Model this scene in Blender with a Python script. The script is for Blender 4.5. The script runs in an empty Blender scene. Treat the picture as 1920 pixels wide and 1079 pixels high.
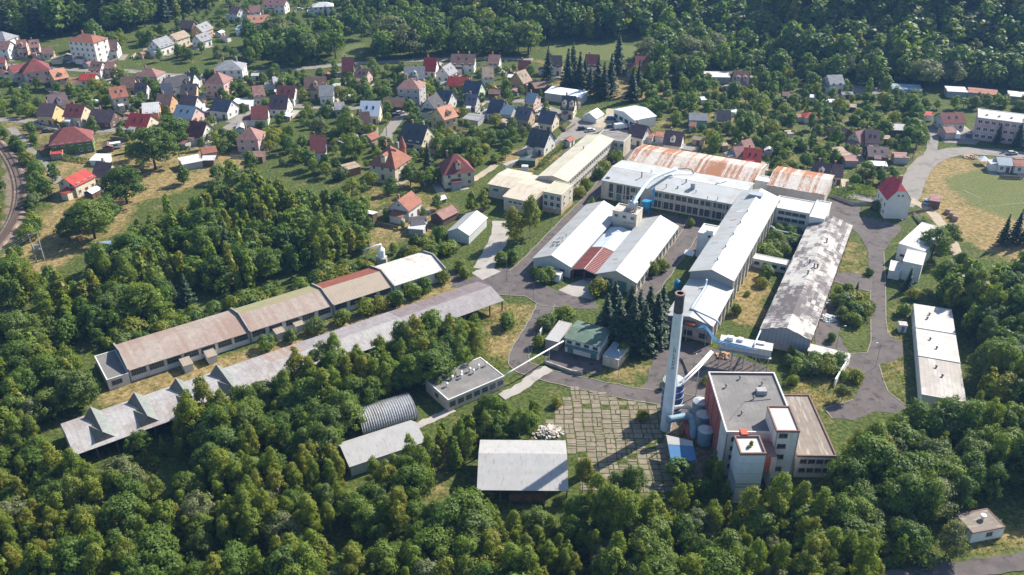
import bpy, bmesh, math, random
import numpy as np
from mathutils import Vector, Matrix
R = math.radians
random.seed(7)
rng = np.random.default_rng(11)
scn = bpy.context.scene
col = scn.collection

# ---------------------------------------------------------------- camera, sky, sun, exposure
CAM_H = 130.0
FPX = 1680.0                      # focal length in photograph pixels (1920 wide)
PITCH = R(29.8)
cam_d = bpy.data.cameras.new('camera'); cam = bpy.data.objects.new('camera', cam_d); col.objects.link(cam)
cam.location = (0, 0, CAM_H); cam.rotation_euler = (math.pi / 2 - PITCH, 0, 0)
cam_d.sensor_width = 36.0; cam_d.lens = 36.0 * FPX / 1920.0
cam_d.clip_start = 1.0; cam_d.clip_end = 6000.0
scn.camera = cam
SUN_AZ, SUN_EL = 52.0, 38.0       # azimuth clockwise from +Y (the viewing direction)
world = bpy.data.worlds.new('World'); scn.world = world; world.use_nodes = True
wn = world.node_tree.nodes; wl = world.node_tree.links
bg = wn['Background']; sky = wn.new('ShaderNodeTexSky'); sky.sky_type = 'NISHITA'
sky.sun_disc = False; sky.sun_elevation = R(SUN_EL); sky.sun_rotation = R(SUN_AZ)
sky.air_density = 1.0; sky.dust_density = 0.6; sky.ozone_density = 1.6
wl.new(sky.outputs[0], bg.inputs[0]); bg.inputs[1].default_value = 0.10
sun_d = bpy.data.lights.new('sun', 'SUN'); sun = bpy.data.objects.new('sun', sun_d); col.objects.link(sun)
sun_d.energy = 5.0; sun_d.angle = R(0.55); sun_d.color = (1.0, 0.94, 0.835)
sd = Vector((math.sin(R(SUN_AZ)) * math.cos(R(SUN_EL)), math.cos(R(SUN_AZ)) * math.cos(R(SUN_EL)), math.sin(R(SUN_EL))))
sun.rotation_euler = sd.to_track_quat('Z', 'Y').to_euler(); sun.location = sd * 400
vs = scn.view_settings
vs.view_transform = 'Standard'; vs.look = 'None'; vs.gamma = 1.0; vs.exposure = 1.0; vs.use_curve_mapping = False
scn.cycles.max_bounces = 5; scn.cycles.diffuse_bounces = 3; scn.cycles.glossy_bounces = 2
scn.cycles.transmission_bounces = 3; scn.cycles.transparent_max_bounces = 4; scn.cycles.volume_bounces = 0
scn.cycles.caustics_reflective = False; scn.cycles.caustics_refractive = False
scn.cycles.use_denoising = True

# ---------------------------------------------------------------- pixel -> place
CT, ST = math.cos(PITCH), math.sin(PITCH)
def ray(px, py):
    u = (px - 960.0) / FPX; v = (py - 539.5) / FPX
    return (u, CT - v * ST, -ST - v * CT)
def P(px, py, z=0.0):
    d = ray(px, py); t = (CAM_H - z) / -d[2]
    return Vector((d[0] * t, d[1] * t, z))
FOOT = [(-600, 80), (0, 74), (250, 64), (330, 42), (410, 12), (450, -40), (640, -40), (720, 10), (900, 55), (1000, 76),
        (1160, 80), (1260, 62), (1400, 95), (1500, 140), (1700, 152), (1920, 165), (2500, 180)]
_fx = np.array([(p[0] - 960.0) / FPX for p in FOOT])
def _foot_d(p):
    d = ray(*p); return d[1] * CAM_H / -d[2], d[0] / d[1]
_fd = np.array([_foot_d(p) for p in FOOT])           # forward distance and azimuth tangent
def hill(x, y):
    """terrain height; flat valley floor, wooded slopes rising behind it"""
    x = np.asarray(x, float); y = np.asarray(y, float)
    u = x / np.maximum(y, 1.0)
    d0 = np.interp(u, _fd[:, 1], _fd[:, 0])
    s = np.clip(y - d0, 0, None)
    h = 0.52 * s * np.clip(s / 50.0, 0, 1) + 2.5 * np.sin(x * 0.021 + y * 0.013) * np.clip(s / 80, 0, 1)
    return np.minimum(h, 150 + 0.05 * s)
def G(px, py):
    """point on the terrain seen at a pixel"""
    d = ray(px, py)
    if d[2] > -0.02: d = (d[0], d[1], -0.02)
    t = CAM_H / -d[2]
    q = (d[0] * t, d[1] * t)
    if float(hill(*q)) < 0.01: return Vector((q[0], q[1], 0.0))
    lo, hi = 50.0, t
    for tt in np.linspace(150.0, t, 160):
        if CAM_H + d[2] * tt <= float(hill(d[0] * tt, d[1] * tt)):
            hi = tt; break
        lo = tt
    for _ in range(24):
        m = (lo + hi) / 2
        if CAM_H + d[2] * m <= float(hill(d[0] * m, d[1] * m)): hi = m
        else: lo = m
    return Vector((d[0] * hi, d[1] * hi, float(hill(d[0] * hi, d[1] * hi))))
def to_px(x, y, z=0.0):
    x = np.asarray(x, float); y = np.asarray(y, float); zz = np.asarray(z, float) - CAM_H
    Z = np.maximum(y * CT - zz * ST, 1.0); Y = y * ST + zz * CT
    return 960.0 + FPX * x / Z, 539.5 - FPX * Y / Z

# ---------------------------------------------------------------- mesh helpers
class MB:
    def __init__(s): s.v = []; s.f = []; s.m = []
    def face(s, pts, m=0):
        i = len(s.v); s.v += [tuple(p) for p in pts]; s.f.append(tuple(range(i, i + len(pts)))); s.m.append(m)
    def box(s, x0, x1, y0, y1, z0, z1, m=0, top=None):
        i = len(s.v)
        s.v += [(x0, y0, z0), (x1, y0, z0), (x1, y1, z0), (x0, y1, z0), (x0, y0, z1), (x1, y0, z1), (x1, y1, z1), (x0, y1, z1)]
        for k, q in enumerate(((0, 3, 2, 1), (4, 5, 6, 7), (0, 1, 5, 4), (1, 2, 6, 5), (2, 3, 7, 6), (3, 0, 4, 7))):
            s.f.append(tuple(i + a for a in q)); s.m.append(top if (k == 1 and top is not None) else m)
    def hexa(s, b, t, m=0):
        """box from four bottom and four top points"""
        i = len(s.v); s.v += [tuple(p) for p in b] + [tuple(p) for p in t]
        for q in ((0, 3, 2, 1), (4, 5, 6, 7), (0, 1, 5, 4), (1, 2, 6, 5), (2, 3, 7, 6), (3, 0, 4, 7)):
            s.f.append(tuple(i + a for a in q)); s.m.append(m)
    def cyl(s, c, r0, r1, z0, z1, n=16, m=0, cap=True):
        i = len(s.v)
        for z, r in ((z0, r0), (z1, r1)):
            for k in range(n):
                a = 2 * math.pi * k / n; s.v.append((c[0] + r * math.cos(a), c[1] + r * math.sin(a), z))
        for k in range(n):
            j = (k + 1) % n; s.f.append((i + k, i + j, i + n + j, i + n + k)); s.m.append(m)
        if cap:
            s.f.append(tuple(i + n + k for k in range(n))); s.m.append(m)
            s.f.append(tuple(i + k for k in reversed(range(n)))); s.m.append(m)
    def tube(s, pts, r, n=8, m=0, cap=True):
        pts = [Vector(p) for p in pts]; i0 = len(s.v); K = len(pts)
        for k, p in enumerate(pts):
            t = (pts[min(k + 1, K - 1)] - pts[max(k - 1, 0)]).normalized()
            u = t.cross(Vector((0, 0, 1)))
            if u.length < 1e-3: u = Vector((1, 0, 0))
            u.normalize(); w = u.cross(t).normalized()
            rr = r[k] if isinstance(r, (list, tuple)) else r
            for q in range(n):
                a = 2 * math.pi * q / n; s.v.append(tuple(p + u * rr * math.cos(a) + w * rr * math.sin(a)))
        for k in range(K - 1):
            for q in range(n):
                j = (q + 1) % n; a = i0 + k * n
                s.f.append((a + q, a + j, a + n + j, a + n + q)); s.m.append(m)
        if cap:
            s.f.append(tuple(i0 + q for q in range(n))); s.m.append(m)
            s.f.append(tuple(i0 + (K - 1) * n + q for q in reversed(range(n)))); s.m.append(m)
    def mesh(s, name, mats, smooth=False):
        me = bpy.data.meshes.new(name); me.from_pydata(s.v, [], s.f)
        for mt in (mats if isinstance(mats, (list, tuple)) else [mats]): me.materials.append(mt)
        me.polygons.foreach_set('material_index', s.m)
        if smooth: me.polygons.foreach_set('use_smooth', [True] * len(s.f))
        me.update(); bm = bmesh.new(); bm.from_mesh(me); bmesh.ops.recalc_face_normals(bm, faces=bm.faces); bm.to_mesh(me); bm.free()
        return me
    def obj(s, name, mats, parent=None, smooth=False):
        return link(name, s.mesh(name, mats, smooth), parent)
def link(name, data, parent=None, loc=None, rz=0.0):
    o = bpy.data.objects.new(name, data); col.objects.link(o)
    if parent is not None: o.parent = parent
    if loc is not None: o.location = loc
    if rz: o.rotation_euler = (0, 0, rz)
    return o
def tag(o, label=None, cat=None, group=None, kind=None):
    if label: o['label'] = label
    if cat: o['category'] = cat
    if group: o['group'] = group
    if kind: o['kind'] = kind
    return o
def thing(name, label, cat, loc=(0, 0, 0), rz=0.0, group=None):
    o = bpy.data.objects.new(name, None); col.objects.link(o); o.empty_display_size = 0.5
    o.location = loc; o.rotation_euler = (0, 0, rz)
    return tag(o, label, cat, group)
FOOTPRINTS = []                   # (cx, cy, hx, hy, cos, sin): ground taken by buildings, kept free of trees
def footprint(loc, rz, x0, x1, y0, y1, pad=0.6):
    c, s = math.cos(rz), math.sin(rz); mx, my = (x0 + x1) / 2, (y0 + y1) / 2
    FOOTPRINTS.append((loc[0] + c * mx - s * my, loc[1] + s * mx + c * my, abs(x1 - x0) / 2 + pad, abs(y1 - y0) / 2 + pad, c, s))

# ---------------------------------------------------------------- materials
_mats = {}
def nd(nt, t, **k):
    n = nt.nodes.new(t)
    for a, b in k.items(): setattr(n, a, b)
    return n
def M(name, c, rough=0.8, var=0.18, sc=0.6, c2=None, thr=0.55, soft=0.12, sc2=0.35, st2=(1, 1, 1), metal=0.0,
      lines=None, lcol=None, bump=0.0, spec=0.3, c3=None, thr3=0.6, sc3=1.5, st3=(1, 1, 1)):
    """procedural surface: base colour with mottling, up to two worn/stained layers with their own shapes, optional
    sheet joints (lines = axis, period, width) and ribs"""
    if name in _mats: return _mats[name]
    m = bpy.data.materials.new(name); m.use_nodes = True; nt = m.node_tree; L = nt.links
    b = nt.nodes['Principled BSDF']; b.inputs['Roughness'].default_value = rough; b.inputs['Metallic'].default_value = metal
    b.inputs['Specular IOR Level'].default_value = spec
    tc = nd(nt, 'ShaderNodeTexCoord'); oi = nd(nt, 'ShaderNodeObjectInfo')
    off = nd(nt, 'ShaderNodeVectorMath', operation='MULTIPLY_ADD')
    L.new(tc.outputs['Object'], off.inputs[0]); off.inputs[1].default_value = (1, 1, 1)
    cmb = nd(nt, 'ShaderNodeCombineXYZ'); ml = nd(nt, 'ShaderNodeMath', operation='MULTIPLY'); ml.inputs[1].default_value = 97.0
    L.new(oi.outputs['Random'], ml.inputs[0]); L.new(ml.outputs[0], cmb.inputs[0]); L.new(ml.outputs[0], cmb.inputs[2])
    L.new(cmb.outputs[0], off.inputs[2]); vec = off.outputs[0]
    def noise(scale, st=(1, 1, 1), det=5.0, rg=0.6):
        n = nd(nt, 'ShaderNodeTexNoise'); n.inputs['Scale'].default_value = scale; n.inputs['Detail'].default_value = det
        n.inputs['Roughness'].default_value = rg
        mp = nd(nt, 'ShaderNodeMapping'); mp.inputs['Scale'].default_value = st; L.new(vec, mp.inputs[0]); L.new(mp.outputs[0], n.inputs['Vector'])
        return n.outputs[0]
    def mixc(f, a, bcol):
        x = nd(nt, 'ShaderNodeMix', data_type='RGBA'); L.new(f, x.inputs[0])
        if isinstance(a, tuple): x.inputs[6].default_value = (*a, 1)
        else: L.new(a, x.inputs[6])
        if isinstance(bcol, tuple): x.inputs[7].default_value = (*bcol, 1)
        else: L.new(bcol, x.inputs[7])
        return x.outputs[2]
    def step(v, t, s):
        r = nd(nt, 'ShaderNodeMapRange', interpolation_type='SMOOTHSTEP'); L.new(v, r.inputs[0])
        r.inputs[1].default_value = t - s; r.inputs[2].default_value = t + s; return r.outputs[0]
    n1 = noise(sc)
    dk = tuple(x * (1 - var) for x in c); lt = tuple(min(1, x * (1 + var)) for x in c)
    r1 = nd(nt, 'ShaderNodeMapRange'); L.new(n1, r1.inputs[0]); r1.inputs[1].default_value = 0.3; r1.inputs[2].default_value = 0.7
    out = mixc(r1.outputs[0], dk, lt)
    if c2: out = mixc(step(noise(sc2, st2), thr, soft), out, c2)
    if c3: out = mixc(step(noise(sc3, st3), thr3, 0.08), out, c3)
    if lines:
        ax, per, wid = lines[:3]
        sp = nd(nt, 'ShaderNodeSeparateXYZ'); L.new(tc.outputs['Object'], sp.inputs[0])
        mo = nd(nt, 'ShaderNodeMath', operation='PINGPONG'); L.new(sp.outputs[ax], mo.inputs[0]); mo.inputs[1].default_value = per / 2
        ls = nd(nt, 'ShaderNodeMath', operation='LESS_THAN'); L.new(mo.outputs[0], ls.inputs[0]); ls.inputs[1].default_value = wid
        f = nd(nt, 'ShaderNodeMath', operation='MULTIPLY'); L.new(ls.outputs[0], f.inputs[0]); f.inputs[1].default_value = 0.75
        out = mixc(f.outputs[0], out, lcol or tuple(x * 0.45 for x in c))
    L.new(out, b.inputs['Base Color'])
    if bump:
        bp = nd(nt, 'ShaderNodeBump'); bp.inputs['Strength'].default_value = 0.6; bp.inputs['Distance'].default_value = bump
        L.new(noise(sc * 6), bp.inputs['Height']); L.new(bp.outputs[0], b.inputs['Normal'])
    _mats[name] = m
    return m
def glass(name='window_glass', c=(0.03, 0.04, 0.05), rough=0.12):
    if name in _mats: return _mats[name]
    m = bpy.data.materials.new(name); m.use_nodes = True; b = m.node_tree.nodes['Principled BSDF']
    b.inputs['Base Color'].default_value = (*c, 1); b.inputs['Roughness'].default_value = rough; b.inputs['Specular IOR Level'].default_value = 0.6
    _mats[name] = m; return m
GLASS = glass()
FRAMEW = M('window_frame_white', (0.62, 0.60, 0.56), 0.6, 0.1, 2)
FRAMEG = M('window_frame_grey', (0.22, 0.22, 0.22), 0.6, 0.1, 2)
DARKIN = M('dark_interior', (0.02, 0.02, 0.022), 0.9, 0.1, 1)
STEEL = M('galvanised_steel', (0.42, 0.43, 0.44), 0.45, 0.15, 1.5, metal=0.6)
WHITEP = M('white_paint', (0.74, 0.73, 0.70), 0.6, 0.1, 1.2, c2=(0.5, 0.46, 0.4), thr=0.66)
CONC = M('concrete', (0.36, 0.34, 0.31), 0.9, 0.2, 0.8, c2=(0.22, 0.21, 0.19), thr=0.6, bump=0.02)
BLUEP = M('blue_paint', (0.08, 0.23, 0.42), 0.5, 0.15, 1.0)
PALEBLUE = M('pale_blue_duct', (0.40, 0.50, 0.58), 0.5, 0.15, 1.0)
WOOD = M('weathered_wood', (0.16, 0.11, 0.08), 0.9, 0.25, 2.0)

# shared window meshes: frame proud of the wall, dark pane set back inside it, sill
_win = {}
def window_mesh(w, h, nx=2, ny=1, frame=None, pane=None, sill=True):
    key = (round(w, 2), round(h, 2), nx, ny, frame.name if frame else '', pane.name if pane else '')
    if key in _win: return _win[key]
    b = MB(); t = 0.09
    b.box(-w / 2, w / 2, -0.015, 0.03, -h / 2, h / 2, 1)
    b.box(-w / 2 - t, -w / 2 + 0.02, -0.09, 0.02, -h / 2 - t, h / 2 + t, 0); b.box(w / 2 - 0.02, w / 2 + t, -0.09, 0.02, -h / 2 - t, h / 2 + t, 0)
    b.box(-w / 2 + 0.02, w / 2 - 0.02, -0.09, 0.02, h / 2 - 0.02, h / 2 + t, 0); b.box(-w / 2 + 0.02, w / 2 - 0.02, -0.09, 0.02, -h / 2 - t, -h / 2 + 0.02, 0)
    for i in range(1, nx): x = -w / 2 + w * i / nx; b.box(x - 0.035, x + 0.035, -0.06, -0.013, -h / 2 + 0.02, h / 2 - 0.02, 0)
    for j in range(1, ny): z = -h / 2 + h * j / ny; b.box(-w / 2 + 0.02, w / 2 - 0.02, -0.055, -0.012, z - 0.035, z + 0.035, 0)
    if sill: b.box(-w / 2 - 0.12, w / 2 + 0.12, -0.16, 0.0, -h / 2 - t - 0.05, -h / 2 - t, 0)
    _win[key] = b.mesh('window', [frame or FRAMEW, pane or GLASS]); return _win[key]
def put(parent, name, me, side, W, D, u, z):
    """hang a mesh made for a -y facing wall on one side of a W x D box (local frame, origin at its front left corner)"""
    if side == 'f': loc, rz = (u, 0, z), 0.0
    elif side == 'b': loc, rz = (W - u, D, z), math.pi
    elif side == 'r': loc, rz = (W, u, z), math.pi / 2
    else: loc, rz = (0, D - u, z), -math.pi / 2
    return link(name, me, parent, loc, rz)
def row(parent, name, me, side, W, D, n, z, a=None, b=None):
    ln = W if side in 'fb' else D
    a = ln * 0.5 / n if a is None else a; b = ln - a if b is None else b
    for i in range(n): put(parent, name, me, side, W, D, a + (b - a) * i / max(1, n - 1) if n > 1 else (a + b) / 2, z)
def slab(b, p0, p1, p2, p3, t, m=0):
    """roof sheet of thickness t lying over four points"""
    b.hexa([p0, p1, p2, p3], [(p[0], p[1], p[2] + t) for p in (p0, p1, p2, p3)], m)
def gable_parts(parent, W, D, hw, hr, ridge, wall, roof, over=0.35, t=0.14, ridge_at=0.5, eo=None, back=None, cap=None):
    """walls with gables and a two-slope roof over a W x D plan; ridge 'x' runs along the width, 'y' along the depth"""
    b = MB(); eo = over if eo is None else eo
    c = [(0, 0), (W, 0), (W, D), (0, D)]
    if ridge == 'y':
        r = W * ridge_at
        b.face([(0, 0, 0), (W, 0, 0), (W, 0, hw), (r, 0, hr), (0, 0, hw)]); b.face([(W, D, 0), (0, D, 0), (0, D, hw), (r, D, hr), (W, D, hw)])
        b.face([(0, D, 0), (0, 0, 0), (0, 0, hw), (0, D, hw)]); b.face([(W, 0, 0), (W, D, 0), (W, D, hw), (W, 0, hw)])
        s0 = (hr - hw) / r; s1 = (hr - hw) / (W - r)
        q = [((-eo, hw - s0 * eo), (r, hr)), ((r, hr), (W + eo, hw - s1 * eo))]
        sl = [[(a[0], -over, a[1]), (e[0], -over, e[1]), (e[0], D + over, e[1]), (a[0], D + over, a[1])] for a, e in q]
        capb = (r - .2, r + .2, -over, D + over)
    else:
        r = D * ridge_at
        b.face([(0, 0, 0), (W, 0, 0), (W, 0, hw), (0, 0, hw)]); b.face([(W, D, 0), (0, D, 0), (0, D, hw), (W, D, hw)])
        b.face([(0, D, 0), (0, 0, 0), (0, 0, hw), (0, r, hr), (0, D, hw)]); b.face([(W, 0, 0), (W, D, 0), (W, D, hw), (W, r, hr), (W, 0, hw)])
        s0 = (hr - hw) / r; s1 = (hr - hw) / (D - r)
        q = [((-eo, hw - s0 * eo), (r, hr)), ((r, hr), (D + eo, hw - s1 * eo))]
        sl = [[(-over, a[0], a[1]), (W + over, a[0], a[1]), (W + over, e[0], e[1]), (-over, e[0], e[1])] for a, e in q]
        capb = (-over, W + over, r - .2, r + .2)
    w = b.obj('wall', wall, parent)
    rb = MB()
    for k, s_ in enumerate(sl): slab(rb, *[(p[0], p[1], p[2] + 0.02) for p in s_], t, k if back is not None else 0)
    mats = [roof] if back is None else [roof, back]
    ro = rb.obj('roof', mats, parent)
    if cap is not None:
        cb = MB(); cb.box(capb[0], capb[1], capb[2], capb[3], hr + t - 0.06, hr + t + 0.06); cb.obj('ridge_cap', cap, ro)
    return w, ro
def flat_parts(parent, W, D, h, wall, roof, coping=None, par=0.3, cw=0.3):
    b = MB(); b.box(0, W, 0, D, 0, h - par - 0.15); w = b.obj('wall', wall, parent)
    b = MB(); b.box(0.02, W - 0.02, 0.02, D - 0.02, h - par - 0.146, h - par); ro = b.obj('roof', roof, parent)
    b = MB(); e = 0.06; z0 = h - par - 0.18
    b.box(-e, W + e, -e, cw, z0, h); b.box(-e, W + e, D - cw, D + e, z0, h)
    b.box(-e, cw, cw, D - cw, z0, h); b.box(W - cw, W + e, cw, D - cw, z0, h)
    b.obj('parapet', coping or wall, ro)
    return w, ro
def rect(p0, p1, p2, z, yaw=None):
    """plan from three photo points at height z: front left, front right, back right -> base point, yaw, width, depth"""
    a, b, c = P(*p0, z), P(*p1, z), P(*p2, z)
    if yaw is None: yaw = math.atan2(b.y - a.y, b.x - a.x)
    ux = Vector((math.cos(yaw), math.sin(yaw), 0)); uy = Vector((-ux.y, ux.x, 0))
    return Vector((a.x, a.y, 0)), yaw, (b - a).dot(ux), (c - b).dot(uy)
GRID = R(-26.0)                    # the works' own grid

# ================================================================= ground
def inpoly(px, py, poly):
    ins = np.zeros(px.shape, bool); n = len(poly)
    for i in range(n):
        x0, y0 = poly[i]; x1, y1 = poly[(i + 1) % n]
        if y0 == y1: continue
        c = ((y0 > py) != (y1 > py)) & (px < (x1 - x0) * (py - y0) / (y1 - y0) + x0)
        ins ^= c
    return ins
def grow(a, b, st, fac, end):
    out = [a]; s = st
    while abs(out[-1]) < end: s *= fac; out.append(out[-1] + math.copysign(s, b))
    return out[1:]
core_x = list(np.arange(-300, 301, 2.0)); core_y = list(np.arange(70, 620, 2.0))
gx = np.array(sorted(grow(-300, -1, 2, 1.25, 3000)) + core_x + grow(300, 1, 2, 1.25, 3000))
gy = np.array(sorted(-np.array(grow(0.001, 1, 2, 1.3, 2500)) + 70) + core_y + grow(620, 1, 2, 1.25, 4000))
GX, GY = np.meshgrid(gx, gy)
GZ = hill(GX, np.maximum(GY, 1)) + np.where(GY < 20, 0, 0)
nxg, nyg = len(gx), len(gy)
gv = np.stack([GX, GY, GZ], -1).reshape(-1, 3)
ii = np.arange(nxg * nyg).reshape(nyg, nxg)
gq = np.stack([ii[:-1, :-1], ii[:-1, 1:], ii[1:, 1:], ii[1:, :-1]], -1).reshape(-1, 4)
def fast_mesh(name, v, q, mats, attrs=None, smooth=False):
    me = bpy.data.meshes.new(name); k = q.shape[1]
    me.vertices.add(len(v)); me.vertices.foreach_set('co', np.ascontiguousarray(v, np.float32).ravel())
    me.loops.add(q.size); me.loops.foreach_set('vertex_index', np.ascontiguousarray(q, np.int32).ravel())
    me.polygons.add(len(q)); me.polygons.foreach_set('loop_start', np.arange(0, q.size, k, dtype=np.int32))
    me.polygons.foreach_set('loop_total', np.full(len(q), k, np.int32))
    for m in (mats if isinstance(mats, (list, tuple)) else [mats]): me.materials.append(m)
    if smooth: me.polygons.foreach_set('use_smooth', np.ones(len(q), bool))
    me.update(calc_edges=True)
    for a, vals in (attrs or {}).items():
        at = me.attributes.new(a, 'FLOAT', 'POINT'); at.data.foreach_set('value', np.ascontiguousarray(vals, np.float32).ravel())
    return me
gpx, gpy = to_px(gv[:, 0], np.maximum(gv[:, 1], 5), gv[:, 2])
wob = 5.0 * np.sin(gv[:, 0] * 0.31 + 2 * np.sin(gv[:, 1] * 0.17)) + 4.0 * np.sin(gv[:, 1] * 0.43 + gv[:, 0] * 0.19)
qx, qy = gpx + wob * 0.8, gpy + 0.35 * np.roll(wob, 7)
dry = np.full(len(gv), 0.26); lawn = np.zeros(len(gv)); soil = np.zeros(len(gv))
for val, poly in [
    (0.74, [(60, 330), (180, 275), (420, 262), (480, 300), (420, 330), (330, 365), (275, 372), (235, 425), (110, 505), (0, 545), (-60, 520), (60, 440), (90, 380)]),
    (0.80, [(180, 735), (330, 690), (520, 640), (720, 570), (840, 515), (900, 530), (640, 645), (420, 705), (190, 772)]),
    (0.55, [(600, 375), (720, 318), (870, 330), (830, 400), (760, 430), (690, 480), (640, 470), (700, 420), (620, 385)]),
    (0.75, [(640, 470), (720, 420), (830, 385), (860, 400), (800, 440), (700, 470)]),
    (0.82, [(1725, 310), (1765, 296), (1870, 300), (1920, 300), (2060, 330), (2060, 520), (1860, 480), (1790, 450), (1730, 390)]),
    (0.85, [(1375, 500), (1440, 480), (1430, 620), (1370, 600)]),
    (0.70, [(905, 575), (1010, 570), (1000, 620), (960, 690), (900, 680)]),
    (0.62, [(1130, 690), (1215, 670), (1200, 715), (1140, 722)]),
    (0.62, [(1470, 680), (1620, 700), (1600, 750), (1480, 760)]),
    (0.60, [(1570, 440), (1630, 460), (1632, 520), (1570, 515)]),
    (0.90, [(930, 300), (960, 280), (1060, 260), (1050, 290), (1000, 320), (960, 320)]),
    (0.50, [(1180, 120), (1440, 130), (1440, 240), (1330, 300), (1200, 250)]),
    (0.42, [(1440, 130), (1720, 170), (1740, 300), (1660, 370), (1440, 290)]),
    (0.75, [(1000, 110), (1250, 150), (1240, 195), (1040, 170)]),
    (0.60, [(0, 210), (260, 240), (330, 300), (100, 280), (0, 260)]),
    (0.62, [(1650, 590), (1700, 590), (1700, 760), (1650, 700)]),
    (0.70, [(780, 800), (840, 900), (830, 960), (780, 960)]),
    (0.75, [(1800, 1020), (1990, 950), (1990, 1030), (1830, 1040)])]:
    dry[inpoly(qx, qy, poly)] = val
for val, poly in [
    (1.0, [(1768, 336), (1830, 314), (1920, 312), (2060, 314), (2100, 450), (1960, 440), (1900, 415), (1840, 396), (1790, 368)]),
    (1.0, [(1030, 80), (1210, 84), (1200, 112), (1030, 116)]), (1.0, [(636, 82), (690, 84), (680, 108), (640, 112)]),
    (0.7, [(680, 300), (705, 280), (720, 300), (690, 345), (660, 350)]),
    (0.7, [(1690, 1040), (1830, 1035), (1990, 1010), (1990, 1060), (1700, 1075)]),
    (0.7, [(1655, 700), (1700, 705), (1700, 752), (1665, 735)]), (0.6, [(1570, 560), (1632, 560), (1632, 650), (1580, 660)]),
    (0.5, [(1090, 400), (1300, 405), (1300, 420), (1150, 410)])]:
    lawn[inpoly(qx, qy, poly)] = val
for val, poly in [
    (0.8, [(0, 300), (55, 300), (70, 380), (60, 440), (0, 470)]), (0.6, [(1690, 395), (1740, 400), (1745, 420), (1700, 412)]),
    (0.5, [(1520, 560), (1580, 570), (1590, 665), (1520, 650)]), (0.8, [(1225, 640), (1450, 690), (1450, 720), (1225, 700)]),
    (0.9, [(1240, 770), (1350, 760), (1350, 900), (1240, 900)]), (0.6, [(780, 760), (830, 760), (830, 800), (780, 800)])]:
    soil[inpoly(qx, qy, poly)] = val
def smooth2(a, n=2):
    a = a.reshape(nyg, nxg)
    for _ in range(n):
        p = np.pad(a, 1, mode='edge'); a = (p[1:-1, 1:-1] * 2 + p[:-2, 1:-1] + p[2:, 1:-1] + p[1:-1, :-2] + p[1:-1, 2:]) / 6
    return a.ravel()
dry, lawn, soil = smooth2(dry), smooth2(lawn, 1), smooth2(soil)
def ground_material():
    m = bpy.data.materials.new('ground_grass'); m.use_nodes = True; nt = m.node_tree; L = nt.links; b = nt.nodes['Principled BSDF']
    b.inputs['Roughness'].default_value = 0.95; b.inputs['Specular IOR Level'].default_value = 0.1
    tc = nd(nt, 'ShaderNodeTexCoord')
    def noise(s, d=6, r=0.62):
        n = nd(nt, 'ShaderNodeTexNoise'); n.inputs['Scale'].default_value = s; n.inputs['Detail'].default_value = d; n.inputs['Roughness'].default_value = r
        L.new(tc.outputs['Object'], n.inputs['Vector']); return n.outputs[0]
    def at(n):
        a = nd(nt, 'ShaderNodeAttribute'); a.attribute_name = n; return a.outputs['Fac']
    def math_(op, a, bb):
        x = nd(nt, 'ShaderNodeMath', operation=op)
        for i, v in enumerate((a, bb)):
            if isinstance(v, (int, float)): x.inputs[i].default_value = v
            else: L.new(v, x.inputs[i])
        return x.outputs[0]
    def mix(f, a, c):
        x = nd(nt, 'ShaderNodeMix', data_type='RGBA'); L.new(f, x.inputs[0])
        for i, v in ((6, a), (7, c)):
            if isinstance(v, tuple): x.inputs[i].default_value = (*v, 1)
            else: L.new(v, x.inputs[i])
        return x.outputs[2]
    def stp(v, lo, hi):
        r = nd(nt, 'ShaderNodeMapRange', interpolation_type='SMOOTHSTEP'); L.new(v, r.inputs[0]); r.inputs[1].default_value = lo; r.inputs[2].default_value = hi; return r.outputs[0]
    fine, mid, big = noise(1.1), noise(0.16), noise(0.035)
    green = mix(stp(fine, 0.35, 0.68), (0.035, 0.055, 0.012), (0.105, 0.125, 0.032))
    tan = mix(stp(noise(0.7), 0.32, 0.7), (0.16, 0.115, 0.048), (0.34, 0.255, 0.115))
    d = math_('ADD', at('dry'), math_('MULTIPLY', math_('SUBTRACT', mid, 0.5), 1.5)); d = math_('ADD', d, math_('MULTIPLY', math_('SUBTRACT', fine, 0.5), 0.7))
    c = mix(stp(d, 0.30, 0.85), green, tan)
    gl = mix(stp(fine, 0.3, 0.7), (0.086, 0.104, 0.032), (0.140, 0.158, 0.054))
    lf = math_('ADD', at('lawn'), math_('MULTIPLY', math_('SUBTRACT', mid, 0.5), 1.1))
    c = mix(stp(lf, 0.20, 1.15), c, gl)
    so = mix(stp(noise(0.9), 0.3, 0.7), (0.13, 0.10, 0.075), (0.26, 0.20, 0.15))
    sf = math_('ADD', at('soil'), math_('MULTIPLY', math_('SUBTRACT', mid, 0.5), 1.2))
    c = mix(stp(sf, 0.4, 0.75), c, so)
    L.new(c, b.inputs['Base Color'])
    bp = nd(nt, 'ShaderNodeBump'); bp.inputs['Strength'].default_value = 0.7; bp.inputs['Distance'].default_value = 0.35
    L.new(fine, bp.inputs['Height']); L.new(bp.outputs[0], b.inputs['Normal'])
    return m
ground = link('ground', fast_mesh('ground', gv, gq, ground_material(), {'dry': dry, 'lawn': lawn, 'soil': soil}, smooth=True))
tag(ground, 'dry grass and meadow covering the valley floor and slopes', kind='structure')

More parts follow.
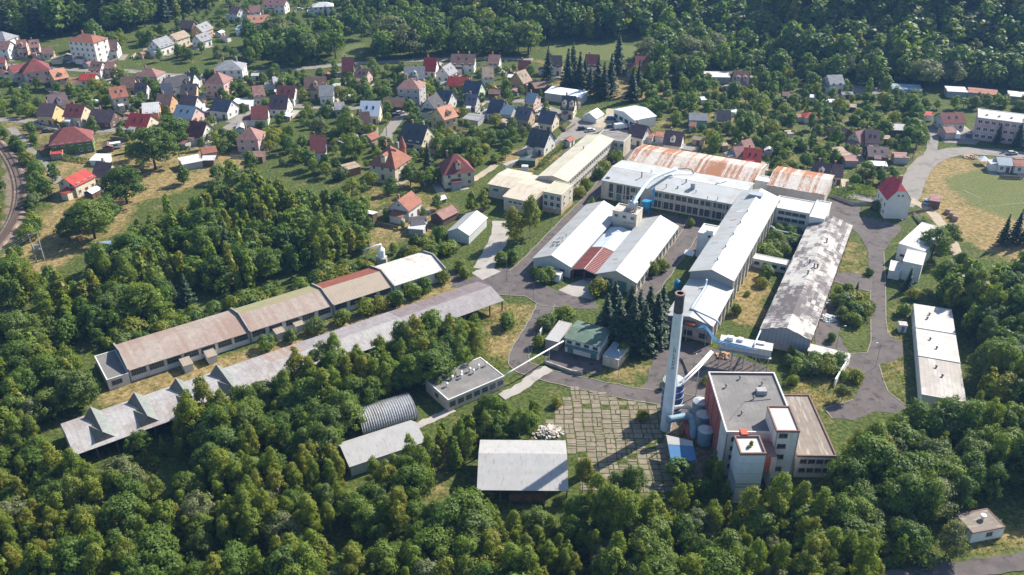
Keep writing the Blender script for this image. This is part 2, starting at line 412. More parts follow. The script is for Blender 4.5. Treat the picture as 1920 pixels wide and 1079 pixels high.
# ---------------------------------------------------------------- roads, paths, paving
ASPH = M('asphalt_worn', (0.105, 0.087, 0.082), 0.92, 0.24, 0.35, c2=(0.125, 0.105, 0.096), thr=0.56, soft=0.1, sc2=0.12, c3=(0.05, 0.045, 0.045), thr3=0.62, sc3=0.45, bump=0.01)
ROADL = M('road_pale', (0.24, 0.215, 0.19), 0.92, 0.12, 0.2, c2=(0.165, 0.15, 0.135), thr=0.56, sc2=0.2, bump=0.01)
PATH = M('path_gravel', (0.36, 0.30, 0.22), 0.95, 0.15, 0.4, bump=0.02)
CONCP = M('concrete_apron', (0.34, 0.31, 0.28), 0.92, 0.12, 0.3, c2=(0.22, 0.2, 0.18), thr=0.62, sc2=0.2)
KERB = M('kerb_stone', (0.25, 0.225, 0.18), 0.9, 0.2, 1.5)
ROADS = []                         # world polylines with half width, or polygons, kept free of trees
_zr = [0.020]
def dens(pts, step=2.0, close=False):
    out = []; n = len(pts)
    for i in range(n if close else n - 1):
        a, b = Vector(pts[i]), Vector(pts[(i + 1) % n]); k = max(1, int((b - a).length / step))
        out += [a.lerp(b, j / k) for j in range(k)]
    if not close: out.append(Vector(pts[-1]))
    return out
def curve(pts, n=6):
    """Catmull-Rom through the points"""
    p = [Vector(q) for q in pts]; p = [p[0] * 2 - p[1]] + p + [p[-1] * 2 - p[-2]]; out = []
    for i in range(1, len(p) - 2):
        for j in range(n):
            t = j / n; a, b, c, d = p[i - 1], p[i], p[i + 1], p[i + 2]
            out.append(0.5 * ((2 * b) + (c - a) * t + (2 * a - 5 * b + 4 * c - d) * t * t + (3 * b - a - 3 * c + d) * t ** 3))
    out.append(p[-2]); return out
def strip(name, pix, w, mat, label, kerb=False, z=None):
    pts = curve([G(*p) for p in pix]); _zr[0] += 0.004; z = _zr[0] if z is None else z
    b = MB(); L_, R_ = [], []
    for i, p in enumerate(pts):
        t = (pts[min(i + 1, len(pts) - 1)] - pts[max(i - 1, 0)]); t.z = 0; t.normalize(); nrm = Vector((-t.y, t.x, 0))
        j = 0.25 * math.sin(i * 1.7 + len(pix))
        L_.append(p + nrm * (w / 2 + j)); R_.append(p - nrm * (w / 2 - j * 0.5))
    for i in range(len(pts) - 1):
        b.face([(q.x, q.y, float(hill(q.x, q.y)) + z) for q in (R_[i], R_[i + 1], L_[i + 1], L_[i])])
    o = tag(b.obj(name, mat), label, kind='structure')
    ROADS.append(('line', [(p.x, p.y) for p in pts], w / 2 + 0.8))
    if kerb: kerbs(L_); kerbs(R_)
    return o
def kerbs(pts, name='kerb'):
    b = MB()
    for i in range(len(pts) - 1):
        a, c = pts[i], pts[i + 1]; t = (c - a); t.z = 0
        if t.length < 0.05: continue
        t.normalize(); n = Vector((-t.y, t.x, 0)) * 0.11
        q = [a + n, a - n, c - n, c + n]
        b.hexa([(p.x, p.y, 0.0) for p in q], [(p.x, p.y, 0.13) for p in q])
    return tag(b.obj(name, KERB), 'pale stone kerb edging the asphalt yard road', kind='structure')
def area(name, pix, mat, label, kerb=None, z=None):
    pts = [P(*p) for p in pix]; _zr[0] += 0.004; z = _zr[0] if z is None else z
    d = dens(pts, 2.0, True); k = len(d)
    d2 = [p + Vector((math.sin(i * 2.3 + p.x), math.cos(i * 1.9 + p.y), 0)) * 0.22 for i, p in enumerate(d)]
    me = bpy.data.meshes.new(name); bm = bmesh.new(); vs_ = [bm.verts.new((p.x, p.y, z)) for p in d2]
    f = bm.faces.new(vs_); bmesh.ops.triangulate(bm, faces=[f]); bmesh.ops.recalc_face_normals(bm, faces=bm.faces)
    if sum(q.normal.z for q in bm.faces) < 0: bmesh.ops.reverse_faces(bm, faces=bm.faces)
    bm.to_mesh(me); bm.free(); me.materials.append(mat)
    ROADS.append(('poly', [(p.x, p.y) for p in pts], 0))
    for s, e in (kerb or []): kerbs([P(*pix[i % len(pix)]) for i in range(s, e + 1)])
    return tag(link(name, me), label, kind='structure')
area('road', [(845, 512), (872, 526), (935, 504), (985, 500), (1000, 520), (1040, 545), (1115, 563), (1122, 580), (1050, 577), (1014, 574), (985, 556), (945, 554), (880, 546), (848, 538)], ASPH, 'asphalt junction beside the long sheds', kerb=[(8, 12)])
strip('road', [(1182, 276), (1150, 318), (1118, 360), (1085, 394), (1040, 440), (1000, 482), (968, 512)], 4.6, ASPH, 'asphalt yard road along the twin hall', kerb=True)
strip('road', [(1024, 570), (1012, 598), (992, 632), (975, 662), (975, 684), (1002, 697), (1060, 712), (1140, 730), (1230, 746), (1335, 757)], 5.2, ASPH, 'asphalt yard road curving past the green roofed shed', kerb=True)
area('yard', [(1215, 690), (1250, 695), (1335, 700), (1335, 775), (1300, 790), (1235, 758), (1190, 735), (1215, 715)], ASPH, 'asphalt yard by the boiler house')
area('yard', [(1226, 655), (1300, 640), (1440, 692), (1455, 702), (1338, 704), (1222, 694)], ASPH, 'dark asphalt yard under the trestle')
area('yard', [(1022, 655), (1060, 645), (1135, 672), (1128, 702), (1095, 700), (1022, 682)], ASPH, 'small asphalt forecourt of the green roofed shed')
strip('road', [(1312, 398), (1292, 440), (1265, 478), (1232, 524), (1200, 566)], 5.6, ASPH, 'asphalt yard road east of the twin hall', kerb=True)
strip('road', [(1098, 388), (1160, 394), (1230, 405), (1305, 424)], 6.0, ASPH, 'asphalt lane between twin hall and two storey wing')
area('yard', [(1240, 425), (1285, 425), (1318, 440), (1310, 470), (1270, 475)], ASPH, 'asphalt bay by the stair tower')
area('road', [(1552, 372), (1615, 381), (1612, 408), (1655, 412), (1692, 427), (1668, 457), (1657, 472), (1660, 525), (1661, 600), (1665, 628), (1696, 645), (1697, 668), (1664, 680), (1648, 684), (1656, 712), (1665, 735), (1700, 762), (1690, 778), (1640, 772), (1600, 788), (1560, 785), (1545, 766), (1600, 750), (1620, 710), (1590, 687), (1594, 664), (1626, 662), (1633, 640), (1632, 545), (1627, 470), (1612, 442), (1590, 424), (1545, 405)], ASPH, 'wide asphalt yard road on the east side of the works', kerb=[(6, 9), (13, 16), (20, 22), (24, 28)])
area('road', [(1560, 513), (1600, 511), (1634, 528), (1634, 548), (1600, 540), (1556, 526)], ASPH, 'asphalt spur to the patchy roofed hall', kerb=[(1, 2), (3, 5)])
area('yard', [(1545, 562), (1577, 568), (1574, 630), (1592, 664), (1530, 650), (1524, 620)], ASPH, 'brown asphalt bay beside the patchy roofed hall')
area('apron', [(1046, 545), (1080, 528), (1112, 520), (1120, 530), (1112, 562), (1075, 556)], CONCP, 'pale concrete apron before the red glazed roof')
area('apron', [(884, 512), (915, 500), (938, 510), (905, 526)], CONCP, 'pale concrete slab beside the shed junction')
strip('path', [(940, 415), (938, 440), (925, 470), (905, 505)], 6.0, CONCP, 'concrete drive beside the gabled store')
strip('road', [(1690, 385), (1705, 362), (1716, 332), (1738, 303), (1778, 287), (1830, 284), (1920, 292), (2000, 305)], 8.0, ROADL, 'pale village road curving round the playing field')
strip('road', [(1738, 302), (1748, 275), (1752, 235)], 4.0, ROADL, 'pale side lane to the pink apartment block')
strip('path', [(1700, 372), (1738, 392), (1768, 425), (1795, 475), (1830, 515), (1855, 540)], 3.6, PATH, 'pale dirt track beside the playing field')
strip('path', [(1585, 366), (1630, 374), (1668, 382), (1692, 383)], 5.0, ROADL, 'concrete lane to the red roofed house')
area('yard', [(1752, 245), (1800, 236), (1845, 256), (1830, 272), (1770, 268)], ROADL, 'pale yard before the apartment block')
area('yard', [(1640, 166), (1720, 172), (1722, 186), (1640, 182), (1590, 172), (1590, 158)], ROADL, 'pale parking strip by the garages')
area('parking', [(1040, 264), (1078, 224), (1110, 231), (1128, 246), (1100, 256), (1074, 266)], ROADL, 'grey car park at the village end of the works')
strip('road', [(985, 190), (1030, 205), (1075, 225), (1120, 238), (1180, 252), (1240, 268), (1310, 280)], 6.0, ROADL, 'grey village street past the works gate')
strip('road', [(1124, 240), (1145, 222), (1150, 205)], 6.0, PATH, 'gravel yard beside the metal roofed workshop')
strip('road', [(-40, 222), (0, 225), (60, 229), (150, 246), (235, 245), (300, 262), (360, 268), (408, 252), (448, 228), (490, 206), (560, 200), (640, 204), (700, 200)], 5.0, ROADL, 'grey village street through the western houses')
strip('road', [(730, 275), (724, 258), (735, 238), (757, 213), (790, 191), (840, 186), (900, 190), (985, 190)], 5.0, ROADL, 'grey village street through the middle houses')
strip('road', [(-40, 122), (40, 124), (90, 128), (170, 133), (240, 134), (330, 142), (430, 140), (580, 128), (640, 122), (700, 118), (860, 111), (1000, 112)], 5.5, ROADL, 'pale main road along the river trees')
strip('path', [(930, 310), (900, 330), (880, 340), (840, 345)], 3.0, PATH, 'garden path by the villa')
strip('path', [(20, 240), (40, 262), (60, 285), (100, 325), (108, 345)], 3.2, ROADL, 'narrow lane to the railway house')
strip('road', [(1660, 1090), (1740, 1078), (1830, 1066), (1900, 1056), (1990, 1040)], 4.0, ASPH, 'grey lane at the corner of the wood')
strip('path', [(945, 310), (985, 296), (1020, 280), (1045, 264)], 2.4, CONCP, 'concrete path behind the office wing')
strip('path', [(940, 745), (975, 728), (1005, 705), (1030, 692)], 3.0, CONCP, 'concrete path beside the flat roofed shed')
strip('path', [(780, 800), (815, 785), (850, 768)], 2.2, CONCP, 'slab path to the ribbed store')

# railway: ballast bed, sleepers, two rails
rail_px = [(-70, 238), (-30, 252), (0, 274), (24, 308), (37, 350), (33, 395), (14, 435), (-20, 475), (-60, 505)]
rw = thing('railway_track', 'curving single railway track on brown ballast past the trees', 'railway')
rc = curve([P(*p) for p in rail_px], 24)
b = MB(); bs = MB(); br = [MB(), MB()]
for i in range(len(rc) - 1):
    def off(p, i, w):
        t = rc[min(i + 1, len(rc) - 1)] - rc[max(i - 1, 0)]; t.normalize(); return p + Vector((-t.y, t.x, 0)) * w
    q = [off(rc[i], i, 2.6), off(rc[i], i, -2.6), off(rc[i + 1], i + 1, -2.6), off(rc[i + 1], i + 1, 2.6)]
    qt = [off(rc[i], i, 1.9), off(rc[i], i, -1.9), off(rc[i + 1], i + 1, -1.9), off(rc[i + 1], i + 1, 1.9)]
    b.hexa([(p.x, p.y, 0) for p in q], [(p.x, p.y, 0.4) for p in qt])
    for q_, w in enumerate((0.76, -0.76)):
        r4 = [off(rc[i], i, w + .06), off(rc[i], i, w - .06), off(rc[i + 1], i + 1, w - .06), off(rc[i + 1], i + 1, w + .06)]
        br[q_].hexa([(p.x, p.y, .5) for p in r4], [(p.x, p.y, .68) for p in r4])
dd = dens(rc, 0.7)
for i in range(0, len(dd) - 1):
    t = (dd[i + 1] - dd[i]); t.z = 0
    if t.length < .01: continue
    t.normalize(); n = Vector((-t.y, t.x, 0)) * 1.3; h = t * 0.13
    q = [dd[i] + n + h, dd[i] + n - h, dd[i] - n - h, dd[i] - n + h]; bs.hexa([(p.x, p.y, .38) for p in q], [(p.x, p.y, .52) for p in q])
b.obj('ballast', M('ballast', (0.16, 0.115, 0.09), 0.95, 0.25, 0.6, c2=(0.30, 0.22, 0.16), thr=0.58, sc2=0.2, bump=0.03), rw)
tag(bs.obj('sleepers', WOOD, rw), kind='stuff')
for k_ in br: k_.obj('rail', M('rail_steel', (0.25, 0.2, 0.18), 0.4, 0.1, metal=0.7), rw)
ROADS.append(('line', [(p.x, p.y) for p in rc], 3.4))

# concrete slab yard: each slab laid on its own, weeds in the joints
SLAB = M('yard_slab', (0.215, 0.175, 0.13), 0.92, 0.32, 0.22, c2=(0.17, 0.145, 0.095), thr=0.58, sc2=0.35, c3=(0.12, 0.12, 0.05), thr3=0.68, sc3=1.3, bump=0.015)
yard_poly = [(1072, 728), (1110, 733), (1180, 748), (1240, 762), (1250, 770), (1262, 800), (1262, 925), (1090, 920), (1065, 828), (1020, 826), (1035, 775)]
yard = thing('slab_yard', 'weedy yard of square concrete slabs behind the open shed', 'paving')
yard['kind'] = 'structure'
sc_, ss_ = 2.2, 1.75
slab_me = []
for k in range(5):
    bb = MB(); r_ = random.Random(k); j = [r_.uniform(-.06, .06) for _ in range(8)]; hx, hy = sc_ / 2 - .11, ss_ / 2 - .11
    b4 = [(-hx + j[0], -hy + j[1]), (hx + j[2], -hy + j[3]), (hx + j[4], hy + j[5]), (-hx + j[6], hy + j[7])]
    bb.hexa([(x, y, 0) for x, y in b4], [(x * .985, y * .985, .10) for x, y in b4]); slab_me.append(bb.mesh('slab', SLAB))
ys = [P(*p) for p in yard_poly]; yp = [(p.x, p.y) for p in ys]
cnt = 0
SOFF = [random.uniform(-.8, .8) for _ in range(40)]
def slab_xy(ix, iy): return ix * sc_ + .12 * math.sin(iy * .9), 118 + iy * ss_ + SOFF[(ix + 20) // 3 % 40]
for iy in range(40):
    for ix in range(-20, 40):
        x, y = slab_xy(ix, iy)
        if inpoly(np.array([x]), np.array([y]), yp)[0] and random.random() > 0.07:
            hv = random.random()
            if hv < .30 and inpoly(np.array([x]), np.array([y]), yp)[0]:
                for s_ in (-1, 1):
                    o = link('slab', slab_me[random.randrange(5)], yard, (x + (s_ * sc_ * .26 if hv < .15 else 0), y + (0 if hv < .15 else s_ * ss_ * .26), random.uniform(-.08, -.01)), 0); o.scale = (.46, 1, 1) if hv < .15 else (1, .44, 1); o.rotation_euler.x = random.uniform(-.025, .025); cnt += 1
                continue
            o = link('slab', slab_me[random.randrange(5)], yard, (x + random.uniform(-.04, .04), y + random.uniform(-.04, .04), random.uniform(-.075, .0)), random.choice((0, math.pi)))
            o.rotation_euler.x = random.uniform(-.02, .02); o.rotation_euler.y = random.uniform(-.02, .02); o.rotation_euler.z += random.uniform(-.015, .015); cnt += 1
ROADS.append(('poly', yp, 0))

# ================================================================= the works
WALLC = M('wall_cream', (0.52, 0.46, 0.37), 0.85, 0.12, 0.5, c2=(0.36, 0.31, 0.25), thr=0.64, sc2=0.25, st2=(1, 1, .4))
WALLW = M('wall_white', (0.66, 0.64, 0.60), 0.8, 0.1, 0.5, c2=(0.45, 0.42, 0.38), thr=0.66, sc2=0.3, st2=(1, 1, .4))
WALLG = M('wall_pale_sheet', (0.50, 0.51, 0.50), 0.6, 0.08, 0.6, lines=(0, 1.0, 0.03))
WALLGY = M('wall_pale_sheet_y', (0.50, 0.51, 0.50), 0.6, 0.08, 0.6, lines=(1, 1.0, 0.03))
WALLP = M('wall_pinkgrey', (0.40, 0.33, 0.30), 0.85, 0.15, 0.5, c2=(0.24, 0.2, 0.19), thr=0.6, sc2=0.3)
WALLO = M('wall_ochre', (0.45, 0.34, 0.22), 0.85, 0.15, 0.5, c2=(0.3, 0.22, 0.16), thr=0.62, sc2=0.4)
ROOFW = M('roof_white_sheet', (0.39, 0.398, 0.397), 0.5, 0.08, 0.25, c2=(0.345, 0.335, 0.315), thr=0.54, sc2=0.18, st2=(.35, 1.6, 1), lines=(1, 1.1, 0.03), lcol=(0.42, 0.42, 0.42), c3=(0.40, 0.36, 0.31), thr3=0.68, sc3=0.7, st3=(.5, 2.5, 1), spec=0.4)
ROOFWX = M('roof_white_sheet_x', (0.40, 0.408, 0.405), 0.5, 0.08, 0.25, c2=(0.34, 0.325, 0.30), thr=0.57, sc2=0.2, lines=(0, 1.1, 0.03), lcol=(0.45, 0.45, 0.45), spec=0.4)
ROOFY = M('roof_yellowed_sheet', (0.50, 0.46, 0.36), 0.7, 0.1, 0.4, c2=(0.40, 0.39, 0.31), thr=0.56, sc2=0.4, st2=(.4, 1.5, 1), lines=(1, 1.0, 0.05), lcol=(0.33, 0.3, 0.22), c3=(0.3, 0.2, 0.12), thr3=0.68, sc3=0.7)
ROOFYX = M('roof_yellowed_sheet_x', (0.50, 0.44, 0.35), 0.7, 0.1, 0.4, c2=(0.42, 0.31, 0.22), thr=0.6, sc2=0.5, st2=(1.5, .3, 1), lines=(0, 1.15, 0.06), lcol=(0.3, 0.25, 0.19))
RUST = M('roof_rusty_sheet', (0.46, 0.405, 0.35), 0.8, 0.16, 0.5, c2=(0.34, 0.17, 0.095), thr=0.54, soft=0.16, sc2=0.42, st2=(1.9, .28, 1), c3=(0.20, 0.085, 0.05), thr3=0.60, sc3=0.8, st3=(3.2, .35, 1), lines=(0, 1.0, 0.04), lcol=(0.3, 0.2, 0.15))
PINKT = M('roof_faded_red', (0.33, 0.235, 0.195), 0.85, 0.16, 0.5, c2=(0.27, 0.235, 0.175), thr=0.55, sc2=0.18, st2=(.4, 1.6, 1), c3=(0.28, 0.12, 0.075), thr3=0.64, sc3=0.9, lines=(0, 0.9, 0.03), lcol=(0.3, 0.22, 0.19))
OLIVET = M('roof_mossy_sheet', (0.27, 0.235, 0.14), 0.85, 0.15, 0.4, c2=(0.25, 0.25, 0.12), thr=0.55, sc2=0.3, lines=(0, 0.9, 0.03))
TANR = M('roof_tan_sheet', (0.32, 0.265, 0.205), 0.8, 0.12, 0.4, c2=(0.36, 0.22, 0.16), thr=0.62, sc2=0.4, lines=(0, 0.9, 0.03))
REDR = M('roof_rust_red', (0.22, 0.07, 0.045), 0.8, 0.2, 0.5, lines=(0, 0.9, 0.04))
WRUST = M('roof_white_rust', (0.60, 0.58, 0.54), 0.65, 0.08, 0.4, c2=(0.42, 0.22, 0.12), thr=0.62, soft=0.06, sc2=0.35, st2=(1.5, .5, 1), lines=(0, 0.9, 0.03))
PURPR = M('roof_weathered_fibre', (0.235, 0.205, 0.205), 0.88, 0.14, 0.3, c2=(0.36, 0.35, 0.345), thr=0.52, soft=0.14, sc2=0.035, st2=(1, .3, 1), c3=(0.36, 0.24, 0.18), thr3=0.68, sc3=0.5, st3=(2, .3, 1), lines=(0, 1.1, 0.06), lcol=(0.24, 0.21, 0.21))
SHEDR = M('roof_grey_sheet', (0.36, 0.352, 0.342), 0.6, 0.08, 0.4, c2=(0.29, 0.24, 0.21), thr=0.62, sc2=1.3, st2=(1.6, .4, 1), lines=(0, 0.95, 0.045), lcol=(0.36, 0.34, 0.33))
FELT = M('roof_felt_grey', (0.172, 0.162, 0.155), 0.92, 0.12, 0.35, c2=(0.225, 0.21, 0.195), thr=0.56, sc2=0.25, lines=(0, 1.0, 0.03), lcol=(0.125, 0.12, 0.115), c3=(.11, .10, .095), thr3=.66, sc3=.35)
FELTB = M('roof_felt_brown', (0.215, 0.18, 0.15), 0.92, 0.14, 0.4, c2=(0.4, 0.36, 0.31), thr=0.62, sc2=0.8, st2=(1.5, .25, 1), lines=(0, 1.0, 0.05), lcol=(0.17, 0.14, 0.12))
FELTW = M('roof_felt_white', (0.47, 0.455, 0.43), 0.85, 0.08, 0.4, c2=(0.44, 0.41, 0.37), thr=0.58, sc2=0.5, c3=(.26, .24, .21), thr3=.70, sc3=1.1)
FELTT = M('roof_felt_tan', (0.38, 0.34, 0.305), 0.92, 0.12, 0.4, c2=(0.52, 0.49, 0.46), thr=0.58, sc2=0.3, st2=(1, .4, 1), c3=(0.13, 0.11, 0.1), thr3=0.72, sc3=1.2, lines=(0, 1.0, 0.04), lcol=(0.25, 0.22, 0.2))
GREENR = M('roof_moss_green', (0.10, 0.15, 0.115), 0.9, 0.2, 0.5, c2=(0.2, 0.2, 0.13), thr=0.64, sc2=0.9)
COPE = M('coping_pale', (0.60, 0.58, 0.55), 0.75, 0.1, 1.0)
COPER = M('coping_redbrown', (0.20, 0.115, 0.095), 0.8, 0.2, 1.0)
def sheet_roof(name, base, dark, cell, kn, ks, kf, lo, hi, streak, lines, low=.07):
    """sheets side by side, each weathered differently, with stains running down the slope"""
    m = M(name + '_base', base, 0.85, 0.12, 0.5, lines=lines, lcol=tuple(x * .7 for x in base), c2=tuple(x * .78 for x in base), thr=.6, sc2=.9).copy(); m.name = name
    nt = m.node_tree; L = nt.links; b = nt.nodes['Principled BSDF']; src = b.inputs['Base Color'].links[0].from_socket
    tc = nd(nt, 'ShaderNodeTexCoord')
    def scaled(v):
        q = nd(nt, 'ShaderNodeVectorMath', operation='MULTIPLY'); q.inputs[1].default_value = v; L.new(tc.outputs['Object'], q.inputs[0]); return q.outputs[0]
    fl = nd(nt, 'ShaderNodeVectorMath', operation='FLOOR'); L.new(scaled((1 / cell[0], 1 / cell[1], 0)), fl.inputs[0])
    wn_ = nd(nt, 'ShaderNodeTexWhiteNoise'); wn_.noise_dimensions = '2D'; L.new(fl.outputs[0], wn_.inputs['Vector'])
    def nz(sc, det, rg, v=(1, 1, 1)):
        n = nd(nt, 'ShaderNodeTexNoise'); n.inputs['Scale'].default_value = sc; n.inputs['Detail'].default_value = det; n.inputs['Roughness'].default_value = rg; L.new(scaled(v), n.inputs['Vector']); return n.outputs[0]
    tot = None
    for v, k in ((wn_.outputs[0], kn), (nz(low, 2, .5), ks), (nz(1.6, 6, .75, streak), kf)):
        mm = nd(nt, 'ShaderNodeMath', operation='MULTIPLY_ADD'); L.new(v, mm.inputs[0]); mm.inputs[1].default_value = k
        if tot is None: mm.inputs[2].default_value = 0.0
        else: L.new(tot, mm.inputs[2])
        tot = mm.outputs[0]
    st = nd(nt, 'ShaderNodeMapRange'); L.new(tot, st.inputs[0]); st.inputs[1].default_value = lo; st.inputs[2].default_value = hi
    mx = nd(nt, 'ShaderNodeMix', data_type='RGBA'); L.new(st.outputs[0], mx.inputs[0]); L.new(src, mx.inputs[6]); mx.inputs[7].default_value = (*dark, 1)
    L.new(mx.outputs[2], b.inputs['Base Color']); return m
PATCHY = sheet_roof('roof_patchy', (0.50, 0.47, 0.43), (0.115, 0.098, 0.10), (1.05, 2.4), .42, 1.5, 1.7, 1.64, 1.96, (.35, 1.5, 1), (1, 1.25, .03))
RUST = sheet_roof('roof_rust_streaked', (0.50, 0.455, 0.405), (0.30, 0.125, 0.06), (1.0, 30), .55, 1.3, 1.6, 1.62, 2.0, (1.7, .25, 1), (0, 1.0, .04), .05)
WRUST = sheet_roof('roof_white_rust2', (0.52, 0.50, 0.46), (0.34, 0.18, 0.10), (1.0, 30), .35, 1.3, 1.6, 1.72, 2.0, (1.5, .4, 1), (0, .9, .03), .08)
PINKT = sheet_roof('roof_faded_red2', (0.33, 0.275, 0.235), (0.27, 0.185, 0.15), (.95, 30), .35, 1.4, 1.5, 1.5, 1.95, (1.4, .4, 1), (0, .95, .03), .06)
WIN_A = lambda: window_mesh(1.5, 1.7, 2, 2, FRAMEW)
def bldg(name, label, r, cat='building', group=None, dx=0, dy=0):
    t = thing(name, label, cat, r[0], r[1], group); footprint(r[0], r[1], 0, r[2], 0, r[3]); return t
def grid_rect(z, left, right, front, back):
    """rectangle on the works' grid from photo points lying on its left, right, front and back edges at height z"""
    ux = Vector((math.cos(GRID), math.sin(GRID), 0)); uy = Vector((-ux.y, ux.x, 0))
    s = lambda L: sum(P(*p, z).dot(ux) for p in L) / len(L); t = lambda L: sum(P(*p, z).dot(uy) for p in L) / len(L)
    x0, x1, y0, y1 = s(left), s(right), t(front), t(back)
    o = ux * x0 + uy * y0; return Vector((o.x, o.y, 0)), GRID, x1 - x0, y1 - y0
def pilasters(parent, side, W, D, n, z1, mat, w=0.35, d=0.22, z0=0.0, a=0.0):
    b = MB(); b.box(-w / 2, w / 2, -d, 0.0, z0, z1); me = b.mesh('pilaster', mat)
    ln = W if side in 'fb' else D
    for i in range(n): put(parent, 'pilaster', me, side, W, D, a + (ln - 2 * a) * i / (n - 1), 0)
def stack(parent, x, y, z, h, r=0.16, mat=None, cap=True, name='roof_stack'):
    b = MB(); b.cyl((x, y), r, r, z - .3, z + h, 10)
    if cap: b.cyl((x, y), r * 1.9, r * 0.7, z + h + .02, z + h + .22, 10)
    return b.obj(name, mat or STEEL, parent)
def mushroom(parent, x, y, z, mat=None, s=1.0):
    b = MB(); b.cyl((x, y), .17 * s, .17 * s, z - .1, z + .75 * s, 10); b.cyl((x, y), .36 * s, .36 * s, z + .75 * s, z + 1.05 * s, 12); b.cyl((x, y), .36 * s, .1 * s, z + 1.05 * s, z + 1.25 * s, 12)
    return b.obj('roof_vent', mat or WHITEP, parent)
def pipe(name, label, pts, r, mat, cat='pipe', supports=(), smooth=4):
    t = thing(name, label, cat, (pts[0][0], pts[0][1], 0)); o = Vector((pts[0][0], pts[0][1], 0))
    q = curve([Vector(p) - o for p in pts], smooth) if len(pts) > 2 and smooth else [Vector(p) - o for p in pts]
    b = MB(); b.tube(q, r, 10); b.obj('tube', mat, t, smooth=True)
    for s in supports:
        p = Vector(s) - o; c = MB(); c.box(p.x - .09, p.x + .09, p.y - .09, p.y + .09, 0, p.z); c.obj('support_post', STEEL, t)
    return t

# --- twin hall: two gabled halls with a lower valley roof, red glazing and a plant tower between them
rA = grid_rect(3.8, [(1000.8, 484.3)], [(1069, 501)], [(1000.8, 484.3), (1069, 501)], [(1098, 384)])
rB = grid_rect(3.8, [(1120.1, 512.7), (1204, 411.7)], [(1191.9, 531), (1270.7, 425)], [(1120.1, 512.7), (1191.9, 531)], [(1204, 411.7), (1270.7, 425)])
tA = bldg('factory_hall', 'white metal roofed western half of the twin hall with roof vent cluster', rA)
gable_parts(tA, rA[2], rA[3], 3.8, 6.2, 'y', WALLG, ROOFW, cap=WHITEP)
tB = bldg('factory_hall', 'white metal roofed eastern half of the twin hall with pilastered side wall', rB)
gable_parts(tB, rB[2], rB[3], 3.8, 6.2, 'y', WALLC, ROOFW, cap=WHITEP)
pilasters(tB, 'r', rB[2], rB[3], 13, 3.5, WALLC, .5, .3)
row(tB, 'window', window_mesh(1.9, 1.6, 3, 2, FRAMEG), 'r', rB[2], rB[3], 12, 2.0)
DOORG = M('door_green', (0.10, 0.20, 0.19), 0.6, 0.15, 1)
b = MB(); b.box(-1.5, 1.5, -.06, .02, -1.5, 1.5); b.box(-1.6, -1.5, -.1, .02, -1.5, 1.6); b.box(1.5, 1.6, -.1, .02, -1.5, 1.6); b.box(-1.6, 1.6, -.1, .02, 1.5, 1.62); dm = b.mesh('door', DOORG)
put(tB, 'door', dm, 'f', rB[2], rB[3], 3.2, 1.52); put(tB, 'door', dm, 'f', rB[2], rB[3], 7.6, 1.52)
put(tA, 'window', window_mesh(1.5, 1.0, 2, 1, FRAMEG), 'f', rA[2], rA[3], rA[2] * .78, 1.8)
for k in range(22):                 # little cowl vents on the western roof slope
    u, v = random.uniform(1.6, rA[2] * .5 - .8), random.uniform(6, 15)
    z = 3.8 + 2.4 * u / (rA[2] / 2); b = MB(); b.cyl((u, v), .11, .11, z, z + .55, 8); b.cyl((u + .16, v), .2, .14, z + .5, z + .72, 8); b.obj('roof_vent', FRAMEG if k % 3 else WHITEP, tA)
ux = Vector((math.cos(GRID), math.sin(GRID), 0)); uy = Vector((-ux.y, ux.x, 0))
xA1 = rA[0].dot(ux) + rA[2]; xB0 = rB[0].dot(ux); yF = (rA[0].dot(uy) + rB[0].dot(uy)) / 2 + 0.6
gapW = xB0 - xA1 - 0.9; o = ux * (xA1 + 0.45) + uy * yF; gapL = rB[3] - 9.5
tC = thing('valley_roof', 'lower grey valley roof with red glazed bay between the twin halls', 'roof', (o.x, o.y, 0), GRID)
footprint(o, GRID, 0, gapW, 0, gapL)
b = MB(); L1 = gapL * 0.50
slab(b, (0, L1, 3.0), (gapW / 2, L1, 3.9), (gapW / 2, gapL, 3.9), (0, gapL, 3.0), .12); slab(b, (gapW / 2, L1, 3.9), (gapW, L1, 3.0), (gapW, gapL, 3.0), (gapW / 2, gapL, 3.9), .12)
b.obj('roof', M('roof_grey_blue', (0.46, 0.50, 0.53), 0.5, 0.1, 0.4, lines=(1, 1.0, 0.03)), tC)
b = MB(); b.box(0, gapW, 2.2, 2.4, 0, 2.9); b.box(0, gapW, L1 - .1, L1 + .1, 0, 2.95); b.obj('wall', DARKIN, tC)
REDB = M('glazing_bar_red', (0.24, 0.06, 0.045), 0.7, 0.2, 1.0); PALEG = M('glazing_pale', (0.50, 0.43, 0.41), 0.35, 0.15, 1.0, spec=.5)
b = MB(); slab(b, (0, 0, 2.9), (gapW / 2, 0, 3.8), (gapW / 2, L1 - .15, 3.8), (0, L1 - .15, 2.9), .06); slab(b, (gapW / 2, 0, 3.8), (gapW, 0, 2.9), (gapW, L1 - .15, 2.9), (gapW / 2, L1 - .15, 3.8), .06)
b.obj('glazing', PALEG, tC)
nb = 17
for s in (0, 1):
    b = MB(); bw = L1 / nb * 0.27
    if s == 0: slab(b, (0, -bw, 2.97), (gapW / 2 - .12, -bw, 3.85), (gapW / 2 - .12, bw, 3.85), (0, bw, 2.97), .12)
    else: slab(b, (gapW / 2 + .12, -bw, 3.85), (gapW, -bw, 2.97), (gapW, bw, 2.97), (gapW / 2 + .12, bw, 3.85), .12)
    me = b.mesh('glazing_bar', REDB)
    for i in range(nb): link('glazing_bar', me, tC, (0, (i + .5) * (L1 - .2) / nb, 0))
b = MB(); b.box(gapW / 2 - .13, gapW / 2 + .13, -.1, L1 - .1, 3.82, 3.98); b.obj('ridge_cap', PALEG, tC)
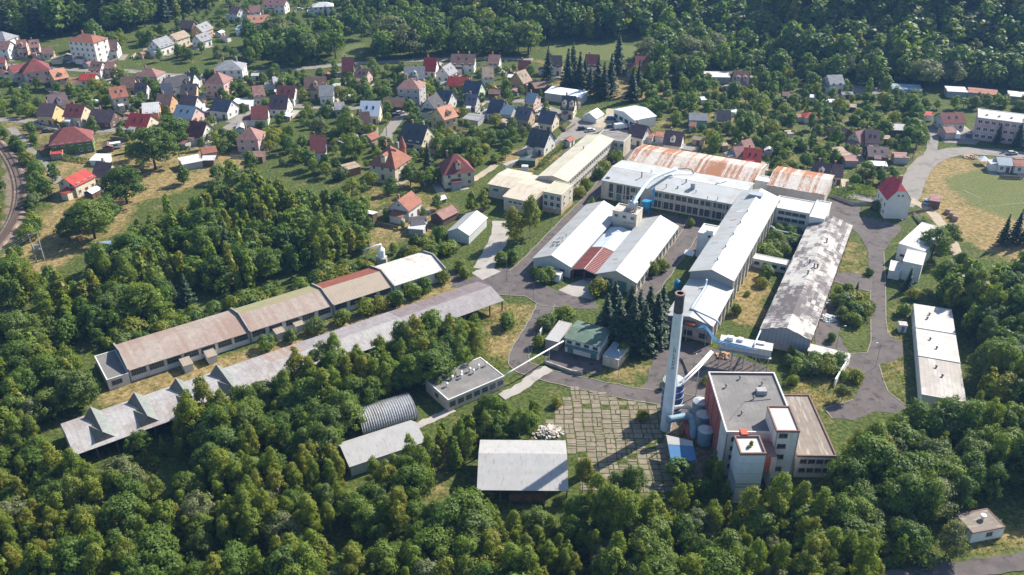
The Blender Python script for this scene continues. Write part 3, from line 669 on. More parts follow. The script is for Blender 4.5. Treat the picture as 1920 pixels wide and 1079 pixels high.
for x in (.3, gapW / 2, gapW - .3): b = MB(); b.box(x - .12, x + .12, 0, .24, 0, 2.95); b.obj('post', REDB, tC)
# plant tower
rT = grid_rect(8.2, [(1148.5, 394)], [(1194, 402.5)], [(1148.5, 394), (1194, 402.5)], [(1204, 389)])
tT = bldg('plant_tower', 'cream plant tower with cyclones on its roof behind the twin halls', rT, 'tower')
TWALL = M('wall_tower', (0.56, 0.51, 0.42), 0.85, 0.12, 0.5, c2=(0.38, 0.33, 0.27), thr=0.6, sc2=0.5, st2=(1, 1, .3))
flat_parts(tT, rT[2], rT[3], 8.2, TWALL, FELTT, par=.35)
row(tT, 'window', window_mesh(1.0, .7, 2, 1, FRAMEG), 'f', rT[2], rT[3], 3, 6.6)
b = MB(); b.box(rT[2] * .5, rT[2] + .1, -.25, 0, 4.6, 4.9); b.obj('ledge', CONC, tT)
for (x, y, r_, h) in ((rT[2] * .62, rT[3] * .35, .8, 2.6), (rT[2] * .82, rT[3] * .4, .8, 2.8), (rT[2] * .7, rT[3] * .72, .9, 3.2)):
    b = MB(); b.cyl((x, y), .25, r_, 7.9, 9.3, 12); b.cyl((x, y), r_, r_, 9.3, 8.0 + h + .6, 12); b.cyl((x, y), r_, .3, 8.6 + h, 9.1 + h, 12); b.obj('cyclone', STEEL, tT, smooth=False)
for i in range(4):
    x = rT[2] * (.55 + .12 * i); b = MB(); b.box(x, x + .12, .6, .72, 7.85, 10.4); b.box(x, x + .12, rT[3] - .9, rT[3] - .78, 7.85, 10.6); b.obj('frame_post', M('frame_rusty', (0.3, 0.22, 0.18), .8), tT)
# annex box by the west hall gate
rS = rect((1026, 511), (1050, 516), (1058, 508), 2.6, GRID)
tS = bldg('utility_box', 'small white shed against the gable of the western twin hall', (rS[0], rS[1], rS[2], 2.4), 'shed')
flat_parts(tS, rS[2], 2.4, 2.6, WHITEP, FELTW, par=.1, cw=.1)

# --- long pale blue conveyor duct over the wing roof, and its blue dust hopper
d0 = P(1186, 385, 11.5); d1 = P(1196, 368, 12.5); d2 = P(1215, 342, 11.5); d3 = P(1238, 328, 11.0); d4 = P(1268, 317, 10.0)
pipe('conveyor_duct', 'long pale blue duct arching from plant tower over the wing roof', [d0, d1, d2, d3, d4], .62, PALEBLUE, 'duct', smooth=5)
pipe('extraction_pipe', 'thin grey looping pipe between wing and rusty roofed building', [P(1268, 317, 10), P(1285, 316, 9.6), P(1297, 319, 9), P(1300, 326, 7.5)], .22, M('pipe_dark', (0.2, 0.22, 0.25), .6), 'pipe')
rH = P(1211, 400)
tH = thing('dust_hopper', 'bright blue dust hopper with tall blue riser beside the plant tower', 'hopper', (rH.x, rH.y, 0), GRID)
BRB = M('bright_blue', (0.02, 0.22, 0.42), 0.5, 0.2, 1)
b = MB(); b.box(-1.4, 1.4, -1.2, 1.2, 2.6, 4.6); b.hexa([(-.3, -.3, 1.2), (.3, -.3, 1.2), (.3, .3, 1.2), (-.3, .3, 1.2)], [(-1.4, -1.2, 2.58), (1.4, -1.2, 2.58), (1.4, 1.2, 2.58), (-1.4, 1.2, 2.58)]); b.obj('bin', BRB, tH)
b = MB(); b.cyl((1.9, .6), .42, .42, 3, 9.5, 12); b.obj('riser', BLUEP, tH, smooth=False)
for sx in (-1.2, 1.2):
    for sy in (-1., 1.): b = MB(); b.box(sx - .08, sx + .08, sy - .08, sy + .08, 0, 2.7); b.obj('leg', BRB, tH)

# --- two storey wing
rW = grid_rect(6.8, [(1130, 338.5)], [(1391, 378)], [(1130, 338.5), (1374.7, 383.5)], [(1130, 338.5)])
dW = 2 * ((P(1153.9, 313.6, 8.2) - rW[0]).dot(uy)); rW = (rW[0], GRID, rW[2], dW)
tW = bldg('factory_wing', 'long two storey wing with white metal roof and tall grid windows', rW)
gable_parts(tW, rW[2], dW, 6.8, 8.2, 'x', WALLC, ROOFWX, cap=WHITEP)
nW = 19; pilasters(tW, 'f', rW[2], dW, 12, 6.6, WALLC, .45, .22)
w1 = window_mesh(1.55, 1.5, 3, 2, FRAMEG); w2 = window_mesh(1.6, 2.3, 3, 3, FRAMEG)
step = (rW[2] - 10.5) / 18.5
for i in range(17):
    u = 11.3 + i * step
    if i in (2, 3): continue
    put(tW, 'window', w1, 'f', rW[2], dW, u, 5.3); put(tW, 'window', w2, 'f', rW[2], dW, u, 1.9)
wt = window_mesh(2.0, 2.9, 2, 4, FRAMEG)
for u in (3.6, 6.3, 9.0): put(tW, 'window', wt, 'f', rW[2], dW, u, 4.7)
put(tW, 'window', window_mesh(2.0, 1.6, 2, 2, FRAMEG), 'f', rW[2], dW, 3.6, 1.9); put(tW, 'window', window_mesh(2.0, 1.3, 2, 2, FRAMEG), 'f', rW[2], dW, 9.0, 2.1)
b = MB(); b.box(-.9, .9, -.08, .02, -1.4, 1.4); put(tW, 'door', b.mesh('door', DOORG), 'f', rW[2], dW, 6.3, 1.42)
def on_wing(px, py, z=7.6):
    p = P(px, py, z) - rW[0]; return p.dot(ux), p.dot(uy)
DKP = M('stack_dark', (0.12, 0.12, 0.13), 0.6)
for (px, py, h, r_, m_) in [(1203, 334, 1.9, .2, DKP), (1222, 326, 1.0, .25, WHITEP), (1227, 352, 1.4, .13, DKP), (1249, 351, 1.3, .13, DKP), (1271, 352, .6, .2, DKP), (1260, 336, .9, .2, WHITEP), (1286, 345, 1.3, .2, DKP), (1305, 360, .9, .1, DKP), (1327, 370, .9, .1, DKP), (1346, 372, .9, .1, DKP)]:
    x, y = on_wing(px, py); zz = 6.8 + 1.4 * min(y, dW - y) / (dW / 2); stack(tW, x, y, zz, h, r_, m_, cap=h > .5)
x, y = on_wing(1299, 354); b = MB(); b.box(x - .7, x + .7, y - .6, y + .6, 7.3, 9.3); b.box(x - .8, x + .8, y - .7, y + .7, 9.3, 9.6); b.obj('roof_fan_housing', M('fan_grey', (.3, .33, .37), .6), tW)
x, y = on_wing(1141, 332); b = MB(); b.box(x - .7, x + .7, y - .3, y + .3, 7.3, 7.75); b.obj('roof_hatch', STEEL, tW)
# east part of the wing with white flat roof and taller end bay
rE = grid_rect(6.8, [(1449, 388)], [(1521, 401)], [(1449, 388), (1521, 401)], [(1446, 364)])
tE = bldg('factory_wing', 'white flat roofed eastern end of the wing with two window rows', rE)
flat_parts(tE, rE[2], rE[3], 6.8, WALLW, FELTW, COPE, par=.2)
for z in (5.4, 3.2): row(tE, 'window', window_mesh(1.9, 1.0, 3, 1, FRAMEG), 'f', rE[2], rE[3], 4, z, 3.0, rE[2] - 2.5)
rE2 = (rE[0] + ux * (rE[2] + .05) - uy * 4.0, GRID, 4.6, rE[3] + 4.0)
tE2 = bldg('stair_block', 'tall white end block with blank walls on the eastern wing', rE2, 'building')
flat_parts(tE2, rE2[2], rE2[3], 7.6, WALLW, FELTW, COPE, par=.2)

# --- main high hall, its low front extension and stair tower
rM = grid_rect(8.0, [(1291.7, 508.6), (1379.3, 383)], [(1373.4, 526.1), (1452.2, 388.9)], [(1291.7, 508.6), (1373.4, 526.1)], [(1452.2, 388.9)])
yb = rE[0].dot(uy) - rM[0].dot(uy) + 5.0; rM = (rM[0], GRID, rM[2], yb)
tM = bldg('main_hall', 'tall white gabled hall running back from the chimney yard', rM)
gable_parts(tM, rM[2], rM[3], 8.0, 10.0, 'y', WALLGY, ROOFW, cap=WHITEP)
pilasters(tM, 'r', rM[2], rM[3], 14, 7.7, WALLC, .6, .45)
row(tM, 'window', window_mesh(1.9, 4.2, 2, 5, FRAMEG), 'r', rM[2], rM[3], 13, 4.6)
b = MB(); b.box(rM[2] * .28, rM[2] * .62, rM[3] - 7, rM[3] - 3.5, 8.4, 10.6); b.obj('roof_plant_box', M('fan_grey', (.3, .33, .37), .6), tM)
rX = grid_rect(5.4, [(1250, 592)], [(1337, 611.5), (1370, 547.5)], [(1250, 592), (1337, 611.5)], [(1370, 547.5)])
x0 = rX[0].dot(ux); yM = rM[0].dot(uy); rX = (rX[0], GRID, rX[2], yM - rX[0].dot(uy) - .1)
tX = bldg('hall_extension', 'lower white roofed extension with pink brick front behind the chimney', rX)
gable_parts(tX, rX[2], rX[3], 5.4, 6.7, 'y', WALLP, ROOFW, cap=None)
row(tX, 'window', window_mesh(2.2, 1.4, 3, 2, FRAMEG), 'f', rX[2], rX[3], 3, 1.7)
pilasters(tX, 'r', rX[2], rX[3], 6, 5.2, WALLC, .5, .35); row(tX, 'window', window_mesh(1.6, 2.6, 2, 4, FRAMEG), 'r', rX[2], rX[3], 5, 3.2)
RSTP = M('rusty_tank', (0.28, 0.10, 0.05), .8, .25, 1.2)
for x in (rX[2] * .28, rX[2] * .55): b = MB(); b.box(x - 1.3, x + 1.3, -1.7, -.2, 4.6, 5.5); b.obj('rusty_tray', RSTP, tX)
b = MB(); b.box(0.6, rX[2] - .6, -1.8, -.02, 4.4, 4.56); b.obj('platform', STEEL, tX)
for x in (1, rX[2] * .5, rX[2] - 1): b = MB(); b.box(x - .1, x + .1, -1.75, -1.55, 0, 4.4); b.obj('platform_post', STEEL, tX)
rK = rect((1308.8, 435.6), (1338, 441), (1344, 430), 8.4, GRID)
tK = bldg('stair_tower', 'white stair tower against the west side of the tall hall', (rK[0], GRID, rK[2], 7.0), 'building')
flat_parts(tK, rK[2], 7.0, 8.4, WALLW, FELTW, COPE, par=.2); b = MB(); b.box(rK[2] * .5, rK[2] - .2, .3, 2.2, 8.2, 9.5); b.obj('lift_housing', WALLW, tK)
put(tK, 'window', window_mesh(.8, .5, 1, 1, FRAMEG), 'f', rK[2], 7, rK[2] * .75, 7.7)
# blue vent pipe on the extension roof
pz = [P(1325, 524, 8.6), P(1321, 540, 7.2), P(1298, 576, 7.0), P(1301, 581, 7.0), P(1335, 597, 7.0), P(1346, 604, 6.6), P(1350, 612, 5.0)]
pipe('steam_pipe', 'blue and white steam pipe looping over the extension roof', pz, .26, PALEBLUE, 'pipe', smooth=4)

# --- rusty roofed long building behind the wing
rR = grid_rect(4.6, [(1177, 302.5)], [(1415.5, 342.6)], [(1177, 302.5), (1415.5, 342.6)], [(1177, 302.5)])
dR = 2 * ((P(1193, 279, 6.2) - rR[0]).dot(uy)); rR = (rR[0], GRID, rR[2], dR)
tR = bldg('workshop', 'long workshop with streaked rusty metal roof and dark bay openings', rR)
gable_parts(tR, rR[2], dR, 4.6, 6.2, 'x', WALLC, RUST)
nb_ = 13
for i in range(nb_):
    u = (i + .5) * rR[2] / nb_
    put(tR, 'window', window_mesh(rR[2] / nb_ * .68, 2.6 if i not in (9, 10) else 1.6, 3, 3, FRAMEG), 'f', rR[2], dR, u, 2.2)
for (px, py) in ((1269, 322), (1274, 323), (1304, 329)):
    p = P(px, py, 4.2) - rR[0]; x = p.dot(ux); b = MB(); slab(b, (x - 1.6, -2.0, 3.5), (x + 1.6, -2.0, 3.5), (x + 1.6, -.02, 4.1), (x - 1.6, -.02, 4.1), .1); b.obj('canopy', WHITEP, tR)
rR2 = grid_rect(5.2, [(1439, 348)], [(1547, 365)], [(1439, 348), (1547, 365)], [(1439, 348)])
tR2 = bldg('workshop', 'taller eastern workshop bay with white and rusty roof and blank pale wall', (rR2[0], GRID, rR2[2], dR))
gable_parts(tR2, rR2[2], dR, 5.2, 6.9, 'x', M('wall_pale_pink', (0.46, 0.41, 0.38), .85, .08, .4, lines=(0, 6.0, .05)), RUST)
xg = rR[0].dot(ux) + rR[2] + .05; og = ux * xg + uy * (rR[0].dot(uy) - .6)
tR3 = bldg('link_block', 'small white block joining the two rusty roofed workshops', (Vector((og.x, og.y, 0)), GRID, rR2[0].dot(ux) - xg - .05, 5), 'building')
flat_parts(tR3, rR2[0].dot(ux) - xg - .05, 5, 6.0, WALLW, FELTW, par=.15)
pipe('exhaust_duct', 'short white duct sloping from the wing roof to the workshop', [P(1342, 347, 8.2), P(1353, 341, 8.4), P(1363, 337, 8.0)], .4, WHITEP, 'duct', smooth=0)

# --- office wing with yellowed roofs
rO = grid_rect(6.6, [(1014.3, 326.8), (1103.6, 252.5)], [(1066, 341), (1147.8, 261.7)], [(1066, 341)], [(1147.8, 261.7)])
tO = bldg('office_wing', 'long two storey office wing with pale yellow sheet roof', rO)
gable_parts(tO, rO[2], rO[3], 6.6, 7.7, 'y', WALLC, ROOFY)
ow = window_mesh(1.25, 1.5, 2, 1, FRAMEW)
for z in (5.2, 2.3): row(tO, 'window', ow, 'r', rO[2], rO[3], 22, z)
stack(tO, rO[2] * .5, rO[3] * .62, 7.5, 1.2, .2, FRAMEG)
rO2 = rect((1148, 262), (1170.5, 265), (1175, 256), 6.8, GRID)
rO2 = (rO2[0] - ux * 7, GRID, rO2[2] + 7, 8.5)
tO2 = bldg('office_block', 'grey flat roofed entrance block closing the office wing by the car park', rO2)
flat_parts(tO2, rO2[2], 8.5, 6.8, WALLC, FELT, par=.15)
for z in (5.0,): row(tO2, 'window', ow, 'f', rO2[2], 8.5, 2, z, 8.6, 11.0)
b = MB(); b.box(7.3, rO2[2] - .5, -2.4, -.02, 2.9, 3.2); b.obj('entrance_canopy', FELT, tO2)
for x in (8.0, rO2[2] - 1): b = MB(); b.box(x - .15, x + .15, -2.3, -2.0, 0, 2.9); b.obj('canopy_post', WALLW, tO2)
rO3 = grid_rect(7.4, [(1019.3, 357.6)], [(1051.8, 366.8)], [(1019.3, 357.6), (1051.8, 366.8)], [(1071.9, 345.1)])
tO3 = bldg('office_block', 'square two storey office block with ochre base and mossy flat roof', rO3)
flat_parts(tO3, rO3[2], rO3[3], 7.4, WALLC, M('roof_mossy_flat', (0.42, 0.40, 0.30), .9, .1, .5), WALLC, par=.1)
b = MB(); b.box(-.03, rO3[2] + .03, -.03, rO3[3] + .03, 0, 1.7); b.obj('plinth', WALLO, tO3)
for z in (5.6, 3.2): row(tO3, 'window', ow, 'f', rO3[2], rO3[3], 3, z); row(tO3, 'window', window_mesh(.8, 1.2, 1, 1, FRAMEW), 'r', rO3[2], rO3[3], 2, z)
rO4 = grid_rect(5.0, [(944.2, 369.3)], [(1019, 360)], [(944.2, 369.3), (975, 375)], [(1014, 332)])
tO4 = bldg('canteen', 'low canteen building with ribbed yellow brown roof beside the office block', rO4)
gable_parts(tO4, rO4[2], rO4[3], 5.0, 5.9, 'x', WALLC, ROOFYX)
row(tO4, 'window', window_mesh(1.3, .8, 2, 1, FRAMEW), 'f', rO4[2], rO4[3], 4, 3.6, 2.5)
rO5 = grid_rect(4.9, [(917.5, 344.3)], [(944, 350)], [(917.5, 344.3), (944, 352)], [(944.2, 315.9)])
tO5 = bldg('canteen', 'western end of the canteen with ribbed pale roof by the garden', (rO5[0], GRID, rO4[0].dot(ux) - rO5[0].dot(ux) - .1, rO5[3]))
gable_parts(tO5, rO4[0].dot(ux) - rO5[0].dot(ux) - .1, rO5[3], 4.9, 5.7, 'x', WALLC, ROOFYX)
row(tO5, 'window', window_mesh(1.3, .7, 2, 1, FRAMEG), 'f', rO5[2], rO5[3], 2, 3.2, 2.6)

# --- patchy roofed hall
rP = grid_rect(5.0, [(1427.6, 615), (1515.4, 425.9)], [(1517.8, 638.4), (1597.4, 423.8)], [(1427.6, 615), (1517.8, 638.4)], [(1597.4, 423.8)])
tP = bldg('patchy_hall', 'long hall with patchy black and white weathered sheet roof', rP)
gable_parts(tP, rP[2], rP[3], 5.0, 7.0, 'y', M('wall_grey_sheet', (0.30, 0.32, 0.36), .7, .1, .5, lines=(0, 1.0, .04)), PATCHY)
b = MB(); b.box(0, rP[2], -.12, -.02, 0, 1.7); b.obj('base_wall', WALLP, tP)
for (u, v) in ((.42, .52), (.55, .49), (.62, .5), (.48, .42), (.6, .74)):
    z = 5 + 2 * (1 - abs(u - .5) * 2); stack(tP, rP[2] * u, rP[3] * v, z, 1.3, .2, DKP)
row(tP, 'window', window_mesh(1.8, 1.6, 3, 2, FRAMEG), 'r', rP[2], rP[3], 14, 2.8); pilasters(tP, 'r', rP[2], rP[3], 15, 4.7, M('brick_orange', (.42, .26, .16), .9), .5, .25)
# loading canopy and end wall east of it
cq = [P(1514, 658, 3.0), P(1586, 676.6, 3.0), P(1594.3, 663, 3.0), P(1518, 644, 3.0)]
tY = thing('loading_canopy', 'white flat loading canopy jutting from the patchy roofed hall', 'canopy', (cq[0].x, cq[0].y, 0))
o = Vector((cq[0].x, cq[0].y, 0)); b = MB(); b.hexa([(p - o)[:2] + (2.7,) for p in cq], [(p - o)[:2] + (3.0,) for p in cq]); b.obj('deck', FELTW, tY)
for k in (1, 2): p = cq[k] - o; b = MB(); b.box(p.x - .5, p.x - .2, p.y - .1, p.y + .2, 0, 2.7); b.obj('post', WHITEP, tY)
b = MB(); e = (cq[1] - cq[2]).normalized(); p0, p1 = cq[2] - o, cq[2] - o + e * 12.0; n = Vector((-e.y, e.x, 0)) * .18
b.hexa([(p0 + n)[:2] + (0,), (p0 - n)[:2] + (0,), (p1 - n)[:2] + (0,), (p1 + n)[:2] + (0,)], [(p0 + n)[:2] + (2.5,), (p0 - n)[:2] + (2.5,), (p1 - n)[:2] + (2.2,), (p1 + n)[:2] + (2.2,)]); b.obj('end_wall', WHITEP, tY)
# low corridor between tall hall and patchy hall, blue pipe behind it
cA, cB = P(1412, 484, 3.0), P(1478, 497, 3.0); Lc = (cB - cA).dot(ux)
tL = bldg('corridor', 'low white corridor linking the tall hall and the patchy hall', (Vector((cA.x, cA.y, 0)), GRID, Lc, 3.4), 'building')
flat_parts(tL, Lc, 3.4, 3.0, WALLW, FELTW, par=.12, cw=.15); row(tL, 'window', window_mesh(1.4, .9, 2, 1, FRAMEG), 'f', Lc, 3.4, 4, 1.6)
pipe('heating_pipe', 'pale blue heating pipe crossing the overgrown courtyard', [P(1437, 426, 2.4), P(1447, 425, 3.2), P(1456, 432, 2.6), P(1478, 437, 2.4), P(1506, 443, 2.4)], .28, PALEBLUE, 'pipe', supports=[P(1478, 437, 2.2)])

# --- long western hall in four roof sections
z = 3.6; p0, p1 = P(240, 694, z), P(834, 505, z); yaw1 = math.atan2(p1.y - p0.y, p1.x - p0.x); e1 = Vector((math.cos(yaw1), math.sin(yaw1), 0)); n1 = Vector((-e1.y, e1.x, 0))
brk = [0] + [(P(x, y, z) - p0).dot(e1) for x, y in ((465.6, 620), (621, 570), (735, 535), (834, 505))]
dep = [(P(x, y, z) - p0).dot(n1) for x, y in ((220, 647.6), (438, 580), (592.5, 533.7), (798, 474))]; D1 = sum(dep) / 4
t1 = thing('long_hall', 'long low hall with four faded roof sections beside the wood', 'building', (p0.x, p0.y, 0), yaw1); footprint(p0, yaw1, 0, brk[-1], 0, D1)
secs = [('faded pink roof section', PINKT, PINKT), ('pink and mossy roof section', PINKT, OLIVET), ('tan roof section with rust red back', TANR, REDR), ('white roof section streaked with rust', WRUST, WRUST)]
WIN_H = window_mesh(3.4, 1.5, 6, 2, FRAMEG)
for k, (lb, fr, bk) in enumerate(secs):
    a, c = brk[k] + .15, brk[k + 1] - .15; hr = 5.0 + (.0, .25, .35, .3)[k]; hw = 3.6
    b = MB(); r_ = D1 * .52
    b.face([(a, 0, 0), (c, 0, 0), (c, 0, hw), (a, 0, hw)]); b.face([(c, D1, 0), (a, D1, 0), (a, D1, hw), (c, D1, hw)])
    b.face([(a, D1, 0), (a, 0, 0), (a, 0, hw), (a, r_, hr), (a, D1, hw)]); b.face([(c, 0, 0), (c, D1, 0), (c, D1, hw), (c, r_, hr), (c, 0, hw)]); b.obj('wall', WALLW, t1)
    b = MB(); slab(b, (a, -.5, hw - .1), (c, -.5, hw - .1), (c, r_, hr + .02), (a, r_, hr + .02), .12, 0); slab(b, (a, r_, hr + .02), (c, r_, hr + .02), (c, D1 + .4, hw - .1), (a, D1 + .4, hw - .1), .12, 1)
    tag(b.obj('roof', [fr, bk], t1), lb)
    n = max(2, int((c - a) / 4.3))
    for i in range(n):
        u = a + (i + .5) * (c - a) / n
        if k == 3: put(t1, 'window', window_mesh(1.3, .9, 2, 1, FRAMEG) if i % 2 else window_mesh(.8, 1.0, 1, 1, FRAMEG), 'f', brk[-1], D1, u, 2.2)
        else: put(t1, 'window', WIN_H, 'f', brk[-1], D1, u, 2.4)
        b = MB(); b.box(-.12, .12, -.2, 0, 0, hw - .2); link('pilaster', b.mesh('pilaster', WALLW), t1, (u - (c - a) / n / 2 + .02, 0, 0))
for k in range(5):
    x = brk[k]; b = MB(); hr = 5.75; 
    b.face([(x - .14, -.6, 0), (x - .14, D1 + .5, 0), (x - .14, D1 + .5, 4.1), (x - .14, D1 * .52, hr), (x - .14, -.6, 4.1)]); b.face([(x + .14, -.6, 0), (x + .14, D1 + .5, 0), (x + .14, D1 + .5, 4.1), (x + .14, D1 * .52, hr), (x + .14, -.6, 4.1)])
    slab(b, (x - .17, -.7, 4.08), (x + .17, -.7, 4.08), (x + .17, D1 * .52, hr), (x - .17, D1 * .52, hr), .1, 1); slab(b, (x - .22, D1 * .52, hr), (x + .22, D1 * .52, hr), (x + .22, D1 + .6, 4.08), (x - .22, D1 + .6, 4.08), .1, 1)
    b.face([(x - .14, -.6, 0), (x + .14, -.6, 0), (x + .14, -.6, 4.1), (x - .14, -.6, 4.1)]); b.obj('fire_wall', [M('firewall_dark', (.2, .17, .17), .9), M('coping_dull', (.30, .27, .25), .85)], t1)
# low annex on its western end
a0 = P(182, 662, 3.3); an = rect((200, 712), (238, 700), (220, 648), 3.3, yaw1)
Wn = max(5.0, (p0 - an[0]).dot(e1) - .25)
t1b = bldg('hall_annex', 'low white annex with grey flat roof on the end of the long hall', (an[0], yaw1, Wn, D1 - .5))
flat_parts(t1b, Wn, D1 - .5, 3.2, WALLW, FELT, COPE, par=.12, cw=.2); row(t1b, 'window', window_mesh(1.3, 1.1, 2, 1, FRAMEG), 'f', Wn, D1, 2, 1.8, 1.6, Wn - 2.4)
# loading boxes in front
for (px, py, lb) in ((352, 692, 'grey roofed loading box near the annex of the long hall'), (397, 676, 'pale roofed loading box beside the dark gateway of the long hall'), (524, 632, 'pinkish loading box under bushes by the long hall'), (560, 618, 'pale loading box beside the second gateway of the long hall')):
    q = P(px, py); tb = thing('loading_box', lb, 'shed', (q.x, q.y, 0), yaw1); b = MB(); b.box(-1.1, 1.1, -1.6, 1.6, 0, 2.1); b.obj('wall', WALLW, tb)
    b = MB(); slab(b, (-1.3, -1.8, 2.1), (1.3, -1.8, 2.1), (1.3, 1.8, 2.4), (-1.3, 1.8, 2.4), .1); b.obj('roof', TANR, tb); footprint(q, yaw1, -1.1, 1.1, -1.6, 1.6)

# --- long open shed with four roof monitors
z = 3.6; q0, q1 = P(113.9, 797, z), P(897.5, 529, z); yaw2 = math.atan2(q1.y - q0.y, q1.x - q0.x); e2 = Vector((math.cos(yaw2), math.sin(yaw2), 0)); n2 = Vector((-e2.y, e2.x, 0))
W2 = -(P(939, 564.5, z) - q0).dot(n2); L2 = (P(897.5, 529, z) - q0).dot(e2); o2 = q0 - n2 * W2; o2.z = 0
t2 = thing('open_shed', 'very long open sided shed with grey ribbed roof and glazed monitors', 'shed', o2, yaw2); footprint(o2, yaw2, 0, L2, 0, W2)
b = MB(); h0, h1 = 3.6, 5.0
LGR = sheet_roof('roof_fibre_grey', (0.36, 0.345, 0.335), (0.25, 0.20, 0.185), (1.1, 3.0), .3, 1.3, 1.5, 1.45, 2.0, (1.2, .4, 1), (0, 1.1, .05)); MGR = sheet_roof('roof_fibre_mauve', (0.29, 0.265, 0.265), (0.20, 0.165, 0.165), (1.1, 3.0), .3, 1.3, 1.5, 1.4, 1.95, (1.2, .4, 1), (0, 1.1, .05)); DGR = sheet_roof('roof_fibre_dark', (0.215, 0.175, 0.175), (0.14, 0.105, 0.105), (1.1, 3.0), .3, 1.3, 1.5, 1.4, 1.95, (1.2, .4, 1), (0, 1.1, .05))
for (f0, f1, ma, mb_, lb) in ((0, .42, LGR, LGR, 'pale grey sheets'), (.42, .50, PINKT, LGR, 'rust stained sheets'), (.50, .74, MGR, LGR, 'mauve grey sheets'), (.74, 1.0, DGR, MGR, 'dark brown purple sheets')):
    a, c = L2 * f0 + (.01 if f0 else 0), L2 * f1; b = MB()
    slab(b, (a, -.4, h0 - .1), (c, -.4, h0 - .1), (c, W2 * .5, h1), (a, W2 * .5, h1), .12, 0); slab(b, (a, W2 * .5, h1), (c, W2 * .5, h1), (c, W2 + .4, h0 - .1), (a, W2 + .4, h0 - .1), .12, 1); tag(b.obj('roof', [mb_, ma], t2), lb)
b = MB(); b.box(0, L2, W2 - .1, W2, 0, 3.5); b.obj('wall', M('boards_dark', (.10, .085, .08), .9, .2, 1, lines=(0, .3, .03)), t2)
b = MB(); b.face([(0, 0, 0), (0, W2, 0), (0, W2, h0), (0, W2 / 2, h1), (0, 0, h0)]); b.obj('gable_wall', WALLW, t2)
pm = MB(); pm.box(-.14, .14, -.14, .14, 0, 3.5); pme = pm.mesh('post', M('post_rusty', (.16, .1, .08), .9))
for i in range(28): link('post', pme, t2, (.4 + i * (L2 - .8) / 27, .15, 0))
for i in range(14): link('post', pme, t2, (.4 + i * (L2 - .8) / 13, W2 / 2, 0)).scale = (1, 1, 1.38)
GLZ = M('monitor_glazing', (0.20, 0.22, 0.205), 0.6, 0.2, 1.0, lines=(1, 0.8, 0.05), lcol=(.12, .12, .11), spec=.2); GLZ_SHADE = M('monitor_glazing_shaded', (0.15, 0.145, 0.11), 0.6, 0.2, 1.0, lines=(1, .8, .04))  # second glazing is darker: shade of the left monitor slopes put into the colour
for (ax, ay, bx, by) in ((177, 766, 190, 812.7), (258, 738.5, 274, 781), (336.5, 712.8, 355, 752), (414.7, 688, 434, 727)):
    pa = P((ax + bx) / 2, (ay + by) / 2, 6.25) - o2; c = pa.dot(e2); hw_ = 2.0; zt = 6.05
    b = MB(); y0, y1 = .8, W2 - .6
    zr = lambda y: h1 + .12 - abs(y - W2 / 2) / (W2 / 2) * (h1 - h0)
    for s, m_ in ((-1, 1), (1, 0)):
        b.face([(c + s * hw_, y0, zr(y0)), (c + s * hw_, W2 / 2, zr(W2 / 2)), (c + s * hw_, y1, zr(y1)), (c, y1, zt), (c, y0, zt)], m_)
    for y in (y0, y1): b.face([(c - hw_, y, zr(y)), (c + hw_, y, zr(y)), (c, y, zt)], 2)
    mo = b.obj('roof_monitor', [GLZ, GLZ_SHADE, M('monitor_end', (.2, .17, .15), .9)], t2)
    b = MB(); b.box(c - .1, c + .1, y0 - .1, y1 + .1, zt - .03, zt + .06); b.obj('ridge_cap', M('coping_dull', (.30, .27, .25), .85), mo)

# --- flat roofed shed with mushroom vents
r3 = rect((840.4, 750.3), (945.5, 705.2), (905.5, 667.7), 3.5); t3 = bldg('vent_shed', 'grey flat roofed shed with a row of white mushroom vents', r3, 'building')
flat_parts(t3, r3[2], r3[3], 3.5, WALLC, FELT, COPE, par=.12, cw=.22)
for (px, py) in ((838, 722), (848, 709), (865, 706), (865, 700.5), (881, 694), (888, 697), (897, 688), (914, 682)):
    p = P(px, py + 3, 3.4) - r3[0]; a = Vector((math.cos(r3[1]), math.sin(r3[1]), 0)); mushroom(t3, min(max(p.dot(a), 1), r3[2] - 1), min(max(p.dot(Vector((-a.y, a.x, 0))), 1), r3[3] - 1), 3.4)
row(t3, 'window', window_mesh(1.5, 1.3, 2, 2, FRAMEG), 'f', r3[2], r3[3], 7, 1.9); put(t3, 'window', window_mesh(1.2, 1.0, 2, 1, FRAMEG), 'l', r3[2], r3[3], r3[3] * .5, 1.9)

# --- ribbed barrel store
k0, k1 = P(681, 817), P(784, 787); yaw4 = math.atan2(k1.y - k0.y, k1.x - k0.x); L4 = (k1 - k0).length; W4 = 8.4
t4 = thing('barrel_store', 'barrel vaulted store of ribbed galvanised steel in the wood', 'building', k0, yaw4); footprint(k0, yaw4, 0, L4, 0, W4)
b = MB(); nr = 23; na = 14; vv = []
for i in range(nr * 4 + 1):
    x = L4 * i / (nr * 4); rad = W4 / 2 + .24 * math.cos(i * math.pi / 2)
    vv.append([(x, W4 / 2 - rad * math.cos(math.pi * j / na), .25 + rad * .82 * math.sin(math.pi * j / na)) for j in range(na + 1)])
for i in range(nr * 4):
    for j in range(na): b.face([vv[i][j], vv[i + 1][j], vv[i + 1][j + 1], vv[i][j + 1]])
b.obj('vault', M('ribbed_steel', (0.55, 0.55, 0.55), 0.4, 0.1, 1, metal=.25, c2=(.42, .38, .35), thr=.66), t4)
for x in (.12, L4 - .12): b = MB(); b.face([(x, W4 / 2 - (W4 / 2 - .2) * math.cos(math.pi * j / na), .0 + (W4 / 2 - .2) * .82 * math.sin(math.pi * j / na)) for j in range(na + 1)]); b.obj('end_wall', M('boards_dark', (.1, .085, .08)), t4)
r5 = rect((657, 874), (795, 828), (779, 787), 3.0); t5 = bldg('gable_store', 'white sheet roofed store in front of the ribbed barrel store', r5, 'building')
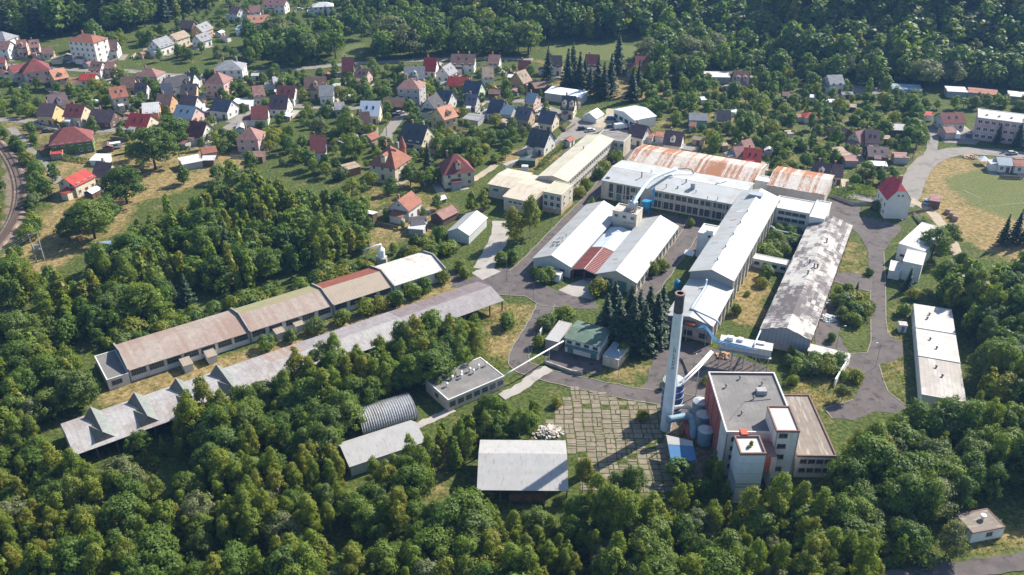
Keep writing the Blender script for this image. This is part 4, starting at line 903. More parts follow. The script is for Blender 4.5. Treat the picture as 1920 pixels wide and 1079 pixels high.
gable_parts(t5, r5[2], r5[3], 3.0, 4.6, 'x', WALLG, SHEDR, ridge_at=.62)
r6 = rect((894, 918), (1066, 919.5), (1065, 827.4), 4.2); t6 = bldg('hay_shed', 'open shed with broad grey sheet roof at the edge of the wood', r6, 'shed')
b = MB(); W6, D6 = r6[2], r6[3]; rm = D6 * .58; h0, h1 = 3.9, 6.0
slab(b, (0, 0, h0), (W6, 0, h0), (W6, rm, h1), (0, rm, h1), .12); slab(b, (0, rm, h1), (W6, rm, h1), (W6, D6, h0 + .35), (0, D6, h0 + .35), .12); b.obj('roof', SHEDR, t6)
for i in range(5):
    for y, hh in ((.3, 3.9), (rm, 6.0), (D6 - .3, 4.25)):
        b = MB(); x = .3 + i * (W6 - .6) / 4; b.box(x - .12, x + .12, y - .12, y + .12, 0, hh); b.obj('post', WOOD, t6)
b = MB(); b.box(W6 * .35, W6 * .75, 1.0, 3.5, 0, 2.0); b.obj('timber_stack', M('timber_orange', (.3, .16, .08), .9, .3, 1.5, lines=(2, .25, .05)), t6)

# --- green roofed shed with annexes
r7 = rect((1060, 634), (1124.5, 650.5), (1148, 618.6), 4.2); t7 = bldg('green_roof_shed', 'two storey shed with dark green mossy roof beside spruces', r7, 'building')
gable_parts(t7, r7[2], r7[3], 4.2, 4.9, 'x', WALLW, GREENR, over=.3)
row(t7, 'window', window_mesh(1.2, .7, 2, 1, FRAMEG), 'f', r7[2], r7[3], 4, 3.3)
for u in (.12, .8): b = MB(); b.box(-.8, .8, -.08, .02, -1.1, 1.1); put(t7, 'door', b.mesh('door', DOORG), 'f', r7[2], r7[3], r7[2] * u + .4, 1.12)
b = MB(); b.box(.3, r7[2] - .3, -1.2, -.02, 2.3, 2.5); b.obj('canopy', M('canopy_green', (.12, .2, .19), .8), t7)
r7b = rect((1022.6, 636), (1047, 641.8), (1075, 607), 2.9); t7b = bldg('shed_annex', 'low annex with pale ribbed roof west of the green roofed shed', r7b, 'shed')
flat_parts(t7b, r7b[2], r7b[3], 2.9, WALLP, SHEDR, SHEDR, par=.06, cw=.1)
r7c = rect((1130.5, 666.7), (1159.4, 675.2), (1184.7, 643.9), 2.9); t7c = bldg('lean_to', 'pale walled garage with blue grey roof between green shed and spruces', r7c, 'shed')
flat_parts(t7c, r7c[2], r7c[3], 2.9, WALLC, M('roof_blue_grey', (.24, .30, .34), .6, .1, .4, lines=(0, 1.0, .03)), par=.06, cw=.1)
q = [P(1022, 682), P(1072, 700), P(1092, 703)]; b = MB(); b.tube([q[0] + Vector((0, 0, .4)), q[1] + Vector((0, 0, .4)), q[2] + Vector((0, 0, .4))], .3, 6)
for i, (a_, c_) in enumerate(((q[0], q[1]), (q[1], q[2]))):
    d_ = (c_ - a_).normalized(); n_ = Vector((-d_.y, d_.x, 0)) * .18; w = MB(); o_ = a_
    w.hexa([(p - o_)[:] for p in (a_ + n_, a_ - n_, c_ - n_, c_ + n_)], [(p - o_ + Vector((0, 0, .9)))[:] for p in (a_ + n_, a_ - n_, c_ - n_, c_ + n_)])
    ow_ = w.obj('retaining_wall', CONC); ow_.location = o_; tag(ow_, ('concrete retaining wall along the forecourt road', 'short end of the forecourt retaining wall')[i], 'wall')
wv = [P(1012, 632), P(1028, 602)]; w = MB(); d_ = (wv[1] - wv[0]); n_ = Vector((-d_.y, d_.x, 0)).normalized() * .15
w.hexa([(wv[0] + n_)[:], (wv[0] - n_)[:], (wv[1] - n_)[:], (wv[1] + n_)[:]], [(p + Vector((0, 0, 1.8)))[:] for p in (wv[0] + n_, wv[0] - n_, wv[1] - n_, wv[1] + n_)])
tag(w.obj('garden_wall', COPE), 'pale free standing wall beside the shed annex', 'wall')
pipe('overhead_pipe', 'thin white overhead pipe from the vent shed to the green roofed shed', [P(944, 705, 3.2), P(990, 678, 4.4), P(1030, 655, 4.2), P(1058, 639, 3.6)], .2, WHITEP, 'pipe', supports=[P(990, 678, 4.2), P(1030, 655, 4.0)], smooth=3)

# --- gabled white store near the gardens, dust cyclone with blue pipe
r8 = rect((840, 434), (879, 441.4), (919, 410), 3.2); t8 = bldg('gabled_store', 'small white gabled store beside the concrete drive', r8, 'building'); gable_parts(t8, r8[2], r8[3], 3.2, 5.0, 'y', WALLG, ROOFW)
g9 = P(716, 497); t9 = thing('dust_cyclone', 'white dust cyclone on a masonry base behind the long hall', 'cyclone', g9)
b = MB(); b.box(-1.6, 1.6, -1.3, 1.3, 0, 2.6); b.obj('base', CONC, t9); b = MB(); b.cyl((0, .2), 1.2, 1.2, 2.6, 5.2, 16); b.cyl((0, .2), 1.2, .45, 5.2, 6.0, 16); b.cyl((0, .2), .4, .4, 6.0, 7.0, 12); b.obj('drum', WHITEP, t9)
pipe('feed_pipe', 'pale blue bent feed pipe reaching the dust cyclone', [P(687, 502, 0), P(685, 468, 6.6), P(707, 460, 6.2), P(712, 460, 6.0)], .26, PALEBLUE, 'pipe', smooth=0)

# --- boiler house
YB = R(-1.0); ORG = M('orange_render', (0.46, 0.10, 0.06), 0.8, 0.12, 0.6); REDW = M('red_wall', (0.36, 0.075, 0.06), 0.8, 0.2, 0.6, c2=(.36, .2, .16), thr=.62)
BW = M('boiler_wall', (0.60, 0.57, 0.53), 0.85, 0.1, 0.5, c2=(0.42, 0.36, 0.31), thr=0.62, sc2=0.35, st2=(1, 1, .35))
rb = rect((1362, 809.4), (1497, 809), (1458, 697), 12.0, YB)
tb_ = bldg('boiler_house', 'tall boiler house with grey felt roof and red west wall', rb)
flat_parts(tb_, rb[2], rb[3], 12.0, BW, FELT, COPE, par=.45, cw=.25)
b = MB(); b.box(-.14, -.01, 5.5, rb[3], 0, 11.2); b.obj('red_cladding', REDW, tb_); b = MB(); b.box(.3, rb[2] - .3, rb[3] - .36, rb[3] - .31, 11.5, 11.97); b.obj('parapet_lining', COPER, tb_)
DKW = window_mesh(1.8, .9, 2, 1, COPER)
for zz in (10.0, 7.6, 5.2, 2.8): put(tb_, 'window', DKW, 'f', rb[2], rb[3], 2.2, zz)
rl = rect((1495, 854), (1569, 854), (1521.4, 739.3), 6.0, YB); tl = bldg('boiler_annex', 'two storey annex with brown felt roof on the boiler house', rl)
flat_parts(tl, rl[2], rl[3], 6.0, BW, FELTB, COPER, par=.3, cw=.25)
bw_ = window_mesh(1.25, .9, 2, 1, COPER)
for zz in (4.4, 2.0): row(tl, 'window', bw_, 'f', rl[2], rl[3], 4, zz, 1.5, rl[2] - 1.6)
rs = rect((1456.4, 807.6), (1500, 807.6), (1485, 761), 15.0, YB); ts = bldg('stair_tower', 'tall white stair tower with a column of brown windows by the boiler house', rs, 'tower')
flat_parts(ts, rs[2], rs[3], 15.0, BW, FELTW, COPER, par=.3, cw=.22)
for zz in (13.7, 11.0, 8.2, 5.0, 1.8): put(ts, 'window', window_mesh(1.6, .95, 2, 1, COPER), 'f', rs[2], rs[3], 1.5, zz)
rt = rect((1388.8, 850), (1436, 848), (1428, 815), 13.2, R(0.5)); tt = bldg('coal_tower', 'pale blue white concrete tower with weeds growing on its roof', rt, 'tower')
flat_parts(tt, rt[2], rt[3], 13.2, M('wall_blue_white', (0.52, 0.56, 0.60), .8, .1, .5, c2=(.36, .36, .36), thr=.66, sc2=.5, lines=(2, 2.6, .05), lcol=(.2, .22, .25)), FELTW, COPER, par=.4, cw=.25)
b = MB(); b.box(rt[2] * .28, rt[2] * .55, rt[3], rt[3] + 1.8, 9.5, 13.5); b.obj('hoist_shaft', ORG, tt)
b = MB(); b.box(-.05, rt[2] + .05, -.05, rt[3] + .05, 4.2, 4.45); b.box(-.05, rt[2] + .05, -.05, rt[3] + .05, 5.0, 5.2); b.obj('string_course', FRAMEG, tt)
xl = rt[0].x + rt[2] + .05; lb_ = thing('link_bridge', 'orange rendered bridge between coal tower and stair tower', 'bridge', (xl, rt[0].y + 2.0, 0), YB); wl_ = rs[0].x - xl - .05
b = MB(); b.box(0, wl_, 0, 4.5, 6.6, 10.6); b.obj('body', ORG, lb_); b = MB(); b.box(-.0, wl_, -.12, 4.6, 10.6, 10.8); b.obj('roof', COPER, lb_)
b = MB(); b.box(wl_ * .62, wl_, -.3, -.02, 6.6, 10.6); b.obj('pale_panel', M('panel_pink', (.52, .4, .38), .8), lb_)

# --- chimney with dark top, vertical lettering worn to marks, ladder
ch = P(1248, 805); tc_ = thing('chimney', 'tall pale blue concrete chimney with dark top and vertical lettering', 'chimney', ch); footprint(ch, 0, -2, 2, -2, 2)
CHM = M('chimney_concrete', (0.62, 0.65, 0.68), 0.8, 0.1, 0.5, c2=(0.42, 0.40, 0.38), thr=0.64, sc2=0.5, st2=(1, 1, .25), lines=(2, 1.6, .03), lcol=(.45, .45, .45))
HC = 36.0; b = MB(); b.cyl((0, 0), 1.26, 1.02, 0, 31.4, 28, cap=False); b.obj('shaft', CHM, tc_, smooth=True)
b = MB(); b.cyl((0, 0), 1.02, .98, 31.4, HC, 28, cap=False); b.cyl((0, 0), .70, .70, 26, HC - .1, 24, m=1, cap=False)
n = 28
for k in range(n):
    a0, a1 = 2 * math.pi * k / n, 2 * math.pi * (k + 1) / n; ro, ri = 1.1, .70
    b.face([(ro * math.cos(a0), ro * math.sin(a0), HC), (ro * math.cos(a1), ro * math.sin(a1), HC), (ri * math.cos(a1), ri * math.sin(a1), HC), (ri * math.cos(a0), ri * math.sin(a0), HC)], 2)
    b.face([(ro * math.cos(a0), ro * math.sin(a0), HC - .35), (ro * math.cos(a1), ro * math.sin(a1), HC - .35), (ro * math.cos(a1), ro * math.sin(a1), HC), (ro * math.cos(a0), ro * math.sin(a0), HC)], 2)
b.face([(  .69 * math.cos(2 * math.pi * k / 24), .69 * math.sin(2 * math.pi * k / 24), 26.1) for k in range(24)], 1)
b.obj('dark_top', [M('chimney_dark', (0.085, 0.07, 0.07), .85, .25, 1), DARKIN, M('chimney_rim', (.24, .16, .14), .9)], tc_)
lm = M('lettering_black', (.03, .03, .04), .8); zz = 22.6
glyphs = [((0, 0, .12, .62), (0, 0, .5, .12)), ((0, 0, .12, .62), (0, .5, .5, .62), (.38, 0, .5, .62)), ((0, 0, .12, .62), (0, .26, .5, .38)), ((0, 0, .5, .12), (0, .25, .5, .37), (0, .5, .5, .62)), ((0, 0, .12, .62), (.38, 0, .5, .62), (0, 0, .5, .12)), ((0, 0, .12, .62), (.12, .26, .5, .38), (.38, .3, .5, .62)), ((0, 0, .5, .12), (0, 0, .12, .62), (.38, 0, .5, .62), (0, .5, .5, .62))]
for g in glyphs:
    b = MB(); rr = 1.26 - .24 * zz / 31.4 + .01
    for (x0, z0, x1, z1) in g:
        pts = [(-.25 + x, zz + z_) for x, z_ in ((x0, z0), (x1, z0), (x1, z1), (x0, z1))]; an = [-math.pi / 2 - .12 + x / rr for x, _ in pts]
        b.face([((rr + .02) * math.cos(a), (rr + .02) * math.sin(a), z_) for a, (_, z_) in zip(an, pts)])
    b.obj('letter', lm, tc_); zz -= .86
b = MB()
for s in (-.22, .22): b.tube([(1.42, s, .5), (1.1, s, 31)], .05, 5)
b.obj('ladder', WHITEP, tc_)
# --- blue silo, tanks, ducts
sp = P(1257, 776); tsil = thing('silo', 'dark blue cylindrical silo with white rings behind the chimney', 'silo', sp); footprint(sp, 0, -2.6, 2.6, -2.6, 2.6)
NAVY = M('silo_blue', (0.045, 0.085, 0.26), .45, .12, .6, spec=.4); b = MB(); b.cyl((0, 0), 2.45, 2.45, .4, 9.6, 28); b.obj('shell', NAVY, tsil, smooth=False)
b = MB(); b.cyl((0, 0), 2.42, .6, 9.6, 10.1, 28); b.obj('lid', M('silo_lid', (.35, .37, .4), .7), tsil)
for zz in (2.2, 4.0, 5.8, 7.6, 9.5): b = MB(); b.cyl((0, 0), 2.5, 2.5, zz, zz + .1, 28); b.obj('ring', WHITEP, tsil)
for a in np.linspace(0, 6.0, 12): b = MB(); b.box(2.3 * math.cos(a) - .03, 2.3 * math.cos(a) + .03, 2.3 * math.sin(a) - .03, 2.3 * math.sin(a) + .03, 9.5, 10.6); b.obj('railing_post', WHITEP, tsil)
b = MB(); b.box(-.5, .5, -.4, .6, 9.9, 11.8); b.obj('top_filter', STEEL, tsil)
for k, dx in enumerate((0, 5)):
    pipe('fuel_pipe', ('upper white fuel pipe rising from the silo to the trestle', 'lower white fuel pipe rising from the silo to the trestle')[k], [P(1276 + dx, 717 + k * 3, 9.9), P(1306 + dx, 688 + k * 2, 8.6), P(1333 + dx * .6, 659 + k * 2, 7.5)], .24, WHITEP, 'pipe', supports=[P(1306 + dx, 688 + k * 2, 8.4)] if k else [], smooth=0)
TANKB = M('tank_blue_grey', (.20, .30, .36), .55, .15, .8); TANKT = M('tank_lagging', (.40, .43, .45), .6, .2, 1.2)
for (px, py, lb) in ((1310, 778, 'blue grey filter tank nearest the silo'), (1316, 803, 'middle blue grey filter tank beside the boiler house'), (1320, 832, 'blue grey filter tank behind the blue roofed lean-to')):
    q = P(px, py); t_ = thing('filter_tank', lb, 'tank', q); b = MB(); b.cyl((0, 0), 1.75, 1.75, .4, 4.0, 20); b.obj('shell', TANKB, t_); b = MB(); b.cyl((0, 0), 1.75, .5, 4.0, 4.5, 20); b.obj('dome', TANKT, t_)
    b = MB(); b.cyl((2.6, .3), .55, .55, .3, 5.6, 14); b.cyl((2.6, .3), .55, .2, 5.6, 6.0, 14); b.obj('scrubber_column', TANKB, t_)
    for s in (-1.2, 1.2): b = MB(); b.box(s - .12, s + .12, -.12, .12, 0, .5); b.obj('foot', STEEL, t_)
pipe('flue_duct', 'thick grey flue duct bending from the chimney to the filters', [P(1252, 787, 5.6), P(1270, 784, 5.4), P(1288, 781, 5.2), P(1297, 786, 4.8), P(1300, 800, 3.6), P(1298, 822, 1.2)], .85, TANKB, 'duct', smooth=4)
pipe('flue_duct', 'pale flue duct looping behind the chimney to the silo', [P(1262, 765, 5.2), P(1280, 763, 5.4), P(1291, 765, 5.2), P(1294, 772, 4.2), P(1290, 778, 3.2)], .5, M('duct_pale', (.5, .48, .44), .6), 'duct', smooth=4)
c0, c1 = P(1284, 792, 3.6), P(1296, 828, .8); tcv = thing('ash_conveyor', 'red inclined ash conveyor between filters and chimney', 'conveyor', (c0.x, c0.y, 0)); b = MB(); d_ = c1 - c0; n_ = Vector((-d_.y, d_.x, 0)).normalized() * .55; oo = Vector((c0.x, c0.y, 0))
b.hexa([(p - oo)[:] for p in (c0 + n_, c0 - n_, c1 - n_, c1 + n_)], [(p - oo + Vector((0, 0, .8)))[:] for p in (c0 + n_, c0 - n_, c1 - n_, c1 + n_)]); b.obj('trough', REDW, tcv); b = MB(); b.box(-.2, .2, -.2, .2, 0, 3.5); b.obj('leg', REDW, tcv)
q4 = [P(1259, 869.8, 3.4), P(1305.6, 864, 3.4), P(1297.8, 828, 3.9), P(1249, 817, 3.9)]; tbl = thing('blue_lean_to', 'lean-to with bright blue sheet roof beside the chimney', 'shed', (q4[0].x, q4[0].y, 0)); oo = Vector((q4[0].x, q4[0].y, 0)); footprint(oo, 0, 0, 6, 0, 7)
m0, m1 = q4[0].lerp(q4[3], .66), q4[1].lerp(q4[2], .72); b = MB(); slab(b, *[(p - oo)[:] for p in (q4[0], q4[1], m1, m0)], .12); b.obj('roof', M('blue_sheet', (.04, .14, .28), .5, .06, .5, lines=(0, .9, .03), lcol=(.02, .13, .36)), tbl)
b = MB(); slab(b, *[(p - oo + Vector((0, 0, .05)))[:] for p in (m0, m1, q4[2], q4[3])], .12); b.obj('back_roof', SHEDR, tbl)
for p in q4: v = p - oo; b = MB(); b.box(v.x - .1, v.x + .1, v.y - .1, v.y + .1, 0, v.z); b.obj('post', STEEL, tbl)
b = MB(); b.box(.6, 4.5, 1.0, 3.5, 0, 1.1); b.obj('scrap_bin', DKP, tbl)
# --- trestle with white box conveyor and blue pipes
z0 = 4.6; k0, k1 = P(1350, 641, 6.8), P(1447, 658, 6.8); yk = math.atan2(k1.y - k0.y, k1.x - k0.x); Lk = (k1 - k0).length
tk = thing('trestle', 'steel trestle carrying a white box gallery with blue pipes', 'trestle', (k0.x, k0.y, 0), yk); footprint((k0.x, k0.y), yk, 0, Lk, 0, 3.5)
b = MB(); b.box(0, Lk, 0, 3.2, 4.9, 6.7); b.obj('gallery', M('gallery_wall', (.42, .42, .44), .7, .12, .6, lines=(0, 1.2, .04)), tk); b = MB(); b.box(-.15, Lk + .15, -.15, 3.4, 6.7, 6.85); b.obj('gallery_roof', FELTW, tk)
for i in range(5):
    x = .4 + i * (Lk - .8) / 4
    for y in (.2, 3.0): b = MB(); b.box(x - .11, x + .11, y - .11, y + .11, 0, 4.9); b.obj('post', STEEL, tk)
    if i < 4:
        x2 = .4 + (i + 1) * (Lk - .8) / 4; b = MB(); b.tube([(x, .2, .3), (x2, .2, 4.7)], .06, 5); b.obj('brace', STEEL, tk); b = MB(); b.tube([(x2, .2, .3), (x, .2, 4.7)], .06, 5); b.obj('brace', STEEL, tk)
b = MB(); b.box(-.2, Lk + .2, -.9, -.02, 4.75, 4.87); b.obj('walkway', STEEL, tk)
for (x, y, w, h) in ((1.5, 1.6, 1.6, 1.0), (4.2, 2.1, 1.2, .7), (8.5, 2.3, 2.2, .4)): b = MB(); b.box(x, x + w, y - .6, y + .6, 6.84, 6.85 + h); b.obj('roof_box', WHITEP, tk)
for k in range(3):
    zz = 7.15; pts = [P(1312 - k * 3, 611 + k * 2, 6.6), P(1324, 613 + k * 2.4, 6.6), P(1341 - k, 634 + k * 2.6, zz), P(1349, 639 + k * 2.6, zz), P(1390, 648 + k * 2.6, zz), P(1402 + k * 9, 651 + k * 2.6, zz)]
    pipe('blue_pipe', ('uppermost blue pipe along the trestle gallery', 'middle blue pipe along the trestle gallery', 'lowest blue pipe along the trestle gallery')[k], pts, .14, BLUEP, 'pipe', smooth=3)
pipe('branch_pipe', 'pale blue branch pipe from gallery up to the patchy roofed hall', [P(1412, 657, 5.5), P(1414, 648, 7.2), P(1420, 634, 6.2), P(1426, 620, 5.4)], .22, PALEBLUE, 'pipe', smooth=3)
bt = P(1269, 545); tbt = thing('water_tank', 'small bright blue water tank on legs behind the chimney top', 'tank', bt); b = MB(); b.cyl((0, 0), 1.0, 1.0, .8, 3.0, 16); b.cyl((0, 0), 1.0, .3, 3.0, 3.5, 16); b.obj('shell', BRB, tbt)
for a in range(4): b = MB(); x, y = .8 * math.cos(a * 1.571), .8 * math.sin(a * 1.571); b.box(x - .08, x + .08, y - .08, y + .08, 0, .9); b.obj('leg', STEEL, tbt)
q = P(1355, 668); tp_ = thing('rubble_heap', 'orange brick rubble heap under the trestle', 'rubble', q); b = MB()
for k in range(40): a, r_ = random.uniform(0, 6.28), random.uniform(0, 1.8); x, y = r_ * math.cos(a), r_ * math.sin(a); z_ = max(0, .9 - r_ * .5); s_ = random.uniform(.15, .4); b.box(x - s_, x + s_, y - s_, y + s_, 0, z_ + random.uniform(.1, .4))
tag(b.obj('bricks', M('brick_orange', (.42, .26, .16), .9), tp_), kind='stuff')

# --- eastern buildings
r17 = rect((1685.5, 456.5), (1734, 471), (1742.9, 420.5), 5.5); t17 = bldg('white_store', 'bright white flat roofed store with blank walls by the dirt track', r17); flat_parts(t17, r17[2], r17[3], 5.5, WALLW, FELTW, COPE, par=.06, cw=.15); put(t17, 'window', window_mesh(1.3, .7, 2, 1, FRAMEG), 'f', r17[2], r17[3], 1.8, 1.9)
r18 = rect((1693.3, 489.6), (1729.3, 497.4), (1735, 474), 6.0); t18 = bldg('white_store', 'grey roofed block with tall white front below the bright store', (r18[0], r18[1], r18[2], r18[3])); flat_parts(t18, r18[2], r18[3], 6.0, WALLW, M('roof_pale_grey', (.46, .46, .45), .8, .06, .4), COPE, par=.06, cw=.15)
r19 = rect((1667, 506.5), (1688, 510.5), (1693, 492), 2.8); t19 = bldg('white_shed', 'low white panelled shed attached to the grey roofed block', r19, 'shed'); flat_parts(t19, r19[2], r19[3], 2.8, WALLW, FELTW, par=.06, cw=.12)
r20 = rect((1729, 740), (1811.6, 755), (1775.6, 578.5), 3.8); t20 = bldg('long_store', 'long flat roofed store with white, grey and tan roof sections', r20)
b = MB(); b.box(0, r20[2], 0, r20[3], 0, 3.5); b.obj('wall', WALLW, t20)
for k, (f0, f1, m_) in enumerate(((0, .385, FELTT), (.385, .70, M('roof_felt_grey_pale', (.46, .43, .40), .9, .1, .5, c2=(.58, .56, .53), thr=.56, sc2=.35)), (.70, 1.0, FELTW))):
    b = MB(); b.box(-.1, r20[2] + .1, r20[3] * f0 + .1, r20[3] * f1 - .1, 3.502, 3.75); b.obj('roof', m_, t20)
    b = MB(); b.box(-.14, r20[2] + .14, r20[3] * f0 - .1, r20[3] * f0 + .1, 3.5, 3.95); b.obj('coping', COPE, t20)
    for _ in range(2): stack(t20, r20[2] * random.uniform(.25, .55), r20[3] * random.uniform(f0 + .06, f1 - .06), 3.7, .5, .2, DKP)
r21 = rect((1791.8, 964), (1824.3, 999.4), (1880.4, 983), 2.8); t21 = bldg('wood_hut', 'small white hut with brown roof and white vent in the corner of the wood', r21, 'hut')
flat_parts(t21, r21[2], r21[3], 2.8, WALLW, FELTB, COPER, par=.08, cw=.15); put(t21, 'window', window_mesh(2.2, 1.0, 3, 1, FRAMEG), 'f', r21[2], r21[3], r21[2] * .5, 1.6); put(t21, 'window', window_mesh(1.2, .9, 2, 1, FRAMEG), 'r', r21[2], r21[3], r21[3] * .55, 1.6)
b = MB(); b.cyl((r21[2] * .45, r21[3] * .6), .3, .3, 2.6, 3.4, 12); b.cyl((r21[2] * .45, r21[3] * .6), .55, .55, 3.4, 3.8, 12); b.obj('roof_vent', WHITEP, t21)
tkq = P(1690, 620); tks = thing('transformer_kiosk', 'small white transformer kiosk on the grass by the yard road', 'kiosk', tkq, R(-12)); b = MB(); b.box(-1, 1, -1, 1, 0, 2.1); b.obj('wall', WHITEP, tks); b = MB(); b.box(-1.1, 1.1, -1.1, 1.1, 2.1, 2.25); b.obj('roof', FELTT, tks); b = MB(); b.box(-.4, .4, -1.05, -1.0, .2, 1.8); b.obj('door', FRAMEG, tks)

# --- weathered odds and ends on the big roofs: patched sheets, gutters, small vents
PATCHM = [M('sheet_patch_pale', (.62, .62, .60), .5, .1, 1), M('sheet_patch_dull', (.36, .35, .33), .7, .15, 1), M('sheet_patch_rust', (.34, .2, .13), .8, .2, 1)]
def roof_bits(t, W, D, hw, hr, n, seed):
    r = random.Random(seed)
    for k in range(n):
        side = r.choice((0, 1)); y = r.uniform(2, D - 3); l, w = r.uniform(.5, 1.6), r.uniform(.6, 2.2); x0 = r.uniform(.6, W / 2 - 2.2); x1 = x0 + w
        z = lambda x: hw + (hr - hw) * x / (W / 2) + .17
        X = (lambda x: x) if side == 0 else (lambda x: W - x)
        b = MB(); slab(b, (X(x0), y, z(x0)), (X(x1), y, z(x1)), (X(x1), y + l, z(x1)), (X(x0), y + l, z(x0)), .03); b.obj('roof_patch', PATCHM[r.randrange(3) if r.random() < .6 else 1], t)
    for x in (-.5, W + .34): b = MB(); b.box(x, x + .16, -.3, D + .3, hw - .32, hw - .16); b.obj('gutter', FRAMEG, t)
roof_bits(tA, rA[2], rA[3], 3.8, 6.2, 7, 1); roof_bits(tB, rB[2], rB[3], 3.8, 6.2, 6, 2); roof_bits(tM, rM[2], rM[3], 8.0, 10.0, 12, 3)
for k in range(5): stack(tM, rM[2] * .5, 6 + k * 9.0, 10.0, .7, .22, STEEL)
for k, (x, y) in enumerate(((.3, .3), (.55, .55), (.2, .75), (.75, .8), (.45, .9))): mushroom(tb_, rb[2] * x, rb[3] * y, 11.5, FRAMEG, .8)
b = MB(); b.box(rb[2] * .62, rb[2] * .62 + 2.2, rb[3] * .62, rb[3] * .62 + 1.6, 11.5, 12.6); b.obj('roof_hatch', M('hatch_grey', (.3, .3, .3), .7), tb_)
b = MB(); b.tube([(rb[2] * .1, rb[3] * .2, 11.62), (rb[2] * .4, rb[3] * .5, 11.62), (rb[2] * .8, rb[3] * .55, 11.62)], .07, 5); b.obj('roof_cable', DKP, tb_)
for x in (.25, rb[2] * .34): b = MB(); b.cyl((x, -.12), .09, .09, 0, 11.4, 8); b.obj('drain_pipe', FRAMEG, tb_)
for y in (8, 13, 18): b = MB(); b.cyl((-.24, y), .12, .12, 0, 11.0, 8); b.obj('drain_pipe', FRAMEG, tb_)
for x in (.2, rs[2] - .2): b = MB(); b.cyl((x, -.1), .07, .07, 0, 14.6, 8); b.obj('drain_pipe', FRAMEG, ts)

# ================================================================= village
def tile_mat(name, c, v=.18): return M('tiles_' + name, c, 0.8, v, 0.7, c2=tuple(x * .62 for x in c), thr=.62, sc2=.5, lines=(2, .33, .035), lcol=tuple(x * .6 for x in c))
ROOFS = {'red': ('bright red', (0.40, 0.055, 0.045)), 'tile': ('terracotta', (0.29, 0.115, 0.075)), 'maroon': ('maroon', (0.20, 0.06, 0.055)), 'brown': ('brown', (0.19, 0.115, 0.09)),
         'dark': ('black', (0.075, 0.072, 0.078)), 'navy': ('dark blue', (0.075, 0.085, 0.12)), 'purple': ('dark purple', (0.13, 0.085, 0.09)), 'grey': ('grey', (0.26, 0.26, 0.27)),
         'blue': ('grey blue', (0.20, 0.27, 0.33)), 'pale': ('pale grey', (0.50, 0.50, 0.49)), 'white': ('white metal', (0.68, 0.72, 0.76)), 'salmon': ('salmon', (0.46, 0.22, 0.14)), 'rose': ('rose brown', (0.28, 0.15, 0.13)), 'tan': ('tan', (0.33, 0.25, 0.18))}
WALLS = {'w': ('white', (0.66, 0.64, 0.60)), 'c': ('cream', (0.60, 0.52, 0.38)), 'y': ('yellow', (0.58, 0.44, 0.22)), 'o': ('orange', (0.50, 0.30, 0.15)), 'p': ('pink', (0.58, 0.40, 0.36)), 'g': ('grey', (0.38, 0.37, 0.36)),
         'k': ('brown timber', (0.14, 0.09, 0.065)), 't': ('tan', (0.42, 0.32, 0.22)), 'e': ('teal', (0.16, 0.34, 0.36)), 'v': ('ivy green', (0.10, 0.17, 0.03)), 'b': ('brick', (0.36, 0.16, 0.09)), 'f': ('pale green', (0.52, 0.60, 0.48))}
RM = {k: tile_mat(k, v[1]) for k, v in ROOFS.items()}
RM['white'] = M('metal_white', ROOFS['white'][1], .4, .06, .4, lines=(0, 1, .03), lcol=(.5, .53, .56)); RM['pale'] = M('sheet_pale', ROOFS['pale'][1], .7, .1, .5, lines=(0, 1, .03)); RM['blue'] = M('sheet_blue', ROOFS['blue'][1], .6, .1, .5, lines=(0, 1, .03))
WM = {k: M('render_' + v[0].replace(' ', '_'), v[1], .85, .08, .6, c2=tuple(x * .75 for x in v[1]), thr=.66, sc2=.4) for k, v in WALLS.items()}
CHIM = M('chimney_brick', (.30, .17, .12), .9, .2, 2); 
HW = window_mesh(1.05, 1.25, 2, 1, FRAMEW); HWs = window_mesh(.7, .8, 1, 1, FRAMEW)
b = MB(); b.box(-.5, .5, -.07, .02, -1.0, 1.0); b.box(-.6, -.5, -.1, .02, -1.0, 1.1); b.box(.5, .6, -.1, .02, -1.0, 1.1); b.box(-.6, .6, -.1, .02, 1.0, 1.1); HDOOR = b.mesh('door', [M('door_brown', (.14, .08, .05), .6)])
PATIO = [CONCP, ROADL, PATH]
HOUSES = []
